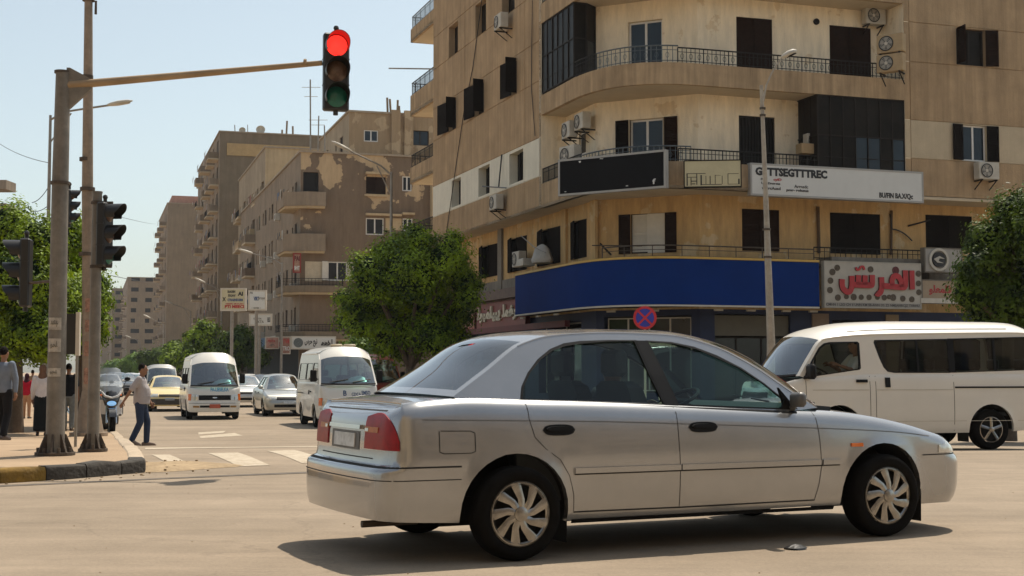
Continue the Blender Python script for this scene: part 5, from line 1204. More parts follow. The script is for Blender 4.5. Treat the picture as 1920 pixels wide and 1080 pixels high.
# P1: big signal pole with the long arm
p1 = gnd(103, 853, .14); G1_ = p1.z
hp = at(120, 136, p1.y).z
sp = empty('signal_pole', p1, 'thick weathered grey signal pole with a long arm reaching over the road', 'traffic light pole')
b = MB(); b.tube([(0, 0, .02), (0, 0, at(103, 345, p1.y).z - p1.z), (.01, 0, hp - p1.z)], [.112, .098, .086], 20); child('pole', b.mesh('pole', POLEG, 40), sp)
b = MB(); flange(b, .12, .25, .235, 7); child('base_plate', b.mesh('base_plate', RUST), sp)
b = MB(); zc = at(103, 346, p1.y).z - p1.z; b.cyl((0, 0, zc), (0, 0, zc + .035), .115, 20); b.cyl((0, 0, hp - p1.z - .01), (0, 0, hp - p1.z + .02), .095, 20); child('collar', b.mesh('collar', RUST, 30), sp)
a0 = at(150, 158, p1.y) - p1; a1 = at(604, 118, p1.y - .2) - p1
b = MB(); b.tube([a0 + Vector((-.25, 0, -.02)), a0, a1], [.05, .052, .032], 12); b.cyl(a1 - Vector((.22, 0, .0)), a1 - Vector((.19, 0, 0)), .05, 10); child('arm', b.mesh('arm', mat('tan_arm_paint', (.40, .28, .16), .6, var=.15, dirt=.3), 40), sp)
b = MB(); b.prism([(.06, a0.z + .20), (.10, a0.z + .20), (.36, a0.z + .06), (.36, a0.z - .06), (.10, a0.z - .3), (.06, a0.z - .3)], -.03, .03, 'y'); child('arm_bracket', b.mesh('arm_bracket', POLEG, 30), sp)
hb = at(631, 207, p1.y - .2)
signal_head('traffic_light', hb + Vector((-.0, -.02, .0)), R(15), 'red lit traffic light hanging at the tip of the long arm', s=(at(631, 62, p1.y - .2).z - hb.z))
# stickers on P1
PAPER = mat('torn_paper', (.50, .46, .40), .85, var=.3, scale=14, dirt=.4)
for u, v0, v1, lb in ((103, 596, 619, 'upper torn white sticker on the big signal pole'), (105, 635, 660, 'lower torn white sticker on the big signal pole'), (104, 690, 706, 'scribbled grey sticker remains low on the big signal pole')):
 z0, z1_ = at(u, v1, p1.y).z - p1.z, at(u, v0, p1.y).z - p1.z; b = MB(); N = 8
 b.loft([[(.1065 * math.sin(a) + .006 * math.sin(a), -.1125 * math.cos(a), z) for a in (R(-42 + 84 * q / N) for q in range(N + 1))] for z in (z0, z1_ - .01, z1_)], False)
 q = solo(b, 'sticker', PAPER, lb, 'sticker', loc=p1)
 b = MB(); add_text(b, '\uFEB4\uFE92' if v0 < 620 else '\uFEEE\uFEA4\uFEE0', (-.045, -.117, z0 + (z1_ - z0) * .25), (1, 0, 0), (0, 0, 1), .09, (z1_ - z0) * .55, (0, -1, 0), .002, .02); t_ = b.build('print', GRN, q, world=False)
# P2: tall utility pole behind
p2 = gnd(166, 817, .14); k2 = p2.y
up_ = empty('utility_pole', p2, 'very tall rusty tan pole rising out of the picture behind the signal poles', 'pole')
zt = at(166, -60, k2).z - p2.z
xs_ = [at(u, v, k2).x - p2.x for u, v in ((166, 700), (164, 360), (166, 0))]
b = MB(); zk = [at(165, v, k2).z - p2.z for v in (740, 360, 300, 0)]
b.tube([(0, 0, .3), (0, 0, zk[0]), (xs_[1], 0, zk[1]), (xs_[2], 0, zk[3]), (xs_[2], 0, zt)], [.19, .15, .125, .09, .085], 16); child('pole', b.mesh('pole', POLEB, 40), up_)
b = MB(); b.tube([(0, 0, .02), (0, 0, 1.0)], [.34, .16], 16); b.cyl((0, 0, 0), (0, 0, .08), .42, 18); child('base_cone', b.mesh('base_cone', POLEB, 40), up_)
b = MB()
for v in (2, 148, 302, 358, 480): z_ = at(165, v, k2).z - p2.z; b.cyl((xs_[2] if v < 310 else xs_[1], 0, z_), (xs_[2] if v < 310 else xs_[1], 0, z_ + .08), .14 if v < 310 else .17, 12)
z_ = at(165, 4, k2).z - p2.z; b.tube([(xs_[2], 0, z_), (xs_[2] + .17, 0, z_ + .02), (xs_[2] + .17, 0, z_ - .28)], .03, 6)
child('band', b.mesh('band', RUST, 30), up_)
RP = mat('reddish_torn_poster', (.36, .20, .14), .85, var=.5, scale=12, dirt=.4)
for j, (za, zb_, lb) in enumerate(((560, 585, 'highest'), (600, 622, 'second highest'), (640, 668, 'third highest'), (690, 720, 'lowest'))):
 z0, z1_ = at(165, zb_, k2).z - p2.z, at(165, za, k2).z - p2.z; b = MB(); b.loft([[(.158 * math.sin(a), -.161 * math.cos(a), z) for a in (R(-50 + 20 * q + j * 5) for q in range(5))] for z in (z0, z1_)], False)
 solo(b, 'poster', RP, lb + ' torn reddish poster on the tall rusty pole', 'sticker', loc=p2)
# P3: short post carrying the side-on head
p3 = gnd(174, 846, .14); k3 = p3.y
po = empty('signal_post', p3, 'short grey post right beside the tall rusty pole carrying a side-on traffic light', 'traffic light pole')
b = MB(); h3 = at(172, 362, k3).z - p3.z; b.tube([(0, 0, .02), (0, 0, h3)], [.078, .060], 16); b.cyl((0, 0, h3), (0, 0, h3 + .02), .066, 14); child('post', b.mesh('post', POLEG, 40), po)
b = MB(); flange(b, .085, .22, .18, 6); child('base_plate', b.mesh('base_plate', RUST), po)
zb_ = at(190, 500, k3).z; zt_ = at(190, 380, k3).z
b = MB()
for z in (zt_ - .0, zb_ + .0): b.tube([(0, 0, z - p3.z), (.2, 0, z - p3.z)], .018, 6); b.cyl((0, 0, z - p3.z - .02), (0, 0, z - p3.z + .02), .078, 12)
child('bracket', b.mesh('bracket', RUST), po)
hx = at(203, 500, k3)
signal_head('traffic_light', (at(203, 500, k3).x + .0, k3, zb_), R(80), 'black traffic light seen from the side with three hooded lamps pointing right', s=(zt_ - zb_) / 1.0, lit=False)
# one more head behind the big pole and one cut by the left edge
signal_head('traffic_light', at(133, 420, k3 + 1.5), R(100), 'traffic light half hidden behind the big signal pole, seen from behind', s=.48, lit=False)
e0 = at(41, 576, p1.y + .6)
signal_head('traffic_light', e0 + Vector((-.02, 0, 0)), R(-80), 'dark traffic light at the left edge with hooded lamps pointing left', s=.86, lit=False)
b = MB(); b.tube([e0 + Vector((.05, 0, .3)), (p1.x, p1.y + .05, e0.z + .3)], .02, 6); solo(b, 'signal_bracket', RUST, 'thin bracket holding the left edge traffic light to the big pole', 'bracket')
# dark backed board behind the poles
b = MB(); p = gnd(137, 812, .14); y_ = k3 + 1.0; z0, z1_ = at(140, 664, y_).z, at(140, 588, y_).z; x0, x1 = at(125, 600, y_).x, at(150, 600, y_).x
q = empty('notice_board', (x1 - .03, y_, .14), 'dark backed notice board on a thin post between the signal poles', 'sign')
b.box((x0, y_, z0), (x1 - .05, y_ + .03, z1_)); b.build('board', BLACKP, q); b = MB(); b.box((x1 - .05, y_ - .02, z0 - .02), (x1, y_ + .05, z1_ + .02)); b.build('frame', TRIMW, q); b = MB(); b.cyl((x1 - .03, y_, .14), (x1 - .03, y_, z0), .02, 8); b.build('post', GALV, q)
# street lamps
def lamp(base, h, tip, label, r=.08, group='street lamps along the street', s=1.0):
 o = empty('street_lamp', base, label, 'street lamp', group); b = MB(); top = Vector((0, 0, h)); tip = Vector(tip)
 b.tube([(0, 0, 0), (0, 0, h * .55), top], [r, r * .75, r * .5], 10); b.cyl((0, 0, 0), (0, 0, .5), r * 1.5, 10); child('pole', b.mesh('pole', GALV, 40), o)
 e = top + tip; b = MB(); b.tube([top + Vector((0, 0, -.15)), top + tip * .25 + Vector((0, 0, .05 * tip.length * .3)), top + tip * .62 + Vector((0, 0, .02)), e], r * .4, 6)
 b.tube([top - Vector((0, 0, .9 * s)), top + tip * .35 - Vector((0, 0, .05))], r * .28, 5); child('arm', b.mesh('arm', GALV, 40), o)
 d = tip.normalized(); L_ = .75 * s; sd_ = d.cross(Vector((0, 0, 1))).normalized(); b = MB()
 b.loft([[e + d * a + sd_ * (wd * math.cos(t)) + Vector((0, 0, hh * math.sin(t) + .02)) for t in (j * math.pi / 6 for j in range(12))] for a, wd, hh in ((-.1, .03, .03), (.02, .09 * s, .06 * s), (L_ * .4, .14 * s, .08 * s), (L_ * .8, .12 * s, .06 * s), (L_, .02, .02))], True, True, True)
 child('lamp_head', b.mesh('lamp_head', ACW, 50), o); b = MB()
 b.loft([[e + d * a + sd_ * (wd * math.cos(t)) + Vector((0, 0, -.035 * s - .02 * abs(math.sin(t)) * s)) for t in (j * math.pi / 6 for j in range(12))] for a, wd in ((L_ * .15, .02), (L_ * .35, .1 * s), (L_ * .75, .09 * s), (L_ * .9, .02))], True, True, True); child('lens', b.mesh('lens', TRIMW, 50), o)
 return o
def lamp_px(ub, vb, ut, vt, uh, vh, Y, label, r=.08, s=1.0, z0=None):
 top = at(ut, vt, Y); base = Vector((at(ub, vb, Y).x, Y, (gz(Y) + .13) if z0 is None else z0)); hd = at(uh, vh, Y - .3); o = lamp(base, top.z - base.z, hd - top, label, r, s=s)
 o.children[0].rotation_euler = (0, 0, 0)
 return o
lamp_px(732, 700, 733, 322, 655, 283, 56, 'tall grey street lamp with a long arm in front of the peeling brown block', .10, 1.1)
lamp_px(527, 700, 527, 492, 470, 475, 98, 'second street lamp down the street, over the white minibus', .11, 1.3)
lamp_px(414, 700, 413, 545, 381, 530, 134, 'third street lamp along the row, above the low trees', .12, 1.4)
lamp_px(356, 700, 356, 583, 322, 570, 172, 'fourth street lamp along the row in front of the pinkish tower', .12, 1.4)
lamp_px(305, 700, 305, 608, 280, 596, 222, 'fifth street lamp along the row, already hazy', .13, 1.6)
lamp_px(262, 700, 262, 640, 244, 633, 290, 'last small hazy street lamp before the end of the street', .13, 1.6)
lamp_px(85, 700, 86, 216, 198, 197, 44, 'grey street lamp rising from the left tree with its arm to the right', .085, 1.0)
def near_lamp():
 Y = 35.6; base = Vector((at(1443, 700, Y).x, Y, -.31)); top = at(1430, 150, Y) - base
 o = empty('street_lamp', base, 'pale street lamp standing before the white sign board, its head turned up right', 'street lamp'); PL = mat('pale_pole_paint', (.42, .37, .30), .6, metal=.1, var=.2, scale=6, dirt=.3)
 b = MB(); zq = [at(1440, v, Y).z - base.z for v in (640, 490, 400, 225, 160)]; xq = [at(u, 400, Y).x - base.x for u in (1443, 1439, 1437, 1432, 1430)]
 b.tube([(0, 0, 0)] + [(x, 0, z) for x, z in zip(xq, zq)], [.12, .105, .085, .07, .052, .045], 14); child('pole', b.mesh('pole', PL, 40), o)
 b = MB()
 for i, v in ((1, 484), (2, 432), (3, 205), (3, 218)): z_ = at(1440, v, Y).z - base.z; b.cyl((xq[i], 0, z_), (xq[i], 0, z_ + .05), .11 if i < 3 else .08, 12)
 child('band', b.mesh('band', RUST, 30), o)
 q = [at(u, v, Y - .2) - base for u, v in ((1431, 190), (1437, 160), (1447, 137), (1459, 118), (1468, 106))]
 b = MB(); b.tube(q, [.03, .028, .025, .022, .022], 6); q2 = [at(u, v, Y - .2) - base for u, v in ((1434, 175), (1441, 150), (1455, 122))]; b.tube(q2, .012, 5); child('arm', b.mesh('arm', PL, 40), o)
 e = q[-1]; d = (at(1493, 94, Y - .2) - base - e).normalized(); sd_ = Vector((0, -1, 0)); up = d.cross(sd_) * -1; L_ = (at(1493, 94, Y - .2) - base - e).length; b = MB()
 b.loft([[e + d * (L_ * a) + sd_ * (wd * math.cos(t)) + up * (hh * math.sin(t)) for t in (j * math.pi / 7 for j in range(14))] for a, wd, hh in ((-.12, .03, .03), (.1, .08, .06), (.45, .13, .085), (.8, .12, .07), (1.0, .03, .02))], True, True, True)
 child('lamp_head', b.mesh('lamp_head', ACW, 50), o); b = MB()
 b.loft([[e + d * (L_ * a) + sd_ * (wd * math.cos(t)) - up * (.055 + .03 * abs(math.sin(t))) for t in (j * math.pi / 7 for j in range(14))] for a, wd in ((.2, .02), (.4, .10), (.75, .09), (.9, .02))], True, True, True); child('lens', b.mesh('lens', DFRAME, 50), o)
near_lamp()
# kept-clear sign in front of the fascia
ps = at(1209, 596, 34.5); o = empty('traffic_sign', (ps.x, ps.y, .0 - .3), 'round no stopping sign, red ring and cross on blue, above the silver sedan', 'traffic sign')
SR = mat('sign_red', (.50, .02, .035), .4, var=.1); SB = mat('sign_blue', (.02, .035, .36), .4, var=.1)
r_ = 22 * 34.5 / FPX
b = MB(); b.lathe([(.001, .0), (r_ * .80, .0), (r_ * .80, .01)], (ps.x, ps.y - .03, ps.z), 36, 'y'); b.build('disc', SB, o)
b = MB(); b.lathe([(r_ * .78, -.006), (r_, -.004), (r_, .02), (.001, .02)], (ps.x, ps.y - .03, ps.z), 36, 'y'); b.build('ring', SR, o)
b = MB()
for a in (45, 135):
 c, s = math.cos(R(a)), math.sin(R(a)); w_ = r_ * .085; off = -.008 if a == 45 else -.010
 b.face([(ps.x + c * r_ * .8 * q - s * w_ * e, ps.y - .03 + off, ps.z + s * r_ * .8 * q + c * w_ * e) for q, e in ((-1, -1), (1, -1), (1, 1), (-1, 1))])
b.build('cross', SR, o); b = MB(); b.cyl((ps.x, ps.y, -.3), (ps.x, ps.y, ps.z + .1), .03, 10); b.build('post', TRIMW, o)
# wires
for a, c, l_ in ((at(0, 270, 60), at(90, 305, 44), 'thin overhead wire at the upper left, ending at the lamp pole'), (at(180, 395, 40), at(292, 420, 240), 'thin overhead wire running to the pinkish tower'), (at(200, 515, 40), at(292, 530, 240), 'lower overhead wire running down the street'), (at(60, 380, 44), at(90, 352, 44), 'short bent cable at the left lamp pole'), (at(56, 395, 44), at(92, 384, 44), 'lower short cable at the left lamp pole')): cable([a, c], l_, .012, sag=.1)
# ------------------------------------------------------------------ vehicles
def keyf(keys):                                    # monotone cubic through (x, y) keys
 xs = [k[0] for k in keys]; ys_ = [k[1] for k in keys]; n = len(keys)
 d = [(ys_[i + 1] - ys_[i]) / (xs[i + 1] - xs[i]) for i in range(n - 1)]
 m = [d[0]] + [0 if d[i - 1] * d[i] <= 0 else 2 * d[i - 1] * d[i] / (d[i - 1] + d[i]) for i in range(1, n - 1)] + [d[-1]]
 def f(x):
  if x <= xs[0]: return ys_[0]
  if x >= xs[-1]: return ys_[-1]
  i = 0
  while x > xs[i + 1]: i += 1
  h = xs[i + 1] - xs[i]; t = (x - xs[i]) / h
  return (2 * t**3 - 3 * t**2 + 1) * ys_[i] + (t**3 - 2 * t**2 + t) * h * m[i] + (-2 * t**3 + 3 * t**2) * ys_[i + 1] + (t**3 - t**2) * h * m[i + 1]
 return f
def paint(name, col, metal=0.0, rough=.35, coat=.8, dirt=.10, var=.03):
 return mat(name, col, rough, metal, var=var, scale=1.5, spec=.5, coat=coat, dirt=dirt)
SILVER = paint('silver_car_paint', (.41, .415, .425), .68, .22, .9, dirt=.2, var=.05)
CARW = paint('white_van_paint', (.74, .72, .66), 0, .35, .6, dirt=.10)
CGLASS = glassmat('car_side_glass', (.66, .82, .78), .035); WGLASS = glassmat('car_windscreen_glass', (.42, .64, .62), .24)
DGLASS = glassmat('tinted_van_glass', (.30, .34, .33), .035); RGLASS = glassmat('car_rear_glass', (.28, .40, .44), .12)
TRIMK = mat('black_trim', (.007, .007, .008), .5, var=.1, spec=.2); UNDER = mat('underbody', (.012, .012, .012), .9, var=.2)
TAILR = mat('tail_lamp_red', (.27, .004, .006), .35, var=.25, scale=18, spec=.25); TAILA = mat('tail_lamp_amber', (.42, .13, .03), .35, var=.25, scale=30, spec=.3)
HEADL = mat('headlamp_glass', (.62, .62, .58), .08, metal=.4, var=.2, scale=25, coat=.9); INDIC = mat('orange_indicator', (.75, .17, .02), .2, var=.1, coat=.6)
CHROME = mat('chrome', (.62, .62, .62), .14, metal=1.0, var=.05); RIMS = mat('wheel_cover_silver', (.42, .40, .37), .25, metal=.9, var=.3, scale=14, dirt=.4)
SEATM = mat('dark_seat_cloth', (.03, .035, .04), .9, var=.2); SEATL = mat('pale_seat_cover', (.30, .32, .30), .9, var=.2); PLATE = mat('number_plate', (.52, .54, .55), .5, var=.25, scale=18)
REDPL = mat('red_number_plate', (.45, .10, .06), .5, var=.2, scale=20); STEEL = mat('steel_wheel', (.20, .19, .17), .55, metal=.5, var=.2)
SUNSH = mat('silver_sunshade', (.62, .66, .64), .3, metal=.3, var=.15, scale=8)
_wh = {}
def wheel(parent, x, y, r, w_, side, style='steel', rz=0.0):
 """side -1: outer face towards -y"""
 key = (round(r, 3), round(w_, 3), style)
 if key not in _wh:
  t = MB(); rr = r * (.70 if style == 'cover' else .64 if style != 'steel' else .60)
  t.lathe([(rr, -w_ * .42), (rr * 1.06, -w_ * .49), (r * .88, -w_ * .52), (r * .96, -w_ * .44), (r * .995, -w_ * .30), (r, -w_ * .12), (r, w_ * .12), (r * .995, w_ * .3), (r * .96, w_ * .44), (r * .88, w_ * .5), (rr, w_ * .45)], (0, 0, 0), 40, 'y')
  for q in (-.2, 0, .2): t.lathe([(r * 1.001, w_ * q - .004), (r * 1.001, w_ * q + .004)], (0, 0, 0), 40, 'y')
  b = MB(); b.lathe([(rr * .99, -w_ * .46), (rr * .93, -w_ * .47), (rr * .90, -w_ * .40), (rr * .88, -w_ * .1), (rr * .86, w_ * .2)], (0, 0, 0), 40, 'y'); dk = MB()
  dk.lathe([(rr * .9, -w_ * .05), (rr * .3, -w_ * .1), (.001, -w_ * .1)], (0, 0, 0), 28, 'y'); dk.lathe([(rr * .52, -w_ * .14), (rr * .50, -w_ * .16), (rr * .2, -w_ * .16)], (0, 0, 0), 28, 'y')
  s = MB(); n = {'cover': 9, 'alloy': 5, 'steel': 8}[style]
  def spoke(a0, wi, wo, ro=.92, tw=0.0, dy=0.0):
   pts = []
   for q, wd in ((.16, wi), (.45, (wi + wo) * .42), (ro, wo)):
    a = a0 + tw * (q - .16)
    yv = -w_ * (.50 - .06 * (q - .16)) + dy
    pts.append([(rr * q * math.cos(a) - wd * math.sin(a) * e, yv - (0 if e in (-1, 1) else .008), rr * q * math.sin(a) + wd * math.cos(a) * e) for e in (-1, 0, 1)] + [(rr * q * math.cos(a) + wd * math.sin(a) * .7, yv + .03, rr * q * math.sin(a) - wd * math.cos(a) * .7)])
   return pts
  if style == 'cover':
   for i in range(n): s.loft(spoke(2 * math.pi * i / n, .020, .034, .95, .45), True, True, True)
   s.lathe([(rr * .97, -w_ * .49), (rr * .99, -w_ * .45), (rr * .86, -w_ * .44), (rr * .90, -w_ * .49)], (0, 0, 0), 40, 'y')
  elif style == 'alloy':
   for i in range(n):
    for e in (-.13, .13): s.loft(spoke(2 * math.pi * i / n + math.pi / 2 + e, .018, .019, .93, -e * 1.0), True, True, True)
  else:
   s.lathe([(rr * .9, -w_ * .30), (rr * .75, -w_ * .42), (rr * .5, -w_ * .36), (rr * .3, -w_ * .44), (.001, -w_ * .45)], (0, 0, 0), 28, 'y')
  s.lathe([(rr * .24, -w_ * .44), (rr * .22, -w_ * .56), (rr * .10, -w_ * .60), (.001, -w_ * .60)], (0, 0, 0), 22, 'y')
  _wh[key] = (b.mesh('wheel', RIMS if style != 'steel' else STEEL, 40), t.mesh('tyre', RUBBER, 50), s.mesh('hubcap', RIMS if style != 'steel' else STEEL, 40), dk.mesh('wheel_disc', UNDER, 40))
 me = _wh[key]; o = child('wheel', me[0], parent, (x, y, r), (0 if side < 0 else math.pi) + rz)
 child('tyre', me[1], o); child('hubcap', me[2], o, rz=0); child('wheel_disc', me[3], o)
 return o
class Car:
 """body described by a plan outline swept with side and end profiles; x forward, y left, z up, x = 0 on the rear axle"""
 def __init__(s, S):
  s.S = S; W = S['W']; g = S.get
  xr, xf, rc, fc = S['xr'], S['xf'], S['rc'], S['fc']           # rc/fc = (length, width) of the corner ellipses
  pl = []                                                        # (x, y>=0)
  yA = W - rc[1]; n = S.get('nf', 6)
  for i in range(n): y = yA * i / n; pl.append((xr + S['rb'] * (y / W) ** 2, y))
  x0 = xr + S['rb'] * (yA / W) ** 2
  for i in range(9): t = math.pi / 2 * i / 8; pl.append((x0 + rc[0] * (1 - math.cos(t)), yA + rc[1] * math.sin(t)))
  xs0 = x0 + rc[0]; yB = W - fc[1]; x1 = xf - S['fb'] * (yB / W) ** 2; xs1 = x1 - fc[0]
  xl = set(); x = xs0 + S['dx']
  while x < xs1 - .02: xl.add(round(x, 4)); x += S['dx']
  for xc, zc, ra in S['arches']:
   xl = {q for q in xl if not (xc - ra - .02 < q < xc + ra + .02)}
   for i in range(0, 17): xl.add(round(xc - ra * math.cos(math.pi * i / 16), 5))
   xl.add(round(xc - ra - .0008, 5)); xl.add(round(xc + ra + .0008, 5))
  for x in sorted(xl): pl.append((x, W))
  for i in range(9): t = math.pi / 2 * (1 - i / 8); pl.append((x1 - fc[0] + fc[0] * math.cos(t), yB + fc[1] * math.sin(t)))
  for i in range(1, n + 1): y = yB * (1 - i / n); pl.append((xf - S['fb'] * (y / W) ** 2, y))
  s.pl = pl; s.N = len(pl); s.zt = keyf(S['zt']); s.side = keyf(S['side']); s.rear = keyf(S['rear']); s.front = keyf(S['front']); s.taper = keyf(S['taper'])
  s.zs = keyf(S['sill'])
  s.arc = [0]
  for a, b in zip(pl[:-1], pl[1:]): s.arc.append(s.arc[-1] + math.hypot(b[0] - a[0], b[1] - a[1]))
  s.nrm = []
  for i, (x, y) in enumerate(pl):
   a = pl[max(i - 1, 0)]; b = pl[min(i + 1, s.N - 1)]; dx, dy = b[0] - a[0], b[1] - a[1]; l = math.hypot(dx, dy) or 1
   if i == 0: dx, dy, l = 0, 1, 1
   if i == s.N - 1: dx, dy, l = 0, -1, 1
   s.nrm.append((-dy / l, dx / l))
 def zb(s, x, y):
  z = s.zs(x)
  if y > s.S['W'] - .02:
   for xc, zc, ra in s.S['arches']:
    if abs(x - xc) <= ra + 1e-6: z = max(z, zc + math.sqrt(max(ra * ra - (x - xc) ** 2, 0)))
  return z
 def pos(s, i, z, out=0.0, f=0.0):
  """point on the right-hand (y<0) skin at outline station i (+fraction f)"""
  j = min(i + 1, s.N - 1); x = s.pl[i][0] * (1 - f) + s.pl[j][0] * f; y = s.pl[i][1] * (1 - f) + s.pl[j][1] * f
  nx = s.nrm[i][0] * (1 - f) + s.nrm[j][0] * f; ny = s.nrm[i][1] * (1 - f) + s.nrm[j][1] * f; l = math.hypot(nx, ny); nx /= l; ny /= l
  e = abs(nx) ** 1.6; si = s.side(z); en = (s.rear if nx < 0 else s.front)(z)
  ins = si * (1 - e) + en * e; zt = s.zt(x); d = zt - z; rr = s.S.get('rnd', .07)
  if d < rr: ins += s.S.get('rin', .05) * (1 - max(d, 0) / rr) ** 2
  ins += s.taper(x) * (1 - e); ins -= out
  for xc, zc, ra in s.S['arches']:              # flared lips
   if e < .3:
    dd = math.hypot(x - xc, z - zc) - ra
    if 0 <= dd < .06: ins -= s.S.get('flare', .012) * (1 - dd / .06)
  return Vector((x - nx * ins, -(y - ny * ins), z))
 def at_arc(s, a):
  a = min(max(a, 0), s.arc[-1] - 1e-6); i = 0
  while s.arc[i + 1] < a: i += 1
  return i, (a - s.arc[i]) / ((s.arc[i + 1] - s.arc[i]) or 1)
 def skin(s, a, z, out=0.0): i, f = s.at_arc(a); return s.pos(i, z, out, f)
 def ax(s, x):                                     # arc position of a side station x
  for i in range(s.N - 1):
   if s.pl[i][1] > s.S['W'] * .985 and s.pl[i + 1][0] >= x > s.pl[i][0]: return s.arc[i] + (x - s.pl[i][0])
  return s.arc[s.N // 2]
 def ns(s, n): return n
 def patch(s, mb, a0, a1, lo, hi, out=.004, na=8, nz=3, mi=0, thick=.0, mirror=False):
  """skin-hugging patch between arc a0..a1 and heights lo(a)..hi(a)"""
  lo = lo if callable(lo) else (lambda t, v=lo: v); hi = hi if callable(hi) else (lambda t, v=hi: v)
  rows = []
  for i in range(na + 1):
   t = i / na; a = a0 + (a1 - a0) * t; z0, z1 = lo(t), hi(t); r = [s.skin(a, z0 + (z1 - z0) * j / nz, out) for j in range(nz + 1)]
   if thick: r = [s.skin(a, z0, 0)] + r + [s.skin(a, z1, 0)]
   rows.append(r)
  if thick: rows = [[s.skin(a0, p.z, 0) for p in rows[0]]] + rows + [[s.skin(a1, p.z, 0) for p in rows[-1]]]
  for mir in ((1, -1) if mirror else (1,)):
   mb.loft([[Vector((p.x, p.y * mir, p.z)) for p in r] for r in rows], False, mi=mi)
 def build(s, root, P, G):
  S = s.S; Z = S['levels']; W = S['W']; K = S.get('crown', .03)
  cols = []
  for i in range(s.N):
   x, y = s.pl[i]; zb, zt = s.zb(x, y), s.zt(x); zl = sorted([zb] + [min(max(z, zb), zt) for z in Z] + [min(max(zt - d, zb), zt) for d in S["top"]] + [zt])
   c = [s.pos(i, z) for z in zl]; low = c[0] + Vector((s.nrm[i][0] * -.05, s.nrm[i][1] * .05, 0.004)); cols.append([low] + c)
  b = MB(); b.loft(cols, False); b.loft([[Vector((p.x, -p.y, p.z)) for p in c] for c in cols][::-1], False)
  # deck: shoulder, bonnet, boot
  cab = S['cab']; ys_ = S['yside']; rows = []
  for i in range(s.N):
   tp = cols[i][-1]; w_ = -tp.y; yc = min(ys_(tp.z + .0), w_ * .985) if w_ > .02 else w_
   rows.append([(tp.x, v, tp.z + K * (1 - (v / w_) ** 2 if w_ > .02 else 0) * S['deckc'](tp.x) * max(0, min(1, (tp.x - S['xr'] - .06) / .3, (S['xf'] - .1 - tp.x) / .4))) for v in (-w_, -(w_ + yc) / 2, -yc, -yc * .8, -yc * .5, 0, yc * .5, yc * .8, yc, (w_ + yc) / 2, w_)])
  k = b._a([p for r in rows for p in r]); nc = 11
  for i in range(s.N - 1):
   incab = cab[0] < (rows[i][0][0] + rows[i + 1][0][0]) / 2 < cab[1] and s.pl[i][1] > W * .5
   for j in range(nc - 1):
    if incab and 2 <= j <= 7: continue
    a = k + i * nc + j; b.f.append((a, a + 1, a + 1 + nc, a + nc)); b.m.append(0)
  body = b.build('body', P, root, smooth=S.get('sharp', 42), world=False, weld=.0006)
  # cabin
  Rf = S['roof']; fe, fz, fcx, fcz = (keyf([(q, r[k_]) for q, r in enumerate(Rf)]) for k_ in range(4)); nr = len(Rf) - 1; M = S.get('rres', 6)
  q0, q1 = S['wq']; frac = [i / M for i in range(nr * M + 1)]; frac = sorted(set(frac) | {q0, q1} | {S['wq2'][0], S['wq2'][1]})
  T = [-1, -.94, -.86, -.7, -.45, 0, .45, .7, .86, .94, 1]; ex = S.get('rex', 2.4)
  grid = []
  for q in frac:
   ze = fz(q); ye = ys_(ze); r = []
   for t in T: r.append(Vector((fcx(q) + (fe(q) - fcx(q)) * t * t, ye * t, ze + (fcz(q) - ze) * (1 - abs(t) ** ex))))
   grid.append(r)
  rb, wg, rg = MB(), MB(), MB()
  for i in range(len(frac) - 1):
   qm = (frac[i] + frac[i + 1]) / 2
   for j in range(10):
    inner_ = 2 <= j <= 7 if S.get('pil', 2) == 2 else 1 <= j <= 8
    quad = [grid[i][j], grid[i][j + 1], grid[i + 1][j + 1], grid[i + 1][j]]
    if qm > q1 and qm < S['wq2'][1] and inner_: wg.face(quad)
    elif qm < q0 and qm > S['wq2'][0] and inner_ and S.get('rearglass', True): rg.face(quad)
    else: rb.face(quad)
  for side in (-1, 1):                           # cabin sides: painted panel with window openings
   out = [(e, z) for e, z in ((fe(q), fz(q)) for q in frac)]; zb0 = S['zbase']
   base = [(S['cab'][1] - (S['cab'][1] - S['cab'][0]) * t / 12) for t in range(13)]
   outer = [Vector((x, z, 0)) for x, z in out] + [Vector((x, s.zt(x) - .012, 0)) for x in base if min(o[0] for o in out) < x < max(o[0] for o in out)]
   loops = [outer] + [[Vector((x, z, 0)) for x, z in wdw[::-1]] for wdw in S['windows']]
   flat = [v for l in loops for v in l]; k = len(rb.v)
   rb.v += [Vector((v.x, side * ys_(v.y), v.y)) for v in flat]
   for t in tessellate_polygon(loops): rb.f.append(tuple(k + i for i in t)); rb.m.append(0)
   for wi, wdw in enumerate(S['windows']):     # reveal, rubber seal, glass
    k = len(rb.v); n = len(wdw)
    seal = MB(); cxm = sum(p[0] for p in wdw) / n; czm = sum(p[1] for p in wdw) / n
    def P3(x, z, o): return Vector((x, side * (ys_(z) + o), z))
    def shr(p, d):
     v = Vector((cxm - p[0], czm - p[1])); l = v.length; v = v / l * d; return (p[0] + v.x, p[1] + v.y)
    rw = S.get('seal', .022)
    seal.loft([[P3(*p, .003) for p in wdw], [P3(*shr(p, rw), .005) for p in wdw], [P3(*shr(p, rw), -.016) for p in wdw]], True) if False else None
    rings = [[P3(*p, .003) for p in wdw], [P3(*shr(p, rw), .004) for p in wdw], [P3(*shr(p, rw), -.015) for p in wdw]]
    seal.loft(rings, True)
    so_ = seal.build('window_seal', TRIMK, root, world=False)
    gm = MB(); pts = [shr(p, rw * .8) for p in wdw]; k = gm._a([P3(*p, -.012) for p in pts])
    for t in tessellate_polygon([[Vector((*p, 0)) for p in pts]]): gm.f.append(tuple(k + i for i in t)); gm.m.append(0)
    gm.build('side_window', S.get('wglass', [G[0]] * 9)[wi], root, world=False)
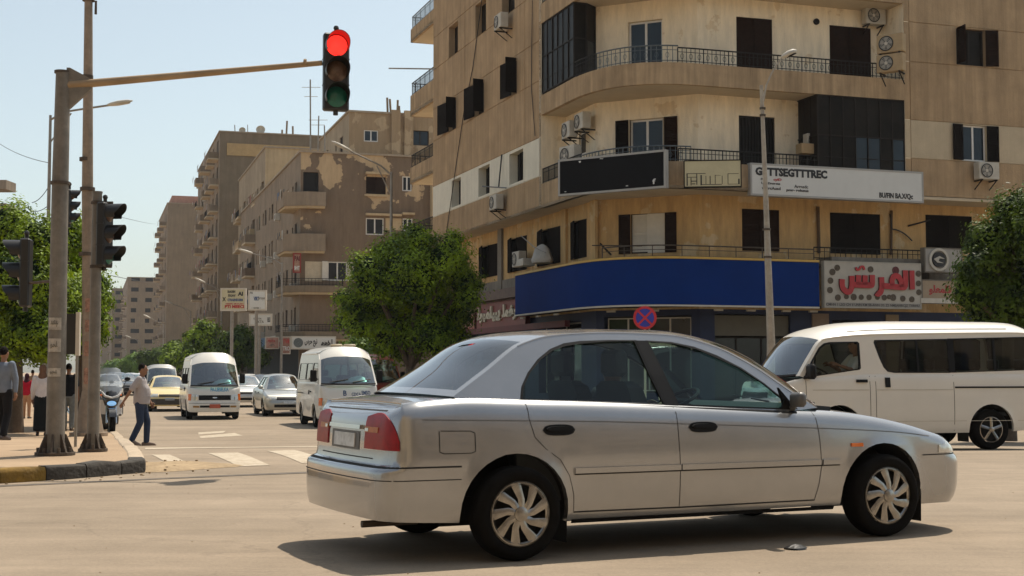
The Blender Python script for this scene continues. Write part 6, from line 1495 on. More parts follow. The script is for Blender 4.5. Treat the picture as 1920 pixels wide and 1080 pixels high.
  rb.build('roof', P if not S.get('roofpaint') else S['roofpaint'], root, smooth=32, world=False, weld=.0006)
  if wg.f: wg.build('windscreen', G[1], root, smooth=60, world=False, weld=.0006)
  if rg.f: rg.build('rear_window', G[2], root, smooth=60, world=False, weld=.0006)
  s.grid = grid; s.frac = frac
  # underside and arches
  u = MB(); xs0, xs1 = S['xr'] + .15, S['xf'] - .15; zf = min(S['sill'][1][1] + .02, .3)
  u.box((xs0, -W + .32, zf), (xs1, W - .32, zf + .10)); 
  ar = sorted(S['arches']); 
  for a_, c_ in ((ar[0][0] + ar[0][2], ar[1][0] - ar[1][2]),): u.box((a_ + .01, -W + .06, zf), (c_ - .01, W - .06, zf + .06))
  u.build('underbody', UNDER, root, world=False)
  for xc, zc, ra in S['arches']:
   for side in (-1, 1):
    l = MB(); y0 = side * (W - .035 - s.taper(xc)); y1 = side * (W - .36); n = 30
    l.loft([[(xc - (ra + .004) * math.cos(math.pi * i / n), y, zc + (ra + .004) * math.sin(math.pi * i / n)) for i in range(n + 1)] + [(xc + ra, y, zc - .2)] for y in (y0, y1)], False)
    l.face([(xc - ra * math.cos(math.pi * i / n), y1, zc + ra * math.sin(math.pi * i / n)) for i in range(n + 1)] + [(xc + ra, y1, zc - .1), (xc - ra, y1, zc - .1)])
    l.build('wheel_arch', UNDER, root, world=False)
  return body
def seat(parent, x, y, z, m, w_=.5, bench=0, head=True, h=.62, facing=1):
 b = MB(); ww = bench or w_
 b.rbox((x - .25, y - ww / 2, z), (x + .27, y + ww / 2, z + .16), .05)
 rings = []
 for zz_, dx, wd, th in ((.1, -.22, .96, .14), (.3, -.27, 1.0, .15), (h, -.37, .86, .11), (h + .04, -.385, .6, .07)):
  rings.append([(x + dx - th * .5, y - ww / 2 * wd, z + zz_), (x + dx + th * .5, y - ww / 2 * wd, z + zz_), (x + dx + th * .6, y, z + zz_), (x + dx + th * .5, y + ww / 2 * wd, z + zz_), (x + dx - th * .5, y + ww / 2 * wd, z + zz_)])
 b.loft(rings, True, True, True)
 if head:
  for yy in ([y] if not bench else [y - ww * .28, y + ww * .28]): b.rbox((x - .45, yy - .13, z + h + .07), (x - .36, yy + .13, z + h + .25), .03)
 o = b.build('seat', m, parent, smooth=40, world=False); return o
def mirror(car, root, x, z, side, m, s_=1.0, yoff=.0):
 y = -car.S['yside'](z) - yoff; b = MB(); b.rbox((x - .03 * s_, y - .17 * s_, z + .0), (x + .05 * s_, y - .02, z + .11 * s_), .022); b.tube([(x + .03, y + .03, z - .03), (x + .01, y - .05, z + .02)], [.03, .025], 6)
 if side > 0: b.v = [Vector((v.x, -v.y, v.z)) for v in b.v]
 b.build('mirror', m, root, smooth=60, world=False)
# ---- the silver sedan
def silver_sedan():
 S = dict(W=.83, xr=-.90, xf=3.78, rc=(.17, .24), fc=(.32, .42), rb=.05, fb=.10, dx=.11, nf=6,
  arches=[(0.0, .285, .362), (2.845, .285, .362)],
  zt=[(-.9, .915), (-.84, .94), (-.7, .955), (-.3, .985), (.1, .972), (.6, .955), (1.2, .93), (2.0, .893), (2.4, .875), (2.7, .845), (3.1, .775), (3.4, .70), (3.6, .655), (3.8, .62)],
  sill=[(-.9, .265), (-.5, .245), (.4, .215), (2.4, .23), (3.2, .20), (3.8, .20)],
  side=[(.18, .075), (.26, .035), (.36, .018), (.48, .006), (.60, .0), (.70, .004), (.80, .018), (.90, .042), (1.0, .07)],
  rear=[(.18, .06), (.26, .02), (.36, .0), (.50, .0), (.555, .006), (.575, .035), (.59, .070), (.62, .078), (.75, .085), (.86, .10), (.93, .12), (1.0, .16)],
  front=[(.18, .07), (.26, .02), (.36, .0), (.50, .0), (.53, .015), (.55, .045), (.60, .06), (.66, .09), (.72, .14), (.9, .3)],
  taper=[(-.9, .035), (-.4, .012), (.4, 0.), (2.2, .0), (2.9, .012), (3.4, .05), (3.8, .09)],
  levels=[.24, .28, .33, .40, .48, .535, .55, .562, .575, .59, .62, .68], top=[.22, .15, .10, .07, .045, .025, .01], crown=.035,
  deckc=lambda x: 1.0 if x > 2.3 else (.6 if x < -.2 else 0),
  yside=lambda z: .735 - .47 * (z - .93) - .10 * max(z - .93, 0) ** 2, cab=(-.34, 2.33), zbase=.9,
  roof=[(-.37, .992, -.50, 1.01), (-.10, 1.155, -.24, 1.17), (.19, 1.325, .05, 1.355), (.42, 1.378, .35, 1.412), (.85, 1.402, .85, 1.437), (1.28, 1.392, 1.32, 1.437), (1.60, 1.328, 1.72, 1.395), (1.88, 1.195, 2.08, 1.285), (2.16, 1.00, 2.40, 1.10), (2.33, .895, 2.66, .918)],
  wq=(2.05, 5.9), wq2=(.22, 8.85), rex=2.6, pil=1,
  windows=[[(.075, .962), (.105, 1.05), (.17, 1.137), (.262, 1.222), (.37, 1.289), (.48, 1.327), (.60, 1.343), (.82, 1.352), (1.03, 1.353), (1.075, 1.12), (1.125, .925)],
                 [(1.205, .921), (1.155, 1.12), (1.10, 1.352), (1.30, 1.343), (1.47, 1.312), (1.63, 1.255), (1.80, 1.17), (1.95, 1.065), (2.10, .93), (2.135, .885)]],
  seal=.020)
 ang = math.atan2(1.227, 2.5666); p = gnd(965, 1050); n_ = Vector((-math.sin(ang), math.cos(ang), 0)); loc = p + n_ * .80; loc.z = 0
 root = empty('silver_sedan', loc, 'silver four door sedan crossing the junction in the foreground, seen from its right side', 'car', rz=ang)
 c = Car(S); c.build(root, SILVER, (CGLASS, WGLASS, RGLASS))
 b = MB()
 for s_ in (-1, 1): b.loft([[Vector((x, s_ * (S['yside'](z) + .005), z)) for x in (xa, xb)] for xa, xb, z in ((1.118, 1.212, .921), (1.068, 1.162, 1.12), (1.024, 1.106, 1.35))], False); b.prism([(2.075, .888), (2.20, .862), (2.13, .925), (2.02, 1.035)], s_ * (S['yside'](.93) + .004), s_ * (S['yside'](.93) - .02), 'y')
 b.build('door_pillar', TRIMK, root, world=False)
 # lamps
 a_in, a_out = c.arc[4] - .03, c.arc[12] + .01
 hi = keyf([(0, .87), (.3, .895), (.6, .875), (.8, .835), (.93, .78), (1, .73)])
 b = MB(); c.patch(b, a_in, a_out, .675, lambda t: hi(t), .007, 14, 6, thick=1, mirror=True); b.build('tail_lamp', TAILR, root, smooth=40, world=False)
 b = MB(); c.patch(b, a_in + .0, a_in + .20, .775, .808, .011, 12, 2, thick=1, mirror=True); b.build('tail_lamp_band', TAILA, root, smooth=40, world=False)
 b = MB(); c.patch(b, a_in + .01, a_in + .06, .78, .80, .014, 4, 1, thick=1, mirror=True); b.build('tail_lamp_glint', HEADL, root, world=False)  # tiny pale patch standing in for a glint on the tail lamp
 f0 = c.ax(3.32); f1 = c.arc[-1] - .38
 b = MB(); c.patch(b, f0 + .06, f1, .565, lambda t: .665 + .02 * t if t > .1 else .62, .006, 12, 4, thick=1, mirror=True); b.build('headlight', HEADL, root, smooth=50, world=False)
 b = MB(); c.patch(b, f1 + .03, c.arc[-1], .57, .65, .004, 6, 3, mirror=True); b.build('grille', TRIMK, root, world=False)
 b = MB(); c.patch(b, c.ax(2.56), c.ax(2.655), .628, .652, .012, 3, 2, thick=1, mirror=True); b.build('side_marker', INDIC, root, world=False)
 # panel gaps as fine dark seams; crease shade painted on as thin dark lines
 GAP = mat('panel_gap', (.02, .02, .02), .9, var=0)
 g = MB()
 def seam(pts, w_=.0042, out=.0018):
  q = []
  for (x0, z0), (x1, z1) in zip(pts[:-1], pts[1:]):
   for i in range(6): q.append((x0 + (x1 - x0) * i / 6, z0 + (z1 - z0) * i / 6))
  q.append(pts[-1]); L_ = []
  for i, (x, z) in enumerate(q):
   x2, z2 = q[min(i + 1, len(q) - 1)]; x1, z1 = q[max(i - 1, 0)]; dx, dz = x2 - x1, z2 - z1; l = math.hypot(dx, dz); nx, nz = -dz / l * w_ / 2, dx / l * w_ / 2
   L_.append((c.skin(c.ax(x + nx), z + nz, out), c.skin(c.ax(x - nx), z - nz, out)))
  for side in (1, -1): g.loft([[Vector((a.x, a.y * side, a.z)) for a in r] for r in L_], False)
 seam([(.095, .955), (.10, .85), (.13, .74), (.20, .67), (.30, .60), (.365, .50), (.40, .38), (.405, .275)])
 seam([(1.165, .915), (1.165, .70), (1.175, .50), (1.18, .27)]); seam([(2.27, .88), (2.29, .70), (2.305, .50), (2.29, .38), (2.26, .27)])
 seam([(.405, .272), (1.2, .268), (2.26, .272)], .009)
 seam([(-.50, .79), (-.50, .665), (-.47, .655), (-.30, .655), (-.27, .665), (-.27, .775), (-.30, .787), (-.49, .79)], .005)
 g.build('panel_gap', GAP, root, world=False)
 g = MB()
 def crease(t): return .852 - .0 * t
 ck = keyf([(-.60, .858), (.1, .842), (.6, .830), (1.3, .802), (2.0, .772), (2.9, .725), (3.35, .680)])
 for xa, xb in ((-.60, .095), (.105, 1.16), (1.17, 2.28), (2.29, 3.3)): c.patch(g, c.ax(xa), c.ax(xb), lambda t, xa=xa, xb=xb: ck(xa + (xb - xa) * t) - .003, lambda t, xa=xa, xb=xb: ck(xa + (xb - xa) * t) + .003, .0018, 14, 1, mirror=True)
 g.build('crease_line', mat('crease_shadow_line', (.12, .12, .12), .6, var=0), root, world=False)
 # side moulding, bumper strip
 b = MB()
 for xa, xb in ((.40, 1.17), (1.18, 2.29), (2.31, 2.47)): c.patch(b, c.ax(xa), c.ax(xb), lambda t: .512, lambda t: .546, .018, 8, 3, thick=1, mirror=True)
 b.build('side_moulding', SILVER, root, smooth=40, world=False)
 b = MB(); c.patch(b, 0, c.ax(-.36), .572, .582, .003, 24, 1, mirror=True); c.patch(b, c.ax(3.22), c.arc[-1], .548, .556, .003, 20, 1, mirror=True)
 c.patch(b, 0.0, c.ax(-.36), .497, .503, .002, 24, 1, mirror=True); c.patch(b, c.ax(.40), c.ax(2.46), .502, .510, .004, 12, 1, mirror=True); b.build('bumper_seam', GAP, root, world=False)  # last patch: dark line drawn just below the side moulding
 b = MB()
 for xa in (.185, 1.245):
  el = lambda t, s_, k=1: .783 + s_ * .034 * k * (max(0, 1 - abs(2 * t - 1) ** 3.2)) ** .5
  c.patch(b, c.ax(xa), c.ax(xa + .225), lambda t: el(t, -1), lambda t: el(t, 1), .005, 14, 4, mirror=True); c.patch(b, c.ax(xa + .02), c.ax(xa + .205), lambda t: el(t, -1, .35) + .008, lambda t: el(t, 1, .5) + .006, .022, 10, 2, thick=1, mirror=True)
 b.build('door_handle', TRIMK, root, smooth=30, world=False)
 # window line trim strip and roof gutter
 b = MB(); zk = keyf([(.06, .962), (1.15, .921), (2.15, .876)])
 for side in (-1, 1):
  b.tube([(x, side * (S['yside'](zk(x)) + .010), zk(x) - .012) for x in (.06 + 2.08 * i / 12 for i in range(13))], .011, 5)
 b.build('belt_trim', TRIMK, root, smooth=60, world=False)
 b = MB()
 for side in (-1, 1): b.tube([Vector((c.grid[i][0].x, side * (abs(c.grid[i][0].y) - .001), c.grid[i][0].z - .002)) for i in range(int(len(c.grid) * .21), int(len(c.grid) * .93))], .006, 5)
 b.build('roof_gutter', SILVER, root, smooth=60, world=False)
 # black sill + mud flaps
 b = MB(); c.patch(b, c.ax(.40), c.ax(2.44), .20, .225, .004, 10, 2, mirror=True); b.build('sill_panel', TRIMK, root, world=False)
 for x_, y_ in ((0, -1), (0, 1), (2.845, -1), (2.845, 1)):
  wheel(root, x_, y_ * (.795 - (.02 if x_ else 0)), .285, .185, y_, 'cover')
 # rear face: plate recess, garnish, boot edge, exhaust
 b = MB(); c.patch(b, 0, .27, .66, .775, .003, 4, 3, mirror=True); b.build('plate_recess', mat('grey_recess', (.10, .10, .10), .5, var=.1), root, world=False)
 b = MB(); c.patch(b, 0, .20, .675, .76, .010, 4, 1, thick=1, mirror=True); b.build('number_plate', PLATE, root, world=False)
 b = MB(); c.patch(b, 0, .30, .79, .815, .02, 5, 1, thick=1, mirror=True); b.build('boot_garnish', CHROME, root, world=False)
 b = MB(); c.patch(b, 0, c.arc[5] + .08, .905, .912, .002, 8, 1, mirror=True); c.patch(b, 0, c.arc[5], .615, .622, .003, 8, 1, mirror=True); b.build('boot_seam', GAP, root, world=False)
 b = MB(); b.cyl((-.86, -.45, .222), (-.5, -.45, .225), .021, 12); b.build('exhaust', RUST, root, world=False)
 b = MB(); b.box((-.74, -.60, .24), (-.50, .60, .30)); b.build('rear_valance', UNDER, root, world=False)
 # interior
 for y in (-.37, .37): seat(root, 1.35, y, .42, SEATM, .5)
 seat(root, .42, 0, .42, SEATM, bench=1.22, h=.55)
 b = MB(); b.loft([[(2.0, y, .86), (2.12, y, .93), (2.5, y, .90), (2.5, y, .5), (2.05, y, .55)] for y in (-.68, -.3, .3, .68)], True, True, True); b.rbox((-.36, -.62, .93), (.12, .62, .955), .01); b.box((.0, -.70, .3), (2.4, .70, .36))
 for s_ in (-1, 1): b.box((.05, s_ * .71 - .015, .34), (2.2, s_ * .71 + .015, .88))
 b.build('interior', SEATM, root, smooth=40, world=False)
 b = MB(); ax = Vector((-.45, 0, .9)).normalized(); cc = Vector((1.90, .37, .93)); v1 = Vector((0, 1, 0)); v2 = ax.cross(v1)
 b.tube([cc + v1 * (.18 * math.cos(t)) + v2 * (.18 * math.sin(t)) for t in (j * math.pi / 10 for j in range(21))], .014, 6); b.tube([cc, cc + Vector((.2, 0, -.1))], .03, 6); b.tube([cc + v1 * .18, cc - v1 * .18], .016, 5); b.build('steering_wheel', TRIMK, root, world=False)
 b = MB(); b.rbox((1.86, -.09, 1.285), (1.885, .09, 1.33), .008); b.build('rear_view_mirror', TRIMK, root, world=False)
 mirror(c, root, 2.10, .905, -1, mat('grey_mirror_shell', (.10, .10, .10), .4), .9); mirror(c, root, 2.10, .905, 1, SILVER, 1.0)
 b = MB(); b.prism([(2.02, .878), (2.20, .868), (2.06, .955)], -S['yside'](.90) - .006, -S['yside'](.90) + .01, 'y'); b.build('mirror_base', TRIMK, root, world=False)
 b = MB(); b.tube([(2.62, -.35, .915), (2.52, -.05, .985)], .007, 4); b.tube([(2.62, .2, .915), (2.50, .5, .965)], .007, 4); b.build('wiper', TRIMK, root, world=False)
 return root
sedan = silver_sedan()
# ---- vans
def van_spec(W, L_, H_, wb, r, ov=1.1, belt=1.12, high=False, nose=.55, sill=.27, xrear=None):
 xr = -(L_ - wb - ov) if xrear is None else xrear; xf = wb + ov; top = H_ - .12
 S = dict(W=W, xr=xr, xf=xf, rc=(.10, .16), fc=(.26, .30), rb=.02, fb=.10, dx=.3, nf=4, arches=[(0, r + .01, r * 1.22), (wb, r + .01, r * 1.22)],
  zt=[(xr, belt), (xf - 1.0, belt), (xf - .5, belt - .02), (xf - .2, belt - .10), (xf, belt - .14)],
  sill=[(xr, .34), (-.6, .30), (0, sill), (wb, sill), (xf, sill - .02)],
  side=[(.2, .06), (.35, .015), (.6, 0), (.9, .004), (1.15, .03)], rear=[(.2, .04), (.35, .0), (.55, .0), (.58, .05), (1.2, .06)],
  front=[(.2, .06), (.3, .01), (.52, .0), (.56, .02), (.6, .035), (.8, .07), (1.0, .13), (1.15, .2)],
  taper=[(xr, .0), (wb - .3, .0), (xf - .3, .02), (xf, .05)], levels=[.32, .36, .44, .52, .56, .6, .7, .82], top=[.2, .1, .05, .02, .008], crown=.02, rnd=.05, rin=.015,
  deckc=lambda x: 1.0 if x > xf - .5 else 0, cab=(xr + .06, xf - .28), zbase=belt, flare=.01, sharp=38)
 yb = W - .045; S['yside'] = lambda z: yb - .115 * (z - belt) - .10 * max(z - belt - .45, 0) ** 2
 S['roof'] = [(xr + .06, belt - .01, xr + .03, belt), (xr + .09, belt + .45, xr + .06, belt + .45), (xr + .14, top - .16, xr + .10, top - .12), (xr + .24, top - .02, xr + .22, top + .06), (xr + .6, top + .01, xr + .6, H_), (wb * .5, top + .01, wb * .5, H_), (wb - .1, top - .01, wb - .1, H_ - .01), (xf - nose - .38, top - .14, xf - nose - .25, H_ - .12), (xf - nose - .22, top - .30, xf - nose - .02, H_ - .34), (xf - nose + .04, belt + .35, xf - nose + .25, belt + .40), (xf - .30, belt - .04, xf - .12, belt - .06)]
 S['wq'] = (2.0, 8.0); S['wq2'] = (.25, 9.93); S['rex'] = 2.8; S['pil'] = 1; S['rres'] = 4
 return S
def rect(x0, x1, z0, z1, sl=0.0, sr=0.0, n=2, rd=.05):
 """rounded window outline; sl/sr shift the top corners inwards"""
 P = [(x0, z0), (x1, z0), (x1 - sr, z1), (x0 + sl, z1)]; out = []
 for i in range(4):
  p = Vector(P[i]); a = Vector(P[i - 1]); b = Vector(P[(i + 1) % 4]); da = (a - p).normalized() * rd; db = (b - p).normalized() * rd
  for t in (0, .5, 1): q = p + da * (1 - t) ** 2 + db * t * t; out.append((q.x, q.y))
 return out
def van(loc, rz, label, group=None, P=None, H_=2.22, wt=1.80, belt=1.14, W=.86, wb=2.5, xf=3.5, xr=-1.15, text=None, tcol=None, side='street', light_bar=False, tint=None, raised=True, plate=REDPL):
 P = P or CARW; S = van_spec(W, 0, H_, wb, .30, ov=xf - wb, belt=belt, xrear=xr); top = max(wt + .02, H_ - .19); S['rex'] = 3.4
 S['roof'] = [(xr + .06, belt - .01, xr + .03, belt), (xr + .09, belt + .4, xr + .06, belt + .4), (xr + .14, top - .08, xr + .10, top - .02), (xr + .24, top, xr + .24, H_ - .10), (xr + .6, top + .01, xr + .55, H_), (wb * .5, top + .01, wb * .5, H_), (wb - .1, top, wb - .1, H_ - .01), (xf - 1.12, top - .02, xf - 1.0, H_ - .05), (xf - .84, wt - .03, xf - .66, wt + .09), (xf - .58, belt + .33, xf - .38, belt + .36), (xf - .30, belt - .06, xf - .13, belt - .08)]
 wz0, wz1 = belt + .07, wt - .11
 S['windows'] = [rect(xr + .22, .48, wz0, wz1, .06, .0), rect(.53, 1.62, wz0, wz1), rect(1.74, xf - .72, wz0 - .02, wz1, 0, .22)]
 S['windows'] = [w_[::-1] for w_ in S['windows']]; S['windows'] = [w_[::-1] for w_ in S['windows']]
 S['wglass'] = [DGLASS] * 3; S['wq'] = (2.0, 8.06); S['wq2'] = (.25, 9.90)
 root = empty('microbus', loc, label, 'microbus', group, rz); c = Car(S); c.build(root, P, (DGLASS, WGLASS, DGLASS))
 A_ = c.arc[-1]; nf = lambda w_: A_ - w_
 # windscreen surround, grille, lamps, bumper
 b = MB(); c.patch(b, nf(.52), A_, .64, lambda t: .80 + .0 * t, .008, 8, 3, thick=1, mirror=True); b.build('grille', TRIMK, root, world=False)
 b = MB(); c.patch(b, nf(.02) , A_, .70, .74, .02, 2, 1, thick=1, mirror=True); c.patch(b, nf(.07), A_, .705, .735, .018, 2, 1, thick=1, mirror=True); b.build('badge', CHROME, root, world=False)
 b = MB(); c.patch(b, nf(.80), nf(.54), .63, lambda t: .83 - .02 * t, .010, 6, 3, thick=1, mirror=True); b.build('headlight', HEADL, root, world=False)
 b = MB(); c.patch(b, nf(.96), nf(.81), .63, .84, .010, 6, 3, thick=1, mirror=True); b.build('indicator', INDIC, root, world=False)
 b = MB(); c.patch(b, nf(.48), A_, .40, .47, .005, 6, 1, mirror=True); b.build('bumper_intake', TRIMK, root, world=False)
 b = MB(); c.patch(b, nf(.70), nf(.50), .40, .46, .006, 3, 1, mirror=True); b.build('fog_lamp', mat('amber_fog_lamp', (.30, .16, .04), .3, var=.2), root, world=False)
 b = MB(); c.patch(b, nf(.17), A_, .38, .51, .022, 3, 1, thick=1, mirror=True); b.build('number_plate', plate, root, world=False)
 b = MB(); c.patch(b, nf(.9), A_, .535, .545, .004, 10, 1, mirror=True); b.build('bumper_seam', TRIMK, root, world=False)
 b = MB(); g = c.grid; j = max(i for i, q in enumerate(c.frac) if q <= 9.93)
 b.tube([v + Vector((.015, 0, .0)) for v in g[j][1:10]], .022, 5)
 for y0, y1 in ((-.55, -.02), (.1, .62)): p0 = Vector((xf - .16 - .1 * (y0 / W) ** 2, y0, belt + .02)); p1 = Vector((xf - .22 - .1 * (y1 / W) ** 2, y1, belt + .10)); b.tube([p0, p1], .014, 4)
 b.build('wiper', TRIMK, root, world=False)
 for sd_ in (-1, 1):
  b = MB(); y = sd_ * (S['yside'](1.3) + .13); b.rbox((xf - .62, y - .09, belt + .03), (xf - .55, y + .09, belt + .36), .02); b.tube([(xf - .6, sd_ * (W - .06), belt + .1), (xf - .6, y, belt + .12)], .014, 5); b.build('mirror', TRIMK, root, smooth=40, world=False)
 b = MB(); c.patch(b, c.ax(1.68), c.ax(1.685), .34, belt - .02, .002, 1, 6, mirror=True); c.patch(b, c.ax(.5), c.ax(.505), .34, belt - .02, .002, 1, 6, mirror=True); c.patch(b, c.ax(2.62), c.ax(2.625), .70, belt - .02, .002, 1, 6, mirror=True); b.build('panel_gap', MATS['panel_gap'], root, world=False)
 b = MB(); c.patch(b, c.ax(-.9), c.ax(.45), .93, .955, .006, 4, 1, mirror=True); c.patch(b, c.ax(1.78), c.ax(1.90), .98, 1.02, .02, 2, 1, thick=1, mirror=True); c.patch(b, c.ax(1.50), c.ax(1.56), .92, 1.04, .02, 2, 1, thick=1, mirror=True); b.build('door_handle', TRIMK, root, world=False)
 b = MB()
 for sd_ in (-1, 1): b.tube([Vector((v[0 if sd_ < 0 else 10].x, v[0 if sd_ < 0 else 10].y, v[0].z + .004)) for q, v in zip(c.frac, c.grid) if 3 <= q <= 8], .014, 5)
 b.build('roof_gutter', P, root, smooth=60, world=False)
 if raised:
  b = MB()
  for sd_ in (-1, 1): b.tube([Vector((x, sd_ * (S['yside'](wt + .1) + .004), wt + .16)) for x in (xr + .5, wb * .5, xf - 1.25)], .016, 5)
  b.build('roof_rib', P, root, world=False)
 if light_bar:
  for y in (-.19, .19): b = MB(); b.rbox((xf - 1.3, y - .17, H_ - .02), (xf - 1.12, y + .17, H_ + .06), .03); b.build('roof_lamp', mat('cream_lamp', (.55, .45, .30), .5), root, smooth=40, world=False)
 if text:
  for t_, y0, w_, z0, h_, m in text:
   vs, fs = text_mesh(t_, 1.0, .0, .03); b = MB(); xs_ = [v.x for v in vs]; yy_ = [v.y for v in vs]; X0, X1, Y0, Y1 = min(xs_), max(xs_), min(yy_), max(yy_)
   for v in vs:
    y = y0 + (v.x - X0) / (X1 - X0) * w_; z = z0 + (v.y - Y0) / (Y1 - Y0) * h_      # seen from the front, +y is to the right
    p = c.skin(A_ - abs(y), z, .006); b.v.append(Vector((p.x, abs(p.y) * (1 if y > 0 else -1), p.z)))
   for f in fs: b.f.append(tuple(f)); b.m.append(0)
   b.build('lettering', m, root, world=False)
 for y in (-.42, .42): seat(root, 1.95, y, .75, SEATM, .5)
 for x in (1.0, .1): seat(root, x, 0, .60, SEATM, bench=1.4)
 b = MB(); b.loft([[(xf - .95, y, belt - .30), (xf - .9, y, belt + .03), (xf - .32, y, belt + .0), (xf - .32, y, belt - .30)] for y in (-W + .12, 0, W - .12)], True, True, True); b.box((xr + .1, -W + .1, .5), (xf - .4, W - .1, .56)); b.build('interior', SEATM, root, world=False)
 b = MB(); b.loft([[(xf - .62 + .12 * q, y, belt + .03 + h * (1 - q)) for q in (0, .4, 1)] for y, h in ((-.05, .02), (.15, .13), (.40, .17), (.62, .08), (.68, .02))], False); b.build('sunshade', SUNSH, root, smooth=60, world=False)
 for x in (0, wb):
  for y in (-1, 1): wheel(root, x, y * (W - .11), .30, .19, y, 'steel')
 return root
BLT = mat('sky_blue_lettering', (.03, .30, .50), .5, var=.2)
mat('panel_gap', (.02, .02, .02), .9, var=0) if 'panel_gap' not in MATS else None
def heading_toward_camera(extra=0.0): return math.atan2(-D1.y, -D1.x) + R(extra)
def place_front(u, v, xf, extra=0.0):                 # ground point of the front bumper centre -> rear axle origin
 p = gnd(u, v); a = heading_toward_camera(extra); q = p - Vector((math.cos(a), math.sin(a), 0)) * xf; q.z = gz(q.y); return q, a
q, a = place_front(402, 787, 3.35); van(q, a, 'white microbus with raised roof and blue lettering coming down the middle of the street', 'microbuses on the street', text=[('FA-LIESELKA', -.14, .60, .92, .13, BLT)])
q, a = place_front(655, 803, 3.4); van(q, a, 'white microbus with two roof lamps right behind the silver sedan', 'microbuses on the street', H_=2.30, wt=1.93, belt=1.26, W=.86, text=[('B', -.18, .10, .90, .15, BLU), ('CDCA', .06, .28, 0.90, .09, BLU), ('EMSQ', .36, .26, .90, .14, BLU)], light_bar=True)
# grey minivan behind the taxi and the red one parked behind the tree
GREYV = paint('grey_van_paint', (.42, .41, .38), .2, .4, .6); REDV = paint('red_bus_paint', (.45, .07, .04), 0, .4, .5)
q, a = place_front(304, 752, 3.4); van(q, a, 'grey roofed minivan behind the yellow taxi', 'microbuses on the street', P=GREYV, H_=1.95, wt=1.68, belt=1.05, W=.84, raised=False, plate=PLATE)
q, a = place_front(716, 775, 3.4, 6); van(q, a, 'red minibus parked behind the round tree', 'microbuses on the street', P=REDV, H_=2.25, wt=1.95, belt=1.2, W=.9, raised=False, xr=-2.2, plate=PLATE)
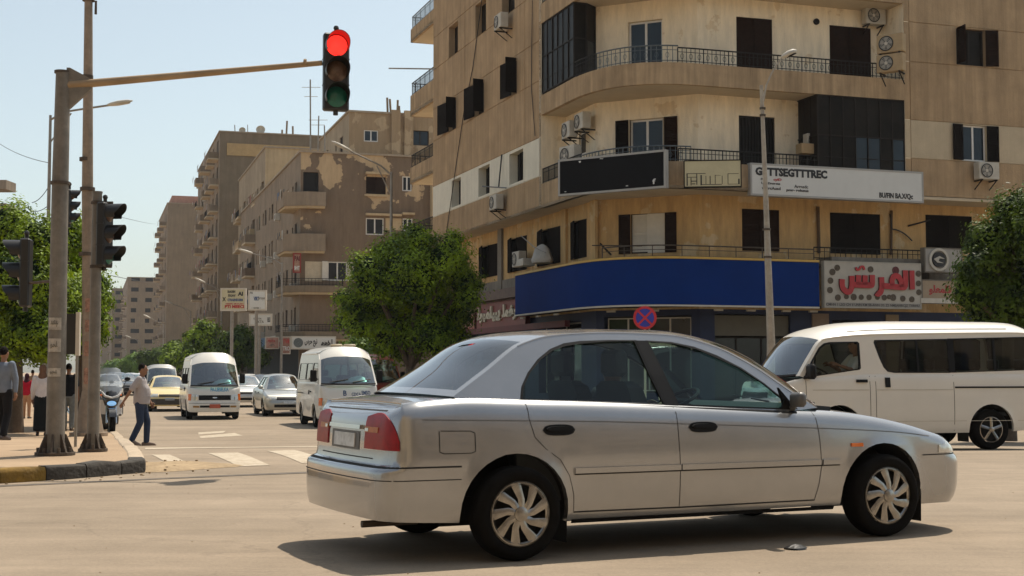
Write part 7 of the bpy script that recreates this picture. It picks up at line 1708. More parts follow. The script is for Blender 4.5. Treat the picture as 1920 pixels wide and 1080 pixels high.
# ---- the long white van on the right
def right_van():
 belt = 1.17; W, xf, xr, wb = .85, 3.68, -1.02, 2.57
 S = van_spec(W, 0, 2.02, wb, .315, ov=xf - wb, belt=belt, xrear=xr)
 S['zt'] = [(xr, 1.17), (2.0, 1.17), (2.6, 1.15), (3.1, 1.12), (3.4, 1.06), (3.68, .96)]; S['dx'] = .2
 S['roof'] = [(xr + .05, belt - .01, xr + .02, belt), (xr + .10, belt + .35, xr + .06, belt + .35), (xr + .16, 1.74, xr + .10, 1.84), (xr + .26, 1.80, xr + .22, 1.97), (xr + .6, 1.82, xr + .6, 2.02), (1.0, 1.80, 1.0, 2.02), (2.0, 1.775, 2.05, 1.99), (2.55, 1.735, 2.60, 1.91), (2.80, 1.69, 2.98, 1.77), (3.00, 1.45, 3.24, 1.50), (3.20, 1.15, 3.50, 1.12)]
 bw = [(-.70, 1.235), (1.66, 1.20), (1.78, 1.215), (1.86, 1.32), (1.97, 1.70), (1.90, 1.715), (-.70, 1.755)]
 S['windows'] = [[(1.63, 1.195), (1.74, 1.215), (1.80, 1.28), (1.86, 1.42), (1.94, 1.66), (1.925, 1.70), (.68, 1.725), (.655, 1.70), (.655, 1.21), (.68, 1.195)][::-1],
     [(.60, 1.20), (.62, 1.22), (.62, 1.71), (.60, 1.73), (-.72, 1.765), (-.80, 1.72), (-.83, 1.28), (-.80, 1.24)][::-1],
     [(3.12, 1.12), (3.10, 1.19), (2.99, 1.38), (2.86, 1.58), (2.77, 1.645), (2.68, 1.665), (2.21, 1.675), (2.18, 1.65), (2.18, 1.27), (2.20, 1.245)][::-1]]
 S['wglass'] = [DGLASS, DGLASS, glassmat('nearly_clear_glass', (.85, .88, .87), .02)]; S['seal'] = .035; S['wq'] = (2.0, 8.04); S['wq2'] = (.25, 9.92)
 S['front'] = [(.2, .06), (.3, .01), (.52, .0), (.56, .02), (.6, .035), (.8, .06), (1.0, .10), (1.15, .16)]
 P0 = gnd(1855, 843); a = R(193); n_ = Vector((-math.sin(a), math.cos(a), 0))
 # camera is on the left-hand side of the van, so the axle centre lies to the right of the contact point
 loc = P0 - n_ * .76; loc.z = gz(P0.y)
 root = empty('van', loc, 'long white passenger van with a black window band crossing behind the silver sedan', 'van', rz=a)
 c = Car(S); c.build(root, CARW, (DGLASS, WGLASS, DGLASS))
 def both(nm, m, *patches, **kw):
  b = MB()
  for p in patches: c.patch(b, *p[:4], **{**dict(mirror=True), **p[4]})
  return b.build(nm, m, root, smooth=40, world=False)
 g = MATS['panel_gap']
 both('panel_gap', g, (c.ax(2.05), c.ax(2.058), .34, 1.15, dict(out=.002, na=1, nz=6)), (c.ax(1.955), c.ax(1.963), .30, 1.15, dict(out=.002, na=1, nz=6)), (c.ax(.635), c.ax(.643), .30, 1.16, dict(out=.002, na=1, nz=6)), (c.ax(3.10), c.ax(3.108), .70, 1.08, dict(out=.002, na=1, nz=4)))
 both('slide_rail', TRIMK, (c.ax(-.62), c.ax(.62), .960, .985, dict(out=.010, na=6, nz=1, thick=1)))
 both('crease_line', mat('van_crease', (.50, .47, .40), .6), (c.ax(.66), c.ax(1.95), .93, .942, dict(out=.003, na=6, nz=1)), (c.ax(2.07), c.ax(3.0), .93, .942, dict(out=.003, na=6, nz=1)), (c.ax(-.6), c.ax(1.95), .45, .458, dict(out=.003, na=8, nz=1)))
 both('door_handle', TRIMK, (c.ax(2.10), c.ax(2.28), 1.05, 1.095, dict(out=.025, na=3, nz=2, thick=1)), (c.ax(1.72), c.ax(1.80), .975, 1.125, dict(out=.02, na=2, nz=3, thick=1)))
 A_ = c.arc[-1]
 both('headlight', HEADL, (A_ - .95, A_ - .52, .72, .95, dict(out=.008, na=8, nz=3, thick=1))); both('grille', TRIMK, (A_ - .5, A_, .78, .90, dict(out=.006, na=4, nz=2)))
 b = MB()
 for yy in range(2): 
  sd_ = (-1, 1)[yy]
  # black band linking the side windows
  for xa, xb in ((.60, .68),): b.loft([[(x, sd_ * (S['yside'](z) + .004), z) for z in (1.20, 1.35, 1.5, 1.65, 1.73)] for x in (xa, xb)], False)
  b.loft([[(x, sd_ * (S['yside'](z) + .004), z) for z in (1.225, 1.4, 1.6, 1.74)] for x in (-.13, -.09)], False); b.loft([[(x, sd_ * (S['yside'](z) + .004), z) for z in (1.21, 1.4, 1.6, 1.71)] for x in (1.20, 1.235)], False)
 b.build('window_pillar', TRIMK, root, world=False)
 b = MB()
 for sd_ in (-1, 1): b.tube([Vector((v[0].x, sd_ * (abs(v[0].y) + .0), v[0].z + .006)) for q, v in zip(c.frac, c.grid) if 3 <= q <= 8], .013, 5); b.tube([Vector((v[2].x, sd_ * abs(v[2].y), v[2].z + .002)) for q, v in zip(c.frac, c.grid) if 4 <= q <= 6.6], .010, 5)
 b.build('roof_gutter', CARW, root, smooth=60, world=False)
 for sd_ in (-1, 1):
  b = MB(); y = sd_ * (W + .06); b.rbox((3.00, y - .12, 1.10), (3.10, y + .10, 1.33), .035); b.tube([(3.12, sd_ * (W - .08), 1.12), (3.08, y, 1.14)], .03, 6); b.build('mirror', TRIMK, root, smooth=40, world=False)
 b = MB(); j = len(c.grid) - 1; b.tube([v + Vector((.01, 0, .012)) for v in c.grid[j][1:10]], .025, 5); b.tube([(3.42, .5, 1.14), (3.30, .1, 1.20)], .01, 4); b.build('wiper', TRIMK, root, world=False)
 seat(root, 2.12, .40, .78, SEATM, .5, h=.55); seat(root, 2.12, -.40, .78, SEATM, .5, h=.55)
 for x in (1.2, .4, -.4): seat(root, x, 0, .62, SEATM, bench=1.35, h=.55)
 b = MB(); b.loft([[(2.75, y, .9), (2.80, y, 1.16), (3.25, y, 1.12), (3.25, y, .9)] for y in (-.72, 0, .72)], True, True, True); b.box((xr + .1, -W + .1, .52), (3.2, W - .1, .58)); b.build('interior', SEATM, root, world=False)
 b = MB(); ax = Vector((-.5, 0, .86)).normalized(); cc = Vector((2.66, .40, 1.20)); v1 = Vector((0, 1, 0)); v2 = ax.cross(v1); b.tube([cc + v1 * (.19 * math.cos(t)) + v2 * (.19 * math.sin(t)) for t in (j * math.pi / 10 for j in range(21))], .014, 6); b.tube([cc, cc + Vector((.2, 0, -.15))], .03, 6); b.build('steering_wheel', TRIMK, root, world=False)
 for x_, y_ in ((0, -1), (0, 1), (wb, -1), (wb, 1)): wheel(root, x_, y_ * .735, .315, .20, y_, 'alloy')
 return root
rvan = right_van()
# ---- smaller cars down the street
def small_car(loc, rz, label, P, group='cars on the street', taxi=False, lod=0, h=1.42, plate=PLATE):
 W = .82
 S = dict(W=W, xr=-.95, xf=3.45, rc=(.14, .22), fc=(.28, .40), rb=.04, fb=.10, dx=.4, nf=4, arches=[(0, .30, .355), (2.58, .30, .355)],
  zt=[(-.95, .95), (-.3, .97), (.5, .95), (2.0, .92), (2.3, .90), (2.9, .80), (3.2, .73), (3.45, .66)], sill=[(-.95, .27), (0, .22), (2.6, .22), (3.45, .22)],
  side=[(.18, .07), (.3, .02), (.5, 0), (.7, .005), (.95, .05)], rear=[(.18, .05), (.3, 0), (.52, 0), (.56, .05), (.95, .12)], front=[(.18, .06), (.3, 0), (.50, 0), (.53, .03), (.62, .05), (.75, .12), (.9, .3)],
  taper=[(-.95, .02), (.4, 0), (2.4, 0), (3.0, .03), (3.45, .07)], levels=[.26, .34, .45, .52, .56, .62, .68], top=[.15, .08, .03, .01], crown=.035, deckc=lambda x: 1.0 if x > 2.2 else (.6 if x < -.3 else 0),
  yside=lambda z: .72 - .45 * (z - .93) - .1 * max(z - .93, 0) ** 2, cab=(-.38, 2.2), zbase=.9,
  roof=[(-.42, .975, -.55, 1.0), (-.1, 1.18, -.2, 1.2), (.2, h - .08, .1, h - .04), (.8, h - .05, .8, h), (1.3, h - .07, 1.3, h - .01), (1.55, h - .13, 1.68, h - .06), (1.85, 1.13, 2.05, 1.19), (2.2, .91, 2.5, .93)], wq=(1.95, 5.0), wq2=(.2, 6.9), rex=2.6, rres=3,
  windows=[rect(.02, .98, .985, h - .13, .30, .02), rect(1.05, 2.02, .965, h - .13, .0, .42)], seal=.022)
 root = empty('car', loc, label, 'taxi' if taxi else 'car', group, rz); c = Car(S); c.build(root, P, (CGLASS, WGLASS, RGLASS)); A_ = c.arc[-1]
 b = MB(); c.patch(b, A_ - .92, A_ - .45, .57, .70, .008, 6, 2, thick=1, mirror=True); b.build('headlight', HEADL, root, world=False)
 b = MB(); c.patch(b, A_ - .42, A_, .58, .68, .006, 4, 2, mirror=True); c.patch(b, A_ - .5, A_, .32, .42, .004, 4, 1, mirror=True); b.build('grille', TRIMK, root, world=False)
 b = MB(); c.patch(b, A_ - .18, A_, .45, .54, .02, 2, 1, thick=1, mirror=True); b.build('number_plate', plate, root, world=False)
 if taxi: b = MB(); c.patch(b, A_ - .98, A_, .27, .50, .010, 10, 2, thick=1, mirror=True); b.build('bumper', mat('dark_bumper', (.05, .045, .04), .7), root, world=False)
 mirror(c, root, 1.98, .95, -1, P); mirror(c, root, 1.98, .95, 1, P)
 for y in (-.36, .36): seat(root, 1.2, y, .42, SEATM, .5)
 b = MB(); b.box((0, -.7, .3), (2.3, .7, .36)); b.loft([[(1.8, y, .85), (1.95, y, .93), (2.35, y, .90), (2.3, y, .5)] for y in (-.65, .65)], True, True, True); b.build('interior', SEATM, root, world=False)
 b = MB()
 for s_ in (-1, 1): c.patch(b, c.ax(1.01), c.ax(1.02), .3, .93, .002, 1, 4, mirror=True)
 c.patch(b, c.ax(.18), c.ax(.36), .80, .84, .012, 2, 1, thick=1, mirror=True); c.patch(b, c.ax(1.12), c.ax(1.30), .79, .83, .012, 2, 1, thick=1, mirror=True); b.build('door_handle', TRIMK, root, world=False)
 for x in (0, 2.58):
  for y in (-1, 1): wheel(root, x, y * .71, .30, .18, y, 'alloy')
 return root
SILV2 = paint('dull_silver_paint', (.42, .42, .39), .6, .35, .7); TAXI = paint('cream_yellow_taxi_paint', (.72, .57, .26), 0, .4, .5); SILV3 = paint('light_silver_paint', (.60, .60, .58), .5, .35, .7)
q, a = place_front(541, 781, 3.4); small_car(q, a, 'grey silver sedan partly hidden behind the microbus with roof lamps', SILV2, h=1.5)
q, a = place_front(466, 764, 3.4); small_car(q, a, 'small light silver sedan between the two white microbuses', SILV3)
q, a = place_front(318, 772, 3.4); small_car(q, a, 'cream yellow taxi with a dark bumper beside the crossing man', TAXI, taxi=True)
WH = paint('white_car_paint', (.70, .69, .65), 0, .35, .6); DKC = paint('dark_car_paint', (.05, .055, .06), .4, .3, .7)
proto = None
for i, (u, v, m, l_) in enumerate(((258, 741, WH, 'white car directly behind the windshield of the police style motorcycle'), (247, 730, SILV3, 'silver car in the hazy queue left of the crossing man'), (236, 742, DKC, 'dark car in the hazy queue beside the motorcycle'), (270, 727, WH, 'white car far in the queue right of the crossing man'), (225, 722, WH, 'farthest white car of the hazy queue'), (288, 722, SILV3, 'silver car at the far right of the hazy queue'), (205, 745, WH, 'white car behind the tall rusty pole'), (474, 748, WH, 'white car far behind the small light silver sedan'), (212, 718, DKC, 'farthest dark car of the hazy queue'), (500, 748, DKC, 'dark car in the shade behind the grey silver sedan'))):
 q, a = place_front(u, v, 3.4); small_car(q, a, l_, m)
q, a = place_front(745, 760, 3.4, 20); small_car(q, a, 'white car parked in the shade behind the round tree', WH)
# ------------------------------------------------------------------ trees
def leafmat(name, dark, light, sc=1.3):
 m = bpy.data.materials.new(name); m.use_nodes = True; t = m.node_tree; n = t.nodes; n.clear(); L = t.links
 out = n.new('ShaderNodeOutputMaterial'); tc = n.new('ShaderNodeTexCoord')
 nz = n.new('ShaderNodeTexNoise'); nz.inputs['Scale'].default_value = sc; nz.inputs['Detail'].default_value = 7; nz.inputs['Roughness'].default_value = .75; L.new(tc.outputs['Object'], nz.inputs[0])
 cr = n.new('ShaderNodeValToRGB'); e = cr.color_ramp.elements; e[0].position = .40; e[0].color = (*dark, 1); e[1].position = .60; e[1].color = (*light, 1); L.new(nz.outputs[0], cr.inputs[0])  # noise patches paint sunlit and shaded leaf tones into the colour
 p = n.new('ShaderNodeBsdfPrincipled'); p.inputs['Roughness'].default_value = .55; p.inputs['Specular IOR Level'].default_value = .25; L.new(cr.outputs[0], p.inputs['Base Color'])
 tl = n.new('ShaderNodeBsdfTranslucent'); mm = n.new('ShaderNodeMix'); mm.data_type = 'RGBA'; mm.blend_type = 'MULTIPLY'; mm.inputs[0].default_value = 1; mm.inputs[7].default_value = (1.5, 1.35, .35, 1); L.new(cr.outputs[0], mm.inputs[6]); L.new(mm.outputs[2], tl.inputs[0])
 mx = n.new('ShaderNodeMixShader'); mx.inputs[0].default_value = .24; L.new(p.outputs[0], mx.inputs[1]); L.new(tl.outputs[0], mx.inputs[2]); L.new(mx.outputs[0], out.inputs[0])
 return m
LEAF = leafmat('ficus_leaves', (.016, .048, .006), (.27, .39, .012)); LEAFD = leafmat('shade_dark_leaves', (.012, .032, .006), (.10, .16, .010)); LEAFL = leafmat('light_leaves', (.055, .12, .02), (.16, .26, .035), .8)  # LEAFD puts the shade on the right-edge tree into the leaf colour
INNER = mat('crown_core_dark', (.010, .022, .005), .95, var=.5, scale=6, spec=.1)
BARK = mat('grey_brown_bark', (.11, .08, .055), .95, var=.3, scale=5, bump=.7, bscale=18)
def tree(name, base, blobs, label, leaf=.10, n=14000, m=None, group=None, seed=1, trunk=.16, limbs=6, fork=.35, cluster=26, cr=.26, cat='tree'):
 """blobs: (centre, radius) in world space; leaves grow in tufts through the outer half of each blob"""
 r_ = random.Random(seed); root = empty(name, base, label, cat, group); vol = [b[1] ** 2 for b in blobs]; tot = sum(vol)
 V, F = [], []; nc = n // cluster
 for _ in range(nc):
  x = r_.random() * tot; k = 0
  while x > vol[k]: x -= vol[k]; k += 1
  c, R_ = blobs[k]; th_ = r_.uniform(0, 2 * math.pi); cz_ = r_.uniform(-.92, 1); sr = math.sqrt(1 - cz_ * cz_)
  d = Vector((sr * math.cos(th_), sr * math.sin(th_), cz_)); rad = R_ * (r_.uniform(.55, 1.02) if r_.random() < .5 else r_.uniform(.86, 1.06)); q = c + Vector((d.x * rad, d.y * rad, d.z * rad * .92))
  if cz_ > .2 and r_.random() < .12: q += d * R_ * .12
  cs = cr * r_.uniform(.6, 1.25)
  for _ in range(int(cluster * r_.uniform(.6, 1.4))):
   o = Vector((r_.gauss(0, 1), r_.gauss(0, 1), r_.gauss(0, .8))) * cs * .5; nrm_ = (d * .8 + o.normalized() * .9 + Vector((0, 0, .45)) + Vector((r_.uniform(-.6, .6), r_.uniform(-.6, .6), r_.uniform(-.6, .6)))).normalized()
   a = nrm_.orthogonal().normalized(); a = Matrix.Rotation(r_.uniform(0, 6.28), 3, nrm_) @ a; b_ = nrm_.cross(a); l = leaf * r_.uniform(.6, 1.25); p = q + o - base; i = len(V)
   V += [p - a * l * .55, p + b_ * l * .30 + nrm_ * l * .06, p + a * l * .55, p - b_ * l * .30 + nrm_ * l * .06]; F.append((i, i + 1, i + 2, i + 3))
 me = bpy.data.meshes.new('crown'); me.from_pydata([tuple(v) for v in V], [], F); me.materials.append(m or LEAF); me.update()
 o = bpy.data.objects.new('crown', me); COL.objects.link(o); o.parent = root; o['kind'] = 'stuff'
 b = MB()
 for c, R_ in blobs:                               # ragged dark cores added to block sun and darken the gaps
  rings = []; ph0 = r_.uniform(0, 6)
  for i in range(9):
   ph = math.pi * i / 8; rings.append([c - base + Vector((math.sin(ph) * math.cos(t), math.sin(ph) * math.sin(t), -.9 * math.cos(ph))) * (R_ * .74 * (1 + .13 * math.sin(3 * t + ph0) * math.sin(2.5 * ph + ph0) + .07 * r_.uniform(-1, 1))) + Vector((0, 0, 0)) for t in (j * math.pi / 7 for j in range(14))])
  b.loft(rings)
 q = b.build('crown_shade_core', INNER, root, world=False); q['kind'] = 'stuff'
 b = MB(); cc = sum((q[0] for q in blobs), Vector((0, 0, 0))) / len(blobs); h = min(q[0].z - q[1] for q in blobs) - base.z; hf = max(h * 1.0 + .3, .6)
 f = Vector(((cc.x - base.x) * .2, (cc.y - base.y) * .2, hf)); b.tube([(0, 0, -.1), (trunk * .1, 0, hf * .4), f], [trunk * 1.25, trunk * .9, trunk * .8], 10); b.build('trunk', BARK, root, smooth=60, world=False)
 for i in range(limbs):
  tgt = blobs[i % len(blobs)][0] - base; mid = f.lerp(tgt, .45) + Vector((r_.uniform(-.15, .15), r_.uniform(-.15, .15), .12)); b = MB(); b.tube([f - Vector((0, 0, .1)), mid, tgt], [trunk * .6, trunk * .4, trunk * .12], 7); b.build('limb', BARK, root, smooth=60, world=False)
 return root
def blobs_px(lst, Y, seed=0, dd=1.0):
 r_ = random.Random(seed); return [(at(u, v, Y + r_.uniform(-dd, dd)), r * Y / FPX) for u, v, r in lst]
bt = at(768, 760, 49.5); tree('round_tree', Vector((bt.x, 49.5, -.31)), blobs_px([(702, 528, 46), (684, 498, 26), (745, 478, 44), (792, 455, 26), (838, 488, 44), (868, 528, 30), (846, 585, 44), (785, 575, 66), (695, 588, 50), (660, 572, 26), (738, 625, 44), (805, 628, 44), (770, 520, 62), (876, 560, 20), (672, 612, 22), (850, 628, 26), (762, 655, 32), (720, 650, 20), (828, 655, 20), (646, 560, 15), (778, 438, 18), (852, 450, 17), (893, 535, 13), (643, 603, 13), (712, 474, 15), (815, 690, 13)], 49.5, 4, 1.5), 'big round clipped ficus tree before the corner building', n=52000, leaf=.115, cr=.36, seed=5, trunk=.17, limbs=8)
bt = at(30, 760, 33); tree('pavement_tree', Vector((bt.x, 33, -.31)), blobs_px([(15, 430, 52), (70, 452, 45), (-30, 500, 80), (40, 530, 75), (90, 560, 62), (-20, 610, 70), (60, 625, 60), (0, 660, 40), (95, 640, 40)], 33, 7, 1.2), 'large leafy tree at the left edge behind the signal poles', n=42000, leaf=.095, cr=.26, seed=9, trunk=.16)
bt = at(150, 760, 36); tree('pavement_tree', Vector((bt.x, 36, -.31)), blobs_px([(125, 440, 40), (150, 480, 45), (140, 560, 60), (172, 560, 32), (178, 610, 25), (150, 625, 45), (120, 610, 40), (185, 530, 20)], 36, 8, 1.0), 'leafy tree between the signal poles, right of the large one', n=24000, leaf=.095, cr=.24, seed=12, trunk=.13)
bt = at(1890, 760, 31); tree('pavement_tree', Vector((bt.x, 31, -.31)), blobs_px([(1905, 400, 48), (1862, 455, 52), (1900, 500, 70), (1835, 500, 42), (1820, 550, 38), (1880, 565, 60), (1970, 430, 80), (1960, 560, 85), (1850, 590, 35), (2010, 500, 90)], 31, 11, 1.2), 'leafy tree darkened in colour for shade at the right edge behind the long white van', n=40000, leaf=.095, cr=.24, seed=15, m=LEAFD, trunk=.15)
rt_ = (([(395, 655, 30), (372, 640, 26), (388, 622, 22), (415, 665, 25), (360, 670, 22)], 112, 'light green street tree behind the first white microbus'), ([(440, 645, 28), (462, 660, 30), (432, 670, 30), (455, 630, 18), (480, 672, 20)], 100, 'darker street tree right of the first white microbus'), ([(330, 660, 20), (345, 675, 20), (318, 675, 15)], 150, 'small street tree left of the first white microbus roof'), ([(300, 672, 18), (285, 680, 16), (272, 672, 12)], 190, 'dark far street tree above the crossing man'), ([(255, 680, 14), (240, 686, 12), (262, 690, 12)], 240, 'hazy light green far street tree'), ([(222, 690, 10), (208, 692, 8)], 320, 'faintest far street tree'), ([(690, 640, 26), (665, 655, 22), (710, 660, 22)], 66, 'dusty small bush like tree left of the big round tree'))
for i, (bl, Y, l_) in enumerate(rt_):
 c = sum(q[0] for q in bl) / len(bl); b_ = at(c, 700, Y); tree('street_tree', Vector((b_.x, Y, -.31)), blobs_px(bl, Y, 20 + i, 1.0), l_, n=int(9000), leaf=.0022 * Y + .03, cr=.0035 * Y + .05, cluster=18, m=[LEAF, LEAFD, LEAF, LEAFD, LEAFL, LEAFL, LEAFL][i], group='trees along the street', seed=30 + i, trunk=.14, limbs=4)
# ------------------------------------------------------------------ people and motorcycles
SKIN = mat('brown_skin', (.24, .125, .075), .6, var=.08, scale=8, spec=.35); SKIN2 = mat('tan_skin', (.36, .20, .13), .6, var=.08, scale=8, spec=.35)
HAIR = mat('black_hair', (.008, .006, .005), .85, var=.3, scale=40, bump=.5, spec=.1); DENIM = mat('blue_denim', (.014, .028, .065), .85, var=.2, scale=14, bump=.3); DENIML = mat('pale_jeans', (.16, .18, .19), .85, var=.25, scale=14)
def cloth(name, c): return mat(name, c, .9, var=.12, scale=7, bump=.5, bscale=14, spec=.15)
def remesh(mb, vox, it=6):
 me = mb.mesh('t', []); o = bpy.data.objects.new('t', me); COL.objects.link(o)
 bm = bmesh.new(); bm.from_mesh(me); bmesh.ops.remove_doubles(bm, verts=bm.verts, dist=.0004); bmesh.ops.recalc_face_normals(bm, faces=bm.faces); bm.to_mesh(me); bm.free()
 a = o.modifiers.new('r', 'REMESH'); a.mode = 'VOXEL'; a.voxel_size = vox; s_ = o.modifiers.new('s', 'SMOOTH'); s_.factor = .5; s_.iterations = it
 bpy.context.view_layer.update(); r = bpy.data.meshes.new_from_object(o.evaluated_get(bpy.context.evaluated_depsgraph_get()))
 bpy.data.objects.remove(o); bpy.data.meshes.remove(me); r.polygons.foreach_set('use_smooth', [True] * len(r.polygons)); return r
def limb(mb, pts, rad, n=10):
 for p, r in zip(pts, rad): mb.sphere(p, r * .99, 10)
 mb.tube(pts, list(rad), n)
def torso(mb, rings, n=16):
 mb.loft([[(cx_ + rx * math.cos(t), ry * math.sin(t) + cy_, z) for t in (2 * math.pi * j / n for j in range(n))] for z, cx_, cy_, rx, ry in rings], True, True, True)
def person(loc, rz, label, J, h, top, bottom, shoe, hair=HAIR, skin=SKIN, sleeve='short', belly=0.0, skirt=None, vox=.013, scarf=None, group=None, lower=True, bag=None, face=True, collar=None):
 """J overrides joint positions (x forward, y left, z up) of a 1.75 m figure"""
 j = dict(pel=(0, 0, .95), wai=(0, 0, 1.10), che=(0, 0, 1.31), nec=(0, 0, 1.47), hea=(.015, 0, 1.63), shL=(0, .175, 1.42), shR=(0, -.175, 1.42), elL=(-.02, .23, 1.14), elR=(-.02, -.23, 1.14), wrL=(.05, .24, .90), wrR=(.05, -.24, .90),
  hiL=(0, .09, .93), hiR=(0, -.09, .93), knL=(.02, .10, .50), knR=(.02, -.10, .50), anL=(0, .10, .09), anR=(0, -.10, .09), toL=(.15, .12, .03), toR=(.15, -.12, .03)); j.update(J); S_ = h / 1.75
 j = {k: Vector(v) * S_ for k, v in j.items()}; root = empty('person', loc, label, 'person', group, rz); s = S_; b = MB()
 ch, pe = j['che'], j['pel']
 def rr(e, bl): 
  out = []
  for t, rx, ry in ((0, .11, .155), (.25, .115 + bl, .155 + bl * .4), (.5, .105 + bl, .145 + bl * .4), (.75, .115 + bl * .5, .165), (1.0, .112, .175), (1.25, .09, .155), (1.42, .05, .08)):
   c_ = pe.lerp(ch, t); out.append((c_.z, c_.x + bl * .6 * s * (1 if .1 < t < .8 else 0), c_.y, (rx + e) * s, (ry + e) * s))
  return out
 torso(b, rr(0, belly)); limb(b, [j['nec'] - Vector((0, 0, .07 * s)), j['nec'], j['hea'] - Vector((.01, 0, .06)) * s], [.065 * s, .055 * s, .05 * s])
 H0 = j['hea']; b.sphere(H0, (.092 * s, .074 * s, .115 * s), 16); b.sphere(H0 + Vector((.03, 0, -.06)) * s, (.060 * s, .052 * s, .062 * s), 12); b.tube([H0 + Vector((.082, 0, .02)) * s, H0 + Vector((.112, 0, -.022)) * s], [.010 * s, .017 * s], 6)
 for q in (-1, 1): b.sphere(H0 + Vector((-.01, q * .078, -.005)) * s, (.018 * s, .012 * s, .03 * s), 8)
 for q in 'LR':
  limb(b, [j['sh' + q], j['sh' + q].lerp(j['el' + q], .4), j['el' + q]], [.056 * s, .048 * s, .038 * s]); limb(b, [j['el' + q], j['el' + q].lerp(j['wr' + q], .35), j['wr' + q]], [.038 * s, .037 * s, .025 * s])
  d = (j['wr' + q] - j['el' + q]).normalized(); b.tube([j['wr' + q], j['wr' + q] + d * .045 * s, j['wr' + q] + d * .095 * s], [.026 * s, .034 * s, .030 * s], 8)
  if lower: limb(b, [j['hi' + q], j['hi' + q].lerp(j['kn' + q], .35), j['kn' + q]], [.088 * s, .080 * s, .055 * s]); limb(b, [j['kn' + q], j['kn' + q].lerp(j['an' + q], .35), j['an' + q]], [.054 * s, .054 * s, .035 * s]); b.tube([j['an' + q] - Vector((.04 * s, 0, .03 * s)), j['to' + q]], [.035 * s, .025 * s], 8)
 me = remesh(b, vox * .9); bm = bmesh.new(); bm.from_mesh(me); f = MB()
 for q in 'LR':                                   # fingers, slightly curled, and the thumb
  w_ = j['wr' + q]; d = (w_ - j['el' + q]).normalized(); sd_ = Vector((1, 0, 0)) - d * d.x; sd_.normalize(); inn = d.cross(sd_) * (1 if q == 'R' else -1)
  if inn.y * (1 if q == 'R' else -1) < 0: inn = -inn
  for i, (o_, l) in enumerate(((.026, .068), (.009, .078), (-.008, .072), (-.024, .056))): p = w_ + d * .088 * s + sd_ * o_ * s; f.tube([p, p + d * l * .45 * s + inn * .006 * s, p + d * l * .75 * s + inn * .024 * s, p + d * l * .85 * s + inn * .04 * s], [.0095 * s, .009 * s, .008 * s, .006 * s], 6)
  p = w_ + d * .03 * s + sd_ * .026 * s; f.tube([p, p + sd_ * .028 * s + d * .03 * s, p + sd_ * .030 * s + d * .062 * s + inn * .014 * s], [.012 * s, .0105 * s, .007 * s], 6)
 fm = f.mesh('f', []); bm.from_mesh(fm); bm.to_mesh(me); bm.free(); me.polygons.foreach_set('use_smooth', [True] * len(me.polygons)); me.materials.clear(); me.materials.append(skin); child('body', me, root)
 if face:
  e = MB()
  for q in (-1, 1): e.sphere(H0 + Vector((.083, q * .030, .018)) * s, (.007 * s, .013 * s, .007 * s), 8); e.tube([H0 + Vector((.088, q * .014, .040)) * s, H0 + Vector((.080, q * .046, .040)) * s], .005 * s, 5)
  e.tube([H0 + Vector((.086, -.022, -.058)) * s, H0 + Vector((.093, 0, -.056)) * s, H0 + Vector((.086, .022, -.058)) * s], .005 * s, 5); child('face_features', e.mesh('face_features', HAIR, 60), root)
 g = MB()
 if scarf: g.sphere(H0 + Vector((-.012, 0, .012)) * s, (.105 * s, .09 * s, .128 * s), 16); limb(g, [H0 + Vector((-.03, 0, -.08)) * s, j['nec'] + Vector((0, 0, -.03)) * s], [.085 * s, .12 * s])
 else: g.sphere(H0 + Vector((-.018, 0, .030)) * s, (.090 * s, .080 * s, .103 * s), 16)
 child('headscarf' if scarf else 'hair', remesh(g, vox * .9, 3), root).data.materials.append(scarf or hair)
 t = MB(); torso(t, [(z, x, y, rx * 1.0, ry * 1.0) for z, x, y, rx, ry in rr(.018, belly + .004)][0 if not skirt or True else 1:])
 if top and not skirt == 'robe': torso(t, [(pe.z - .06 * s, pe.x + belly * .5 * s, 0, (.135 + belly * .8) * s, (.178 + belly * .3) * s), (pe.z + .10 * s, pe.x + belly * .6 * s, 0, (.130 + belly) * s, (.172 + belly * .4) * s)])
 for q in 'LR':
  if sleeve == 'short': limb(t, [j['sh' + q], j['sh' + q].lerp(j['el' + q], .5), j['sh' + q].lerp(j['el' + q], .82)], [.072 * s, .070 * s, .066 * s])
  else: limb(t, [j['sh' + q], j['el' + q]], [.072 * s, .056 * s]); limb(t, [j['el' + q], j['el' + q].lerp(j['wr' + q], .93)], [.056 * s, .042 * s])
 child('shirt', remesh(t, vox, 5), root).data.materials.append(top)
 if lower:
  t = MB()
  if skirt: z0 = .12 if skirt == 'long' else .5; torso(t, [(z0 * s, pe.x * .5, 0, .20 * s, .21 * s), (.55 * s, pe.x * .6, 0, .17 * s, .20 * s), (.92 * s, pe.x, 0, .135 * s, .185 * s), (1.06 * s, pe.x, 0, .12 * s, .165 * s)], 24)
  else:
   torso(t, [(pe.z - .10 * s, pe.x, 0, .125 * s, .17 * s), (pe.z + .08 * s, pe.x + belly * .3 * s, 0, (.125 + belly * .5) * s, .168 * s)])
   for q in 'LR': limb(t, [j['hi' + q] - Vector((0, 0, .02)) * s, j['hi' + q].lerp(j['kn' + q], .4), j['kn' + q]], [.105 * s, .096 * s, .076 * s]); limb(t, [j['kn' + q], j['kn' + q].lerp(j['an' + q], .45), j['an' + q] + Vector((0, 0, .01)) * s], [.074 * s, .070 * s, .064 * s])
  child('skirt' if skirt else 'trousers', remesh(t, vox, 5), root).data.materials.append(bottom)
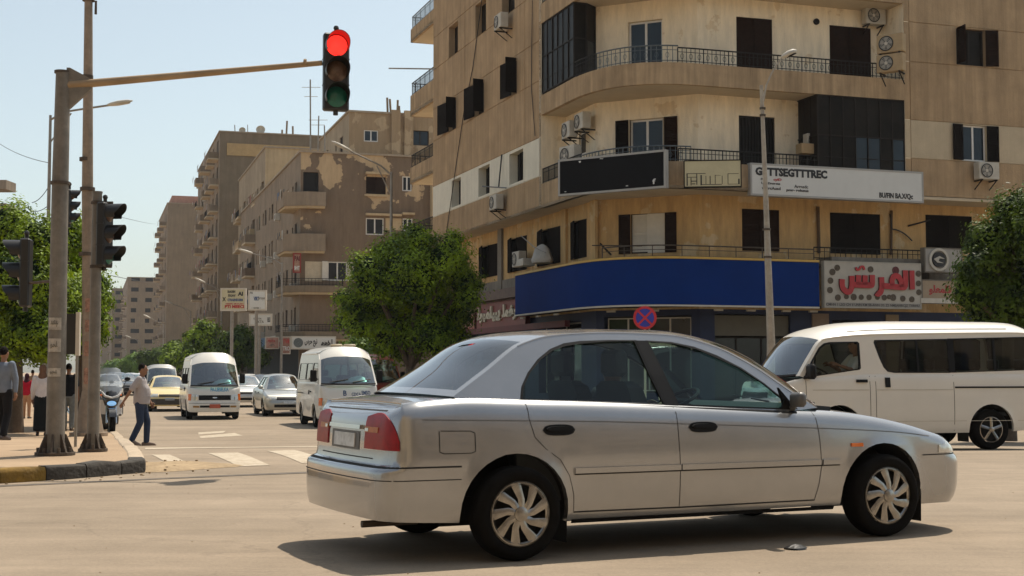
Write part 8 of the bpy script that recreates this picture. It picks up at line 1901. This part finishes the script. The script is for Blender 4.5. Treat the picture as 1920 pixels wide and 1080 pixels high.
  for q in 'LR':
   t = MB(); a, o_ = j['an' + q], j['to' + q]; d = (o_ - a); d.z = 0; d.normalize(); hl = a - d * .065 * s; t.sphere((hl.x, hl.y, a.z - .045 * s), (.045 * s, .042 * s, .045 * s), 10)
   t.hexa([(hl.x - d.x * .03 * s - d.y * -.035 * s, hl.y - d.y * .03 * s + d.x * -.035 * s, a.z - .088 * s), (o_.x + d.x * .07 * s + d.y * .035 * s, o_.y + d.y * .07 * s - d.x * .035 * s, o_.z - .028 * s), (o_.x + d.x * .07 * s - d.y * .035 * s, o_.y + d.y * .07 * s + d.x * .035 * s, o_.z - .028 * s), (hl.x - d.x * .03 * s - d.y * .035 * s, hl.y + d.x * .035 * s, a.z - .088 * s),
    (hl.x + d.y * .032 * s, hl.y - d.x * .032 * s, a.z - .02 * s), (o_.x + d.x * .03 * s + d.y * .03 * s, o_.y - d.x * .03 * s, o_.z + .022 * s), (o_.x + d.x * .03 * s - d.y * .03 * s, o_.y + d.x * .03 * s, o_.z + .022 * s), (hl.x - d.y * .032 * s, hl.y + d.x * .032 * s, a.z - .02 * s)])
   t.tube([a - d * .03 * s - Vector((0, 0, .02 * s)), a + d * .05 * s - Vector((0, 0, .04 * s)), o_ + Vector((0, 0, .005 * s))], [.044 * s, .042 * s, .030 * s], 8)
   child('shoe', remesh(t, vox * .8, 2), root).data.materials.append(shoe)
 return root
SHOE = mat('dark_shoe', (.05, .035, .03), .5, var=.2); SHOEW = mat('worn_sandal', (.22, .16, .12), .7, var=.2)
pm = gnd(262, 836)
person(pm, R(4), 'man in grey polo shirt and blue jeans stepping into the street', dict(
 elR=(-.17, -.23, 1.17), wrR=(-.30, -.25, .95), elL=(.06, .24, 1.15), wrL=(.17, .22, .93), knR=(.02, -.10, .50), anR=(-.15, -.10, .12), toR=(.0, -.11, .035), knL=(.13, .10, .51), anL=(.12, .10, .085), toL=(.27, .10, .03), hea=(.045, 0, 1.625), nec=(.02, 0, 1.47), che=(.01, 0, 1.31), pel=(0, 0, .95)),
 1.66, cloth('grey_polo', (.36, .33, .33)), DENIM, SHOEW, belly=.05, vox=.012)
p = gnd(4, 826, .135)
person(p, R(75), 'man in a grey blue shirt and black trousers cut by the left edge, walking away', dict(elR=(.02, -.25, 1.15), wrR=(-.02, -.28, .90), knR=(.02, -.09, .5), anR=(-.12, -.10, .11), toR=(.02, -.11, .03), knL=(.12, .09, .52), anL=(.18, .09, .09), toL=(.33, .1, .03)), 1.50, cloth('grey_blue_shirt', (.16, .19, .24)), cloth('black_trousers', (.012, .012, .014)), SHOE, sleeve='long', face=False)
p = gnd(78, 817, .135); person(p, R(100), 'woman in a loose white blouse and long black skirt beside the big signal pole', dict(hea=(.0, .0, 1.62)), 1.60, cloth('white_blouse', (.62, .58, .58)), cloth('black_skirt', (.012, .014, .015)), SHOE, sleeve='long', skirt='long', skin=SKIN, scarf=cloth('brown_scarf', (.16, .09, .06)), face=False)
p = gnd(92, 806, .135); person(p, R(100), 'person in pale blue walking just beyond the woman in the white blouse', {}, 1.58, cloth('pale_blue_shirt', (.40, .44, .52)), cloth('dark_blue_trousers', (.03, .035, .05)), SHOE, sleeve='long', scarf=cloth('cream_scarf', (.50, .38, .25)), face=False)
p = gnd(127, 808, .135); person(p, R(95), 'man in a black polo shirt and pale jeans walking away between the poles', dict(knR=(.0, -.1, .5), anR=(-.05, -.1, .1), toR=(.08, -.1, .03), anL=(.08, .1, .09), toL=(.22, .1, .03)), 1.64, cloth('black_polo', (.010, .012, .016)), DENIML, SHOE, face=False)
p = gnd(49, 785, .135); person(p, R(90), 'woman in a bright red blouse and tan trousers walking far down the pavement', dict(anR=(-.05, -.12, .1), anL=(.08, .12, .09)), 1.38, cloth('red_blouse', (.42, .015, .035)), cloth('tan_trousers', (.42, .24, .14)), SHOE, sleeve='long', scarf=cloth('dark_scarf', (.05, .02, .03)), vox=.018, face=False)
for u, v, l_, c_, c2 in ((36, 768, 'distant person in white on the left pavement beyond the woman in red', (.5, .48, .46), (.06, .06, .07)), (60, 764, 'distant person in brown right of the woman in red', (.24, .14, .08), (.05, .04, .04)), (22, 762, 'distant person in dark clothes at the left of the pavement', (.04, .04, .06), (.03, .03, .04)), (97, 770, 'distant person in orange brown half behind the big signal pole', (.30, .14, .07), (.08, .06, .05))):
 p = gnd(u, v, .135); person(p, R(95), l_, {}, 1.5, cloth('far_shirt_%d' % u, c_), cloth('far_trousers_%d' % u, c2), SHOE, sleeve='long', vox=.024, face=False, group='distant pedestrians')
# drivers
def driver(car, x, y, z, shirt, label, s_=1.0):
 a = car.rotation_euler.z; o = car.location + Vector((math.cos(a) * x - math.sin(a) * y, math.sin(a) * x + math.cos(a) * y, z))
 J = dict(pel=(0, 0, .20), wai=(-.03, 0, .34), che=(-.07, 0, .56), nec=(-.07, 0, .72), hea=(-.03, 0, .875), shL=(-.07, .175, .67), shR=(-.07, -.175, .67), elL=(.10, .23, .47), elR=(.10, -.23, .47), wrL=(.33, .15, .56), wrR=(.33, -.15, .56), hiL=(.02, .1, .16), hiR=(.02, -.1, .16), knL=(.45, .12, .20), knR=(.45, -.12, .20), anL=(.55, .12, -.12), anR=(.55, -.12, -.12), toL=(.70, .12, -.14), toR=(.70, -.12, -.14))
 person(o, a, label, J, 1.68 * s_, shirt, DENIM, SHOE, sleeve='short', vox=.016)
driver(rvan, 2.12, .40, .78, cloth('driver_white_shirt', (.55, .54, .52)), 'driver in a pale shirt at the wheel of the long white van')
driver(sedan, 1.38, .37, .40, cloth('driver_dark_shirt', (.05, .05, .06)), 'driver in dark clothes at the wheel of the silver sedan', .9)
# motorcycles
MBLK = mat('black_fairing', (.015, .015, .018), .25, var=.2, coat=.6); MWH = mat('white_fairing', (.55, .55, .55), .3, var=.1, coat=.6); BLUEL = mat('blue_white_headlamp', (.25, .5, .8), .15, emit=(.3, .6, 1.0), estr=.5); WSH = glassmat('motorcycle_windshield', (.62, .66, .70), .15, opacity=.5, back=(.55, .58, .6))
def motorcycle(loc, rz, label, screen=True, col=None):
 col = col or MBLK; o = empty('motorcycle', loc, label, 'motorcycle', 'motorcycles parked at the left kerb', rz)
 def P(nm, m, fn, par=None, sm=45): b = MB(); fn(b); q = b.build(nm, m, par or o, smooth=sm, world=False); return q
 r = .31
 for x in (0, 1.42):
  w_ = P('wheel', STEEL, lambda b: (b.lathe([(r * .62, -.045), (r * .66, -.05), (r * .66, .05), (r * .62, .045), (r * .6, 0)], (x, 0, r), 28, 'y'), b.cyl((x, -.06, r), (x, .06, r), .05, 12), [b.tube([(x, 0, r), (x + r * .62 * math.cos(t), 0, r + r * .62 * math.sin(t))], .012, 5) for t in (i * 1.2566 for i in range(5))]))
  P('tyre', RUBBER, lambda b: b.lathe([(r * .66, -.05), (r * .85, -.062), (r * .96, -.04), (r, 0), (r * .96, .04), (r * .85, .062), (r * .66, .05)], (x, 0, r), 32, 'y'), w_)
 P('front_fork', CHROME, lambda b: [b.tube([(1.42, s_ * .095, r), (1.28, s_ * .095, .72), (1.20, s_ * .09, .98)], [.024, .026, .022], 8) for s_ in (-1, 1)])
 P('front_mudguard', col, lambda b: b.loft([[(1.42 + (r + .03) * math.cos(t), y, r + (r + .03) * math.sin(t)) for t in (R(25 + 130 * i / 10) for i in range(11))] for y in (-.075, -.05, .05, .075)], False))
 P('engine', mat('engine_metal', (.10, .10, .10), .5, metal=.6, var=.2), lambda b: (b.rbox((.52, -.17, .22), (.95, .17, .58), .05), b.cyl((.75, -.21, .38), (.75, .21, .38), .12, 16)))
 P('exhaust', CHROME, lambda b: b.tube([(.95, -.16, .3), (.6, -.2, .22), (.0, -.22, .30), (-.25, -.23, .36)], [.025, .03, .05, .05], 10))
 P('fuel_tank', col, lambda b: b.loft([[(x, wd * math.cos(t), z + hh * math.sin(t)) for t in (j * math.pi / 8 for j in range(16))] for x, wd, hh, z in ((.45, .06, .06, .82), (.6, .15, .13, .86), (.85, .17, .15, .90), (1.05, .12, .12, .92), (1.12, .04, .05, .92))], True, True, True))
 P('saddle', TRIMK, lambda b: b.loft([[(x, wd * math.cos(t), z + .06 * math.sin(t)) for t in (j * math.pi / 6 for j in range(12))] for x, wd, z in ((-.35, .08, .84), (-.2, .14, .82), (.2, .15, .78), (.48, .11, .82), (.52, .05, .84))], True, True, True))
 P('handlebar', TRIMK, lambda b: (b.tube([(1.0, -.40, 1.06), (1.12, -.25, 1.08), (1.18, 0, 1.02), (1.12, .25, 1.08), (1.0, .40, 1.06)], .016, 8), [b.tube([(1.03, s_ * .34, 1.065), (.98, s_ * .44, 1.055)], .024, 8) for s_ in (-1, 1)]))
 for s_ in (-1, 1):
  P('mirror', TRIMK, lambda b: (b.tube([(1.08, s_ * .26, 1.08), (1.10, s_ * .34, 1.24)], .007, 5), b.sphere((1.10, s_ * .36, 1.27), (.015, .07, .045), 10)))
  P('indicator', INDIC, lambda b: b.sphere((1.22, s_ * .20, .92), (.03, .035, .025), 8))
  P('pannier', col, lambda b: b.rbox((-.45, s_ * .29 - .11, .42), (.05, s_ * .29 + .11, .78), .05))
  P('leg_shield', MWH if screen else col, lambda b: b.loft([[(1.30, s_ * .09, z), (1.22, s_ * .22, z), (1.0, s_ * .27, z - .03)] for z in (.50, .65, .82)], False))
 P('front_fairing', col, lambda b: b.loft([[(1.26 + d_, -w_, z), (1.36 + d_, -w_ * .5, z), (1.39 + d_, 0, z), (1.36 + d_, w_ * .5, z), (1.26 + d_, w_, z)] for z, w_, d_ in ((.62, .11, .0), (.74, .15, .02), (.86, .19, .0), (.98, .20, -.06), (1.04, .17, -.12))], False))
 P('fairing_trim', MWH, lambda b: [b.tube([(1.30, s_ * .21, 1.0), (1.37, s_ * .14, .90), (1.40, 0, .86)], [.02, .026, .02], 6) for s_ in (-1, 1)])
 P('headlamp', BLUEL if screen else HEADL, lambda b: b.loft([[(1.40 + d_, q * .10 * math.cos(t), .74 + q * .055 * math.sin(t)) for t in (j * math.pi / 8 for j in range(16))] for q, d_ in ((1, 0), (.7, .02), (.01, .028))], True, False, True))
 if screen: P('windshield', WSH, lambda b: b.loft([[(1.24 + d_ - .05 * abs(t) ** 2, w_ * t, z) for t in (-1, -.6, -.2, .2, .6, 1)] for z, w_, d_ in ((.92, .20, .08), (1.12, .245, .02), (1.34, .24, -.06), (1.48, .20, -.11), (1.52, .13, -.12))], False), sm=60)
 return o
p = gnd(208, 820); a = heading_toward_camera(5); d = Vector((math.cos(a), math.sin(a), 0)); q = p - d * 1.5; q.z = gz(q.y); motorcycle(q, a, 'black police style motorcycle with tall clear windshield and blue white headlamp at the left kerb').scale = (1.1, 1.1, 1.1)
p = gnd(186, 800); q = p - d * 1.5; q.z = gz(q.y); motorcycle(q, a, 'black motorcycle behind the one with the windshield, mostly hidden by the posts', False)
p = gnd(150, 793, .135); q = p - d * 1.5; q.z = gz(q.y) + .135; motorcycle(q, a, 'parked scooter like motorcycle between the two tall poles on the pavement', False, mat('teal_fairing', (.04, .10, .14), .4))
# ------------------------------------------------------------------ tidy: pieces of a kind become parts of their own
SPLIT = {'tail_lamp', 'tail_lamp_band', 'tail_lamp_glint', 'headlight', 'side_marker', 'side_moulding', 'door_handle', 'indicator', 'fog_lamp', 'bracket', 'wiper', 'roof_gutter', 'window_pillar', 'door_pillar', 'roof_rib', 'belt_trim', 'front_fork', 'fairing_trim', 'slide_rail', 'band', 'laundry', 'downlight', 'sill_panel', 'security_bars', 'crease_line', 'bumper_seam', 'emblem_mark'}
def split(o):
 me = o.data; n = len(me.vertices); par = list(range(n))
 def find(a):
  while par[a] != a: par[a] = par[par[a]]; a = par[a]
  return a
 for p in me.polygons:
  v = p.vertices
  for q in v[1:]: par[find(q)] = find(v[0])
 comp = {}
 for i, v in enumerate(me.vertices):
  c = comp.setdefault(find(i), [v.co.copy(), v.co.copy(), []]); c[2].append(i)
  for k in range(3): c[0][k] = min(c[0][k], v.co[k]); c[1][k] = max(c[1][k], v.co[k])
 cl = list(comp.values()); ch = True
 while ch:
  ch = False
  for i in range(len(cl)):
   for j in range(i + 1, len(cl)):
    if all(cl[i][0][k] <= cl[j][1][k] + .012 and cl[j][0][k] <= cl[i][1][k] + .012 for k in range(3)):
     for k in range(3): cl[i][0][k] = min(cl[i][0][k], cl[j][0][k]); cl[i][1][k] = max(cl[i][1][k], cl[j][1][k])
     cl[i][2] += cl[j][2]; cl.pop(j); ch = True; break
   if ch: break
 if len(cl) < 2 or len(cl) > 60: return
 which = {}
 for c, q in enumerate(cl):
  for i in q[2]: which[i] = c
 base = o.name.split('.')[0]; out = []
 for c, q in enumerate(cl):
  idx = {g: l for l, g in enumerate(q[2])}; m = bpy.data.meshes.new(base); fs = [p for p in me.polygons if which[p.vertices[0]] == c]
  m.from_pydata([tuple(me.vertices[i].co) for i in q[2]], [], [tuple(idx[i] for i in p.vertices) for p in fs])
  for t in me.materials: m.materials.append(t)
  m.polygons.foreach_set('material_index', [p.material_index for p in fs]); m.polygons.foreach_set('use_smooth', [p.use_smooth for p in fs])
  if any(p.use_smooth for p in fs): m.set_sharp_from_angle(angle=R(40))
  out.append(m)
 for m in out[1:]:
  k = bpy.data.objects.new(base, m); COL.objects.link(k); k.parent = o.parent; k.location = o.location; k.rotation_euler = o.rotation_euler
  if 'label' in o: k['label'] = o['label']
 o.data = out[0]
done = {}
for o in [q for q in COL.objects if q.type == 'MESH' and q.parent is not None]:
 b_ = o.name.split('.')[0]
 if b_ in SPLIT: split(o)
# thin city haze: one closed box around camera and scene, the sky outside it
hz = MB(); hz.box((-1250, -80, -1.6), (1250, 1260, 64)); h = solo(hz, 'haze', [], 'thin pale dusty air over the whole street', None, kind='stuff', loc=(0, 0, 0))
m = bpy.data.materials.new('haze_air'); m.use_nodes = True; t = m.node_tree; t.nodes.clear(); vo = t.nodes.new('ShaderNodeVolumePrincipled'); vo.inputs['Density'].default_value = .00016; vo.inputs['Color'].default_value = (.90, .94, 1.0, 1); vo.inputs['Anisotropy'].default_value = .3
mo = t.nodes.new('ShaderNodeOutputMaterial'); t.links.new(vo.outputs[0], mo.inputs['Volume']); h.data.materials.append(m)
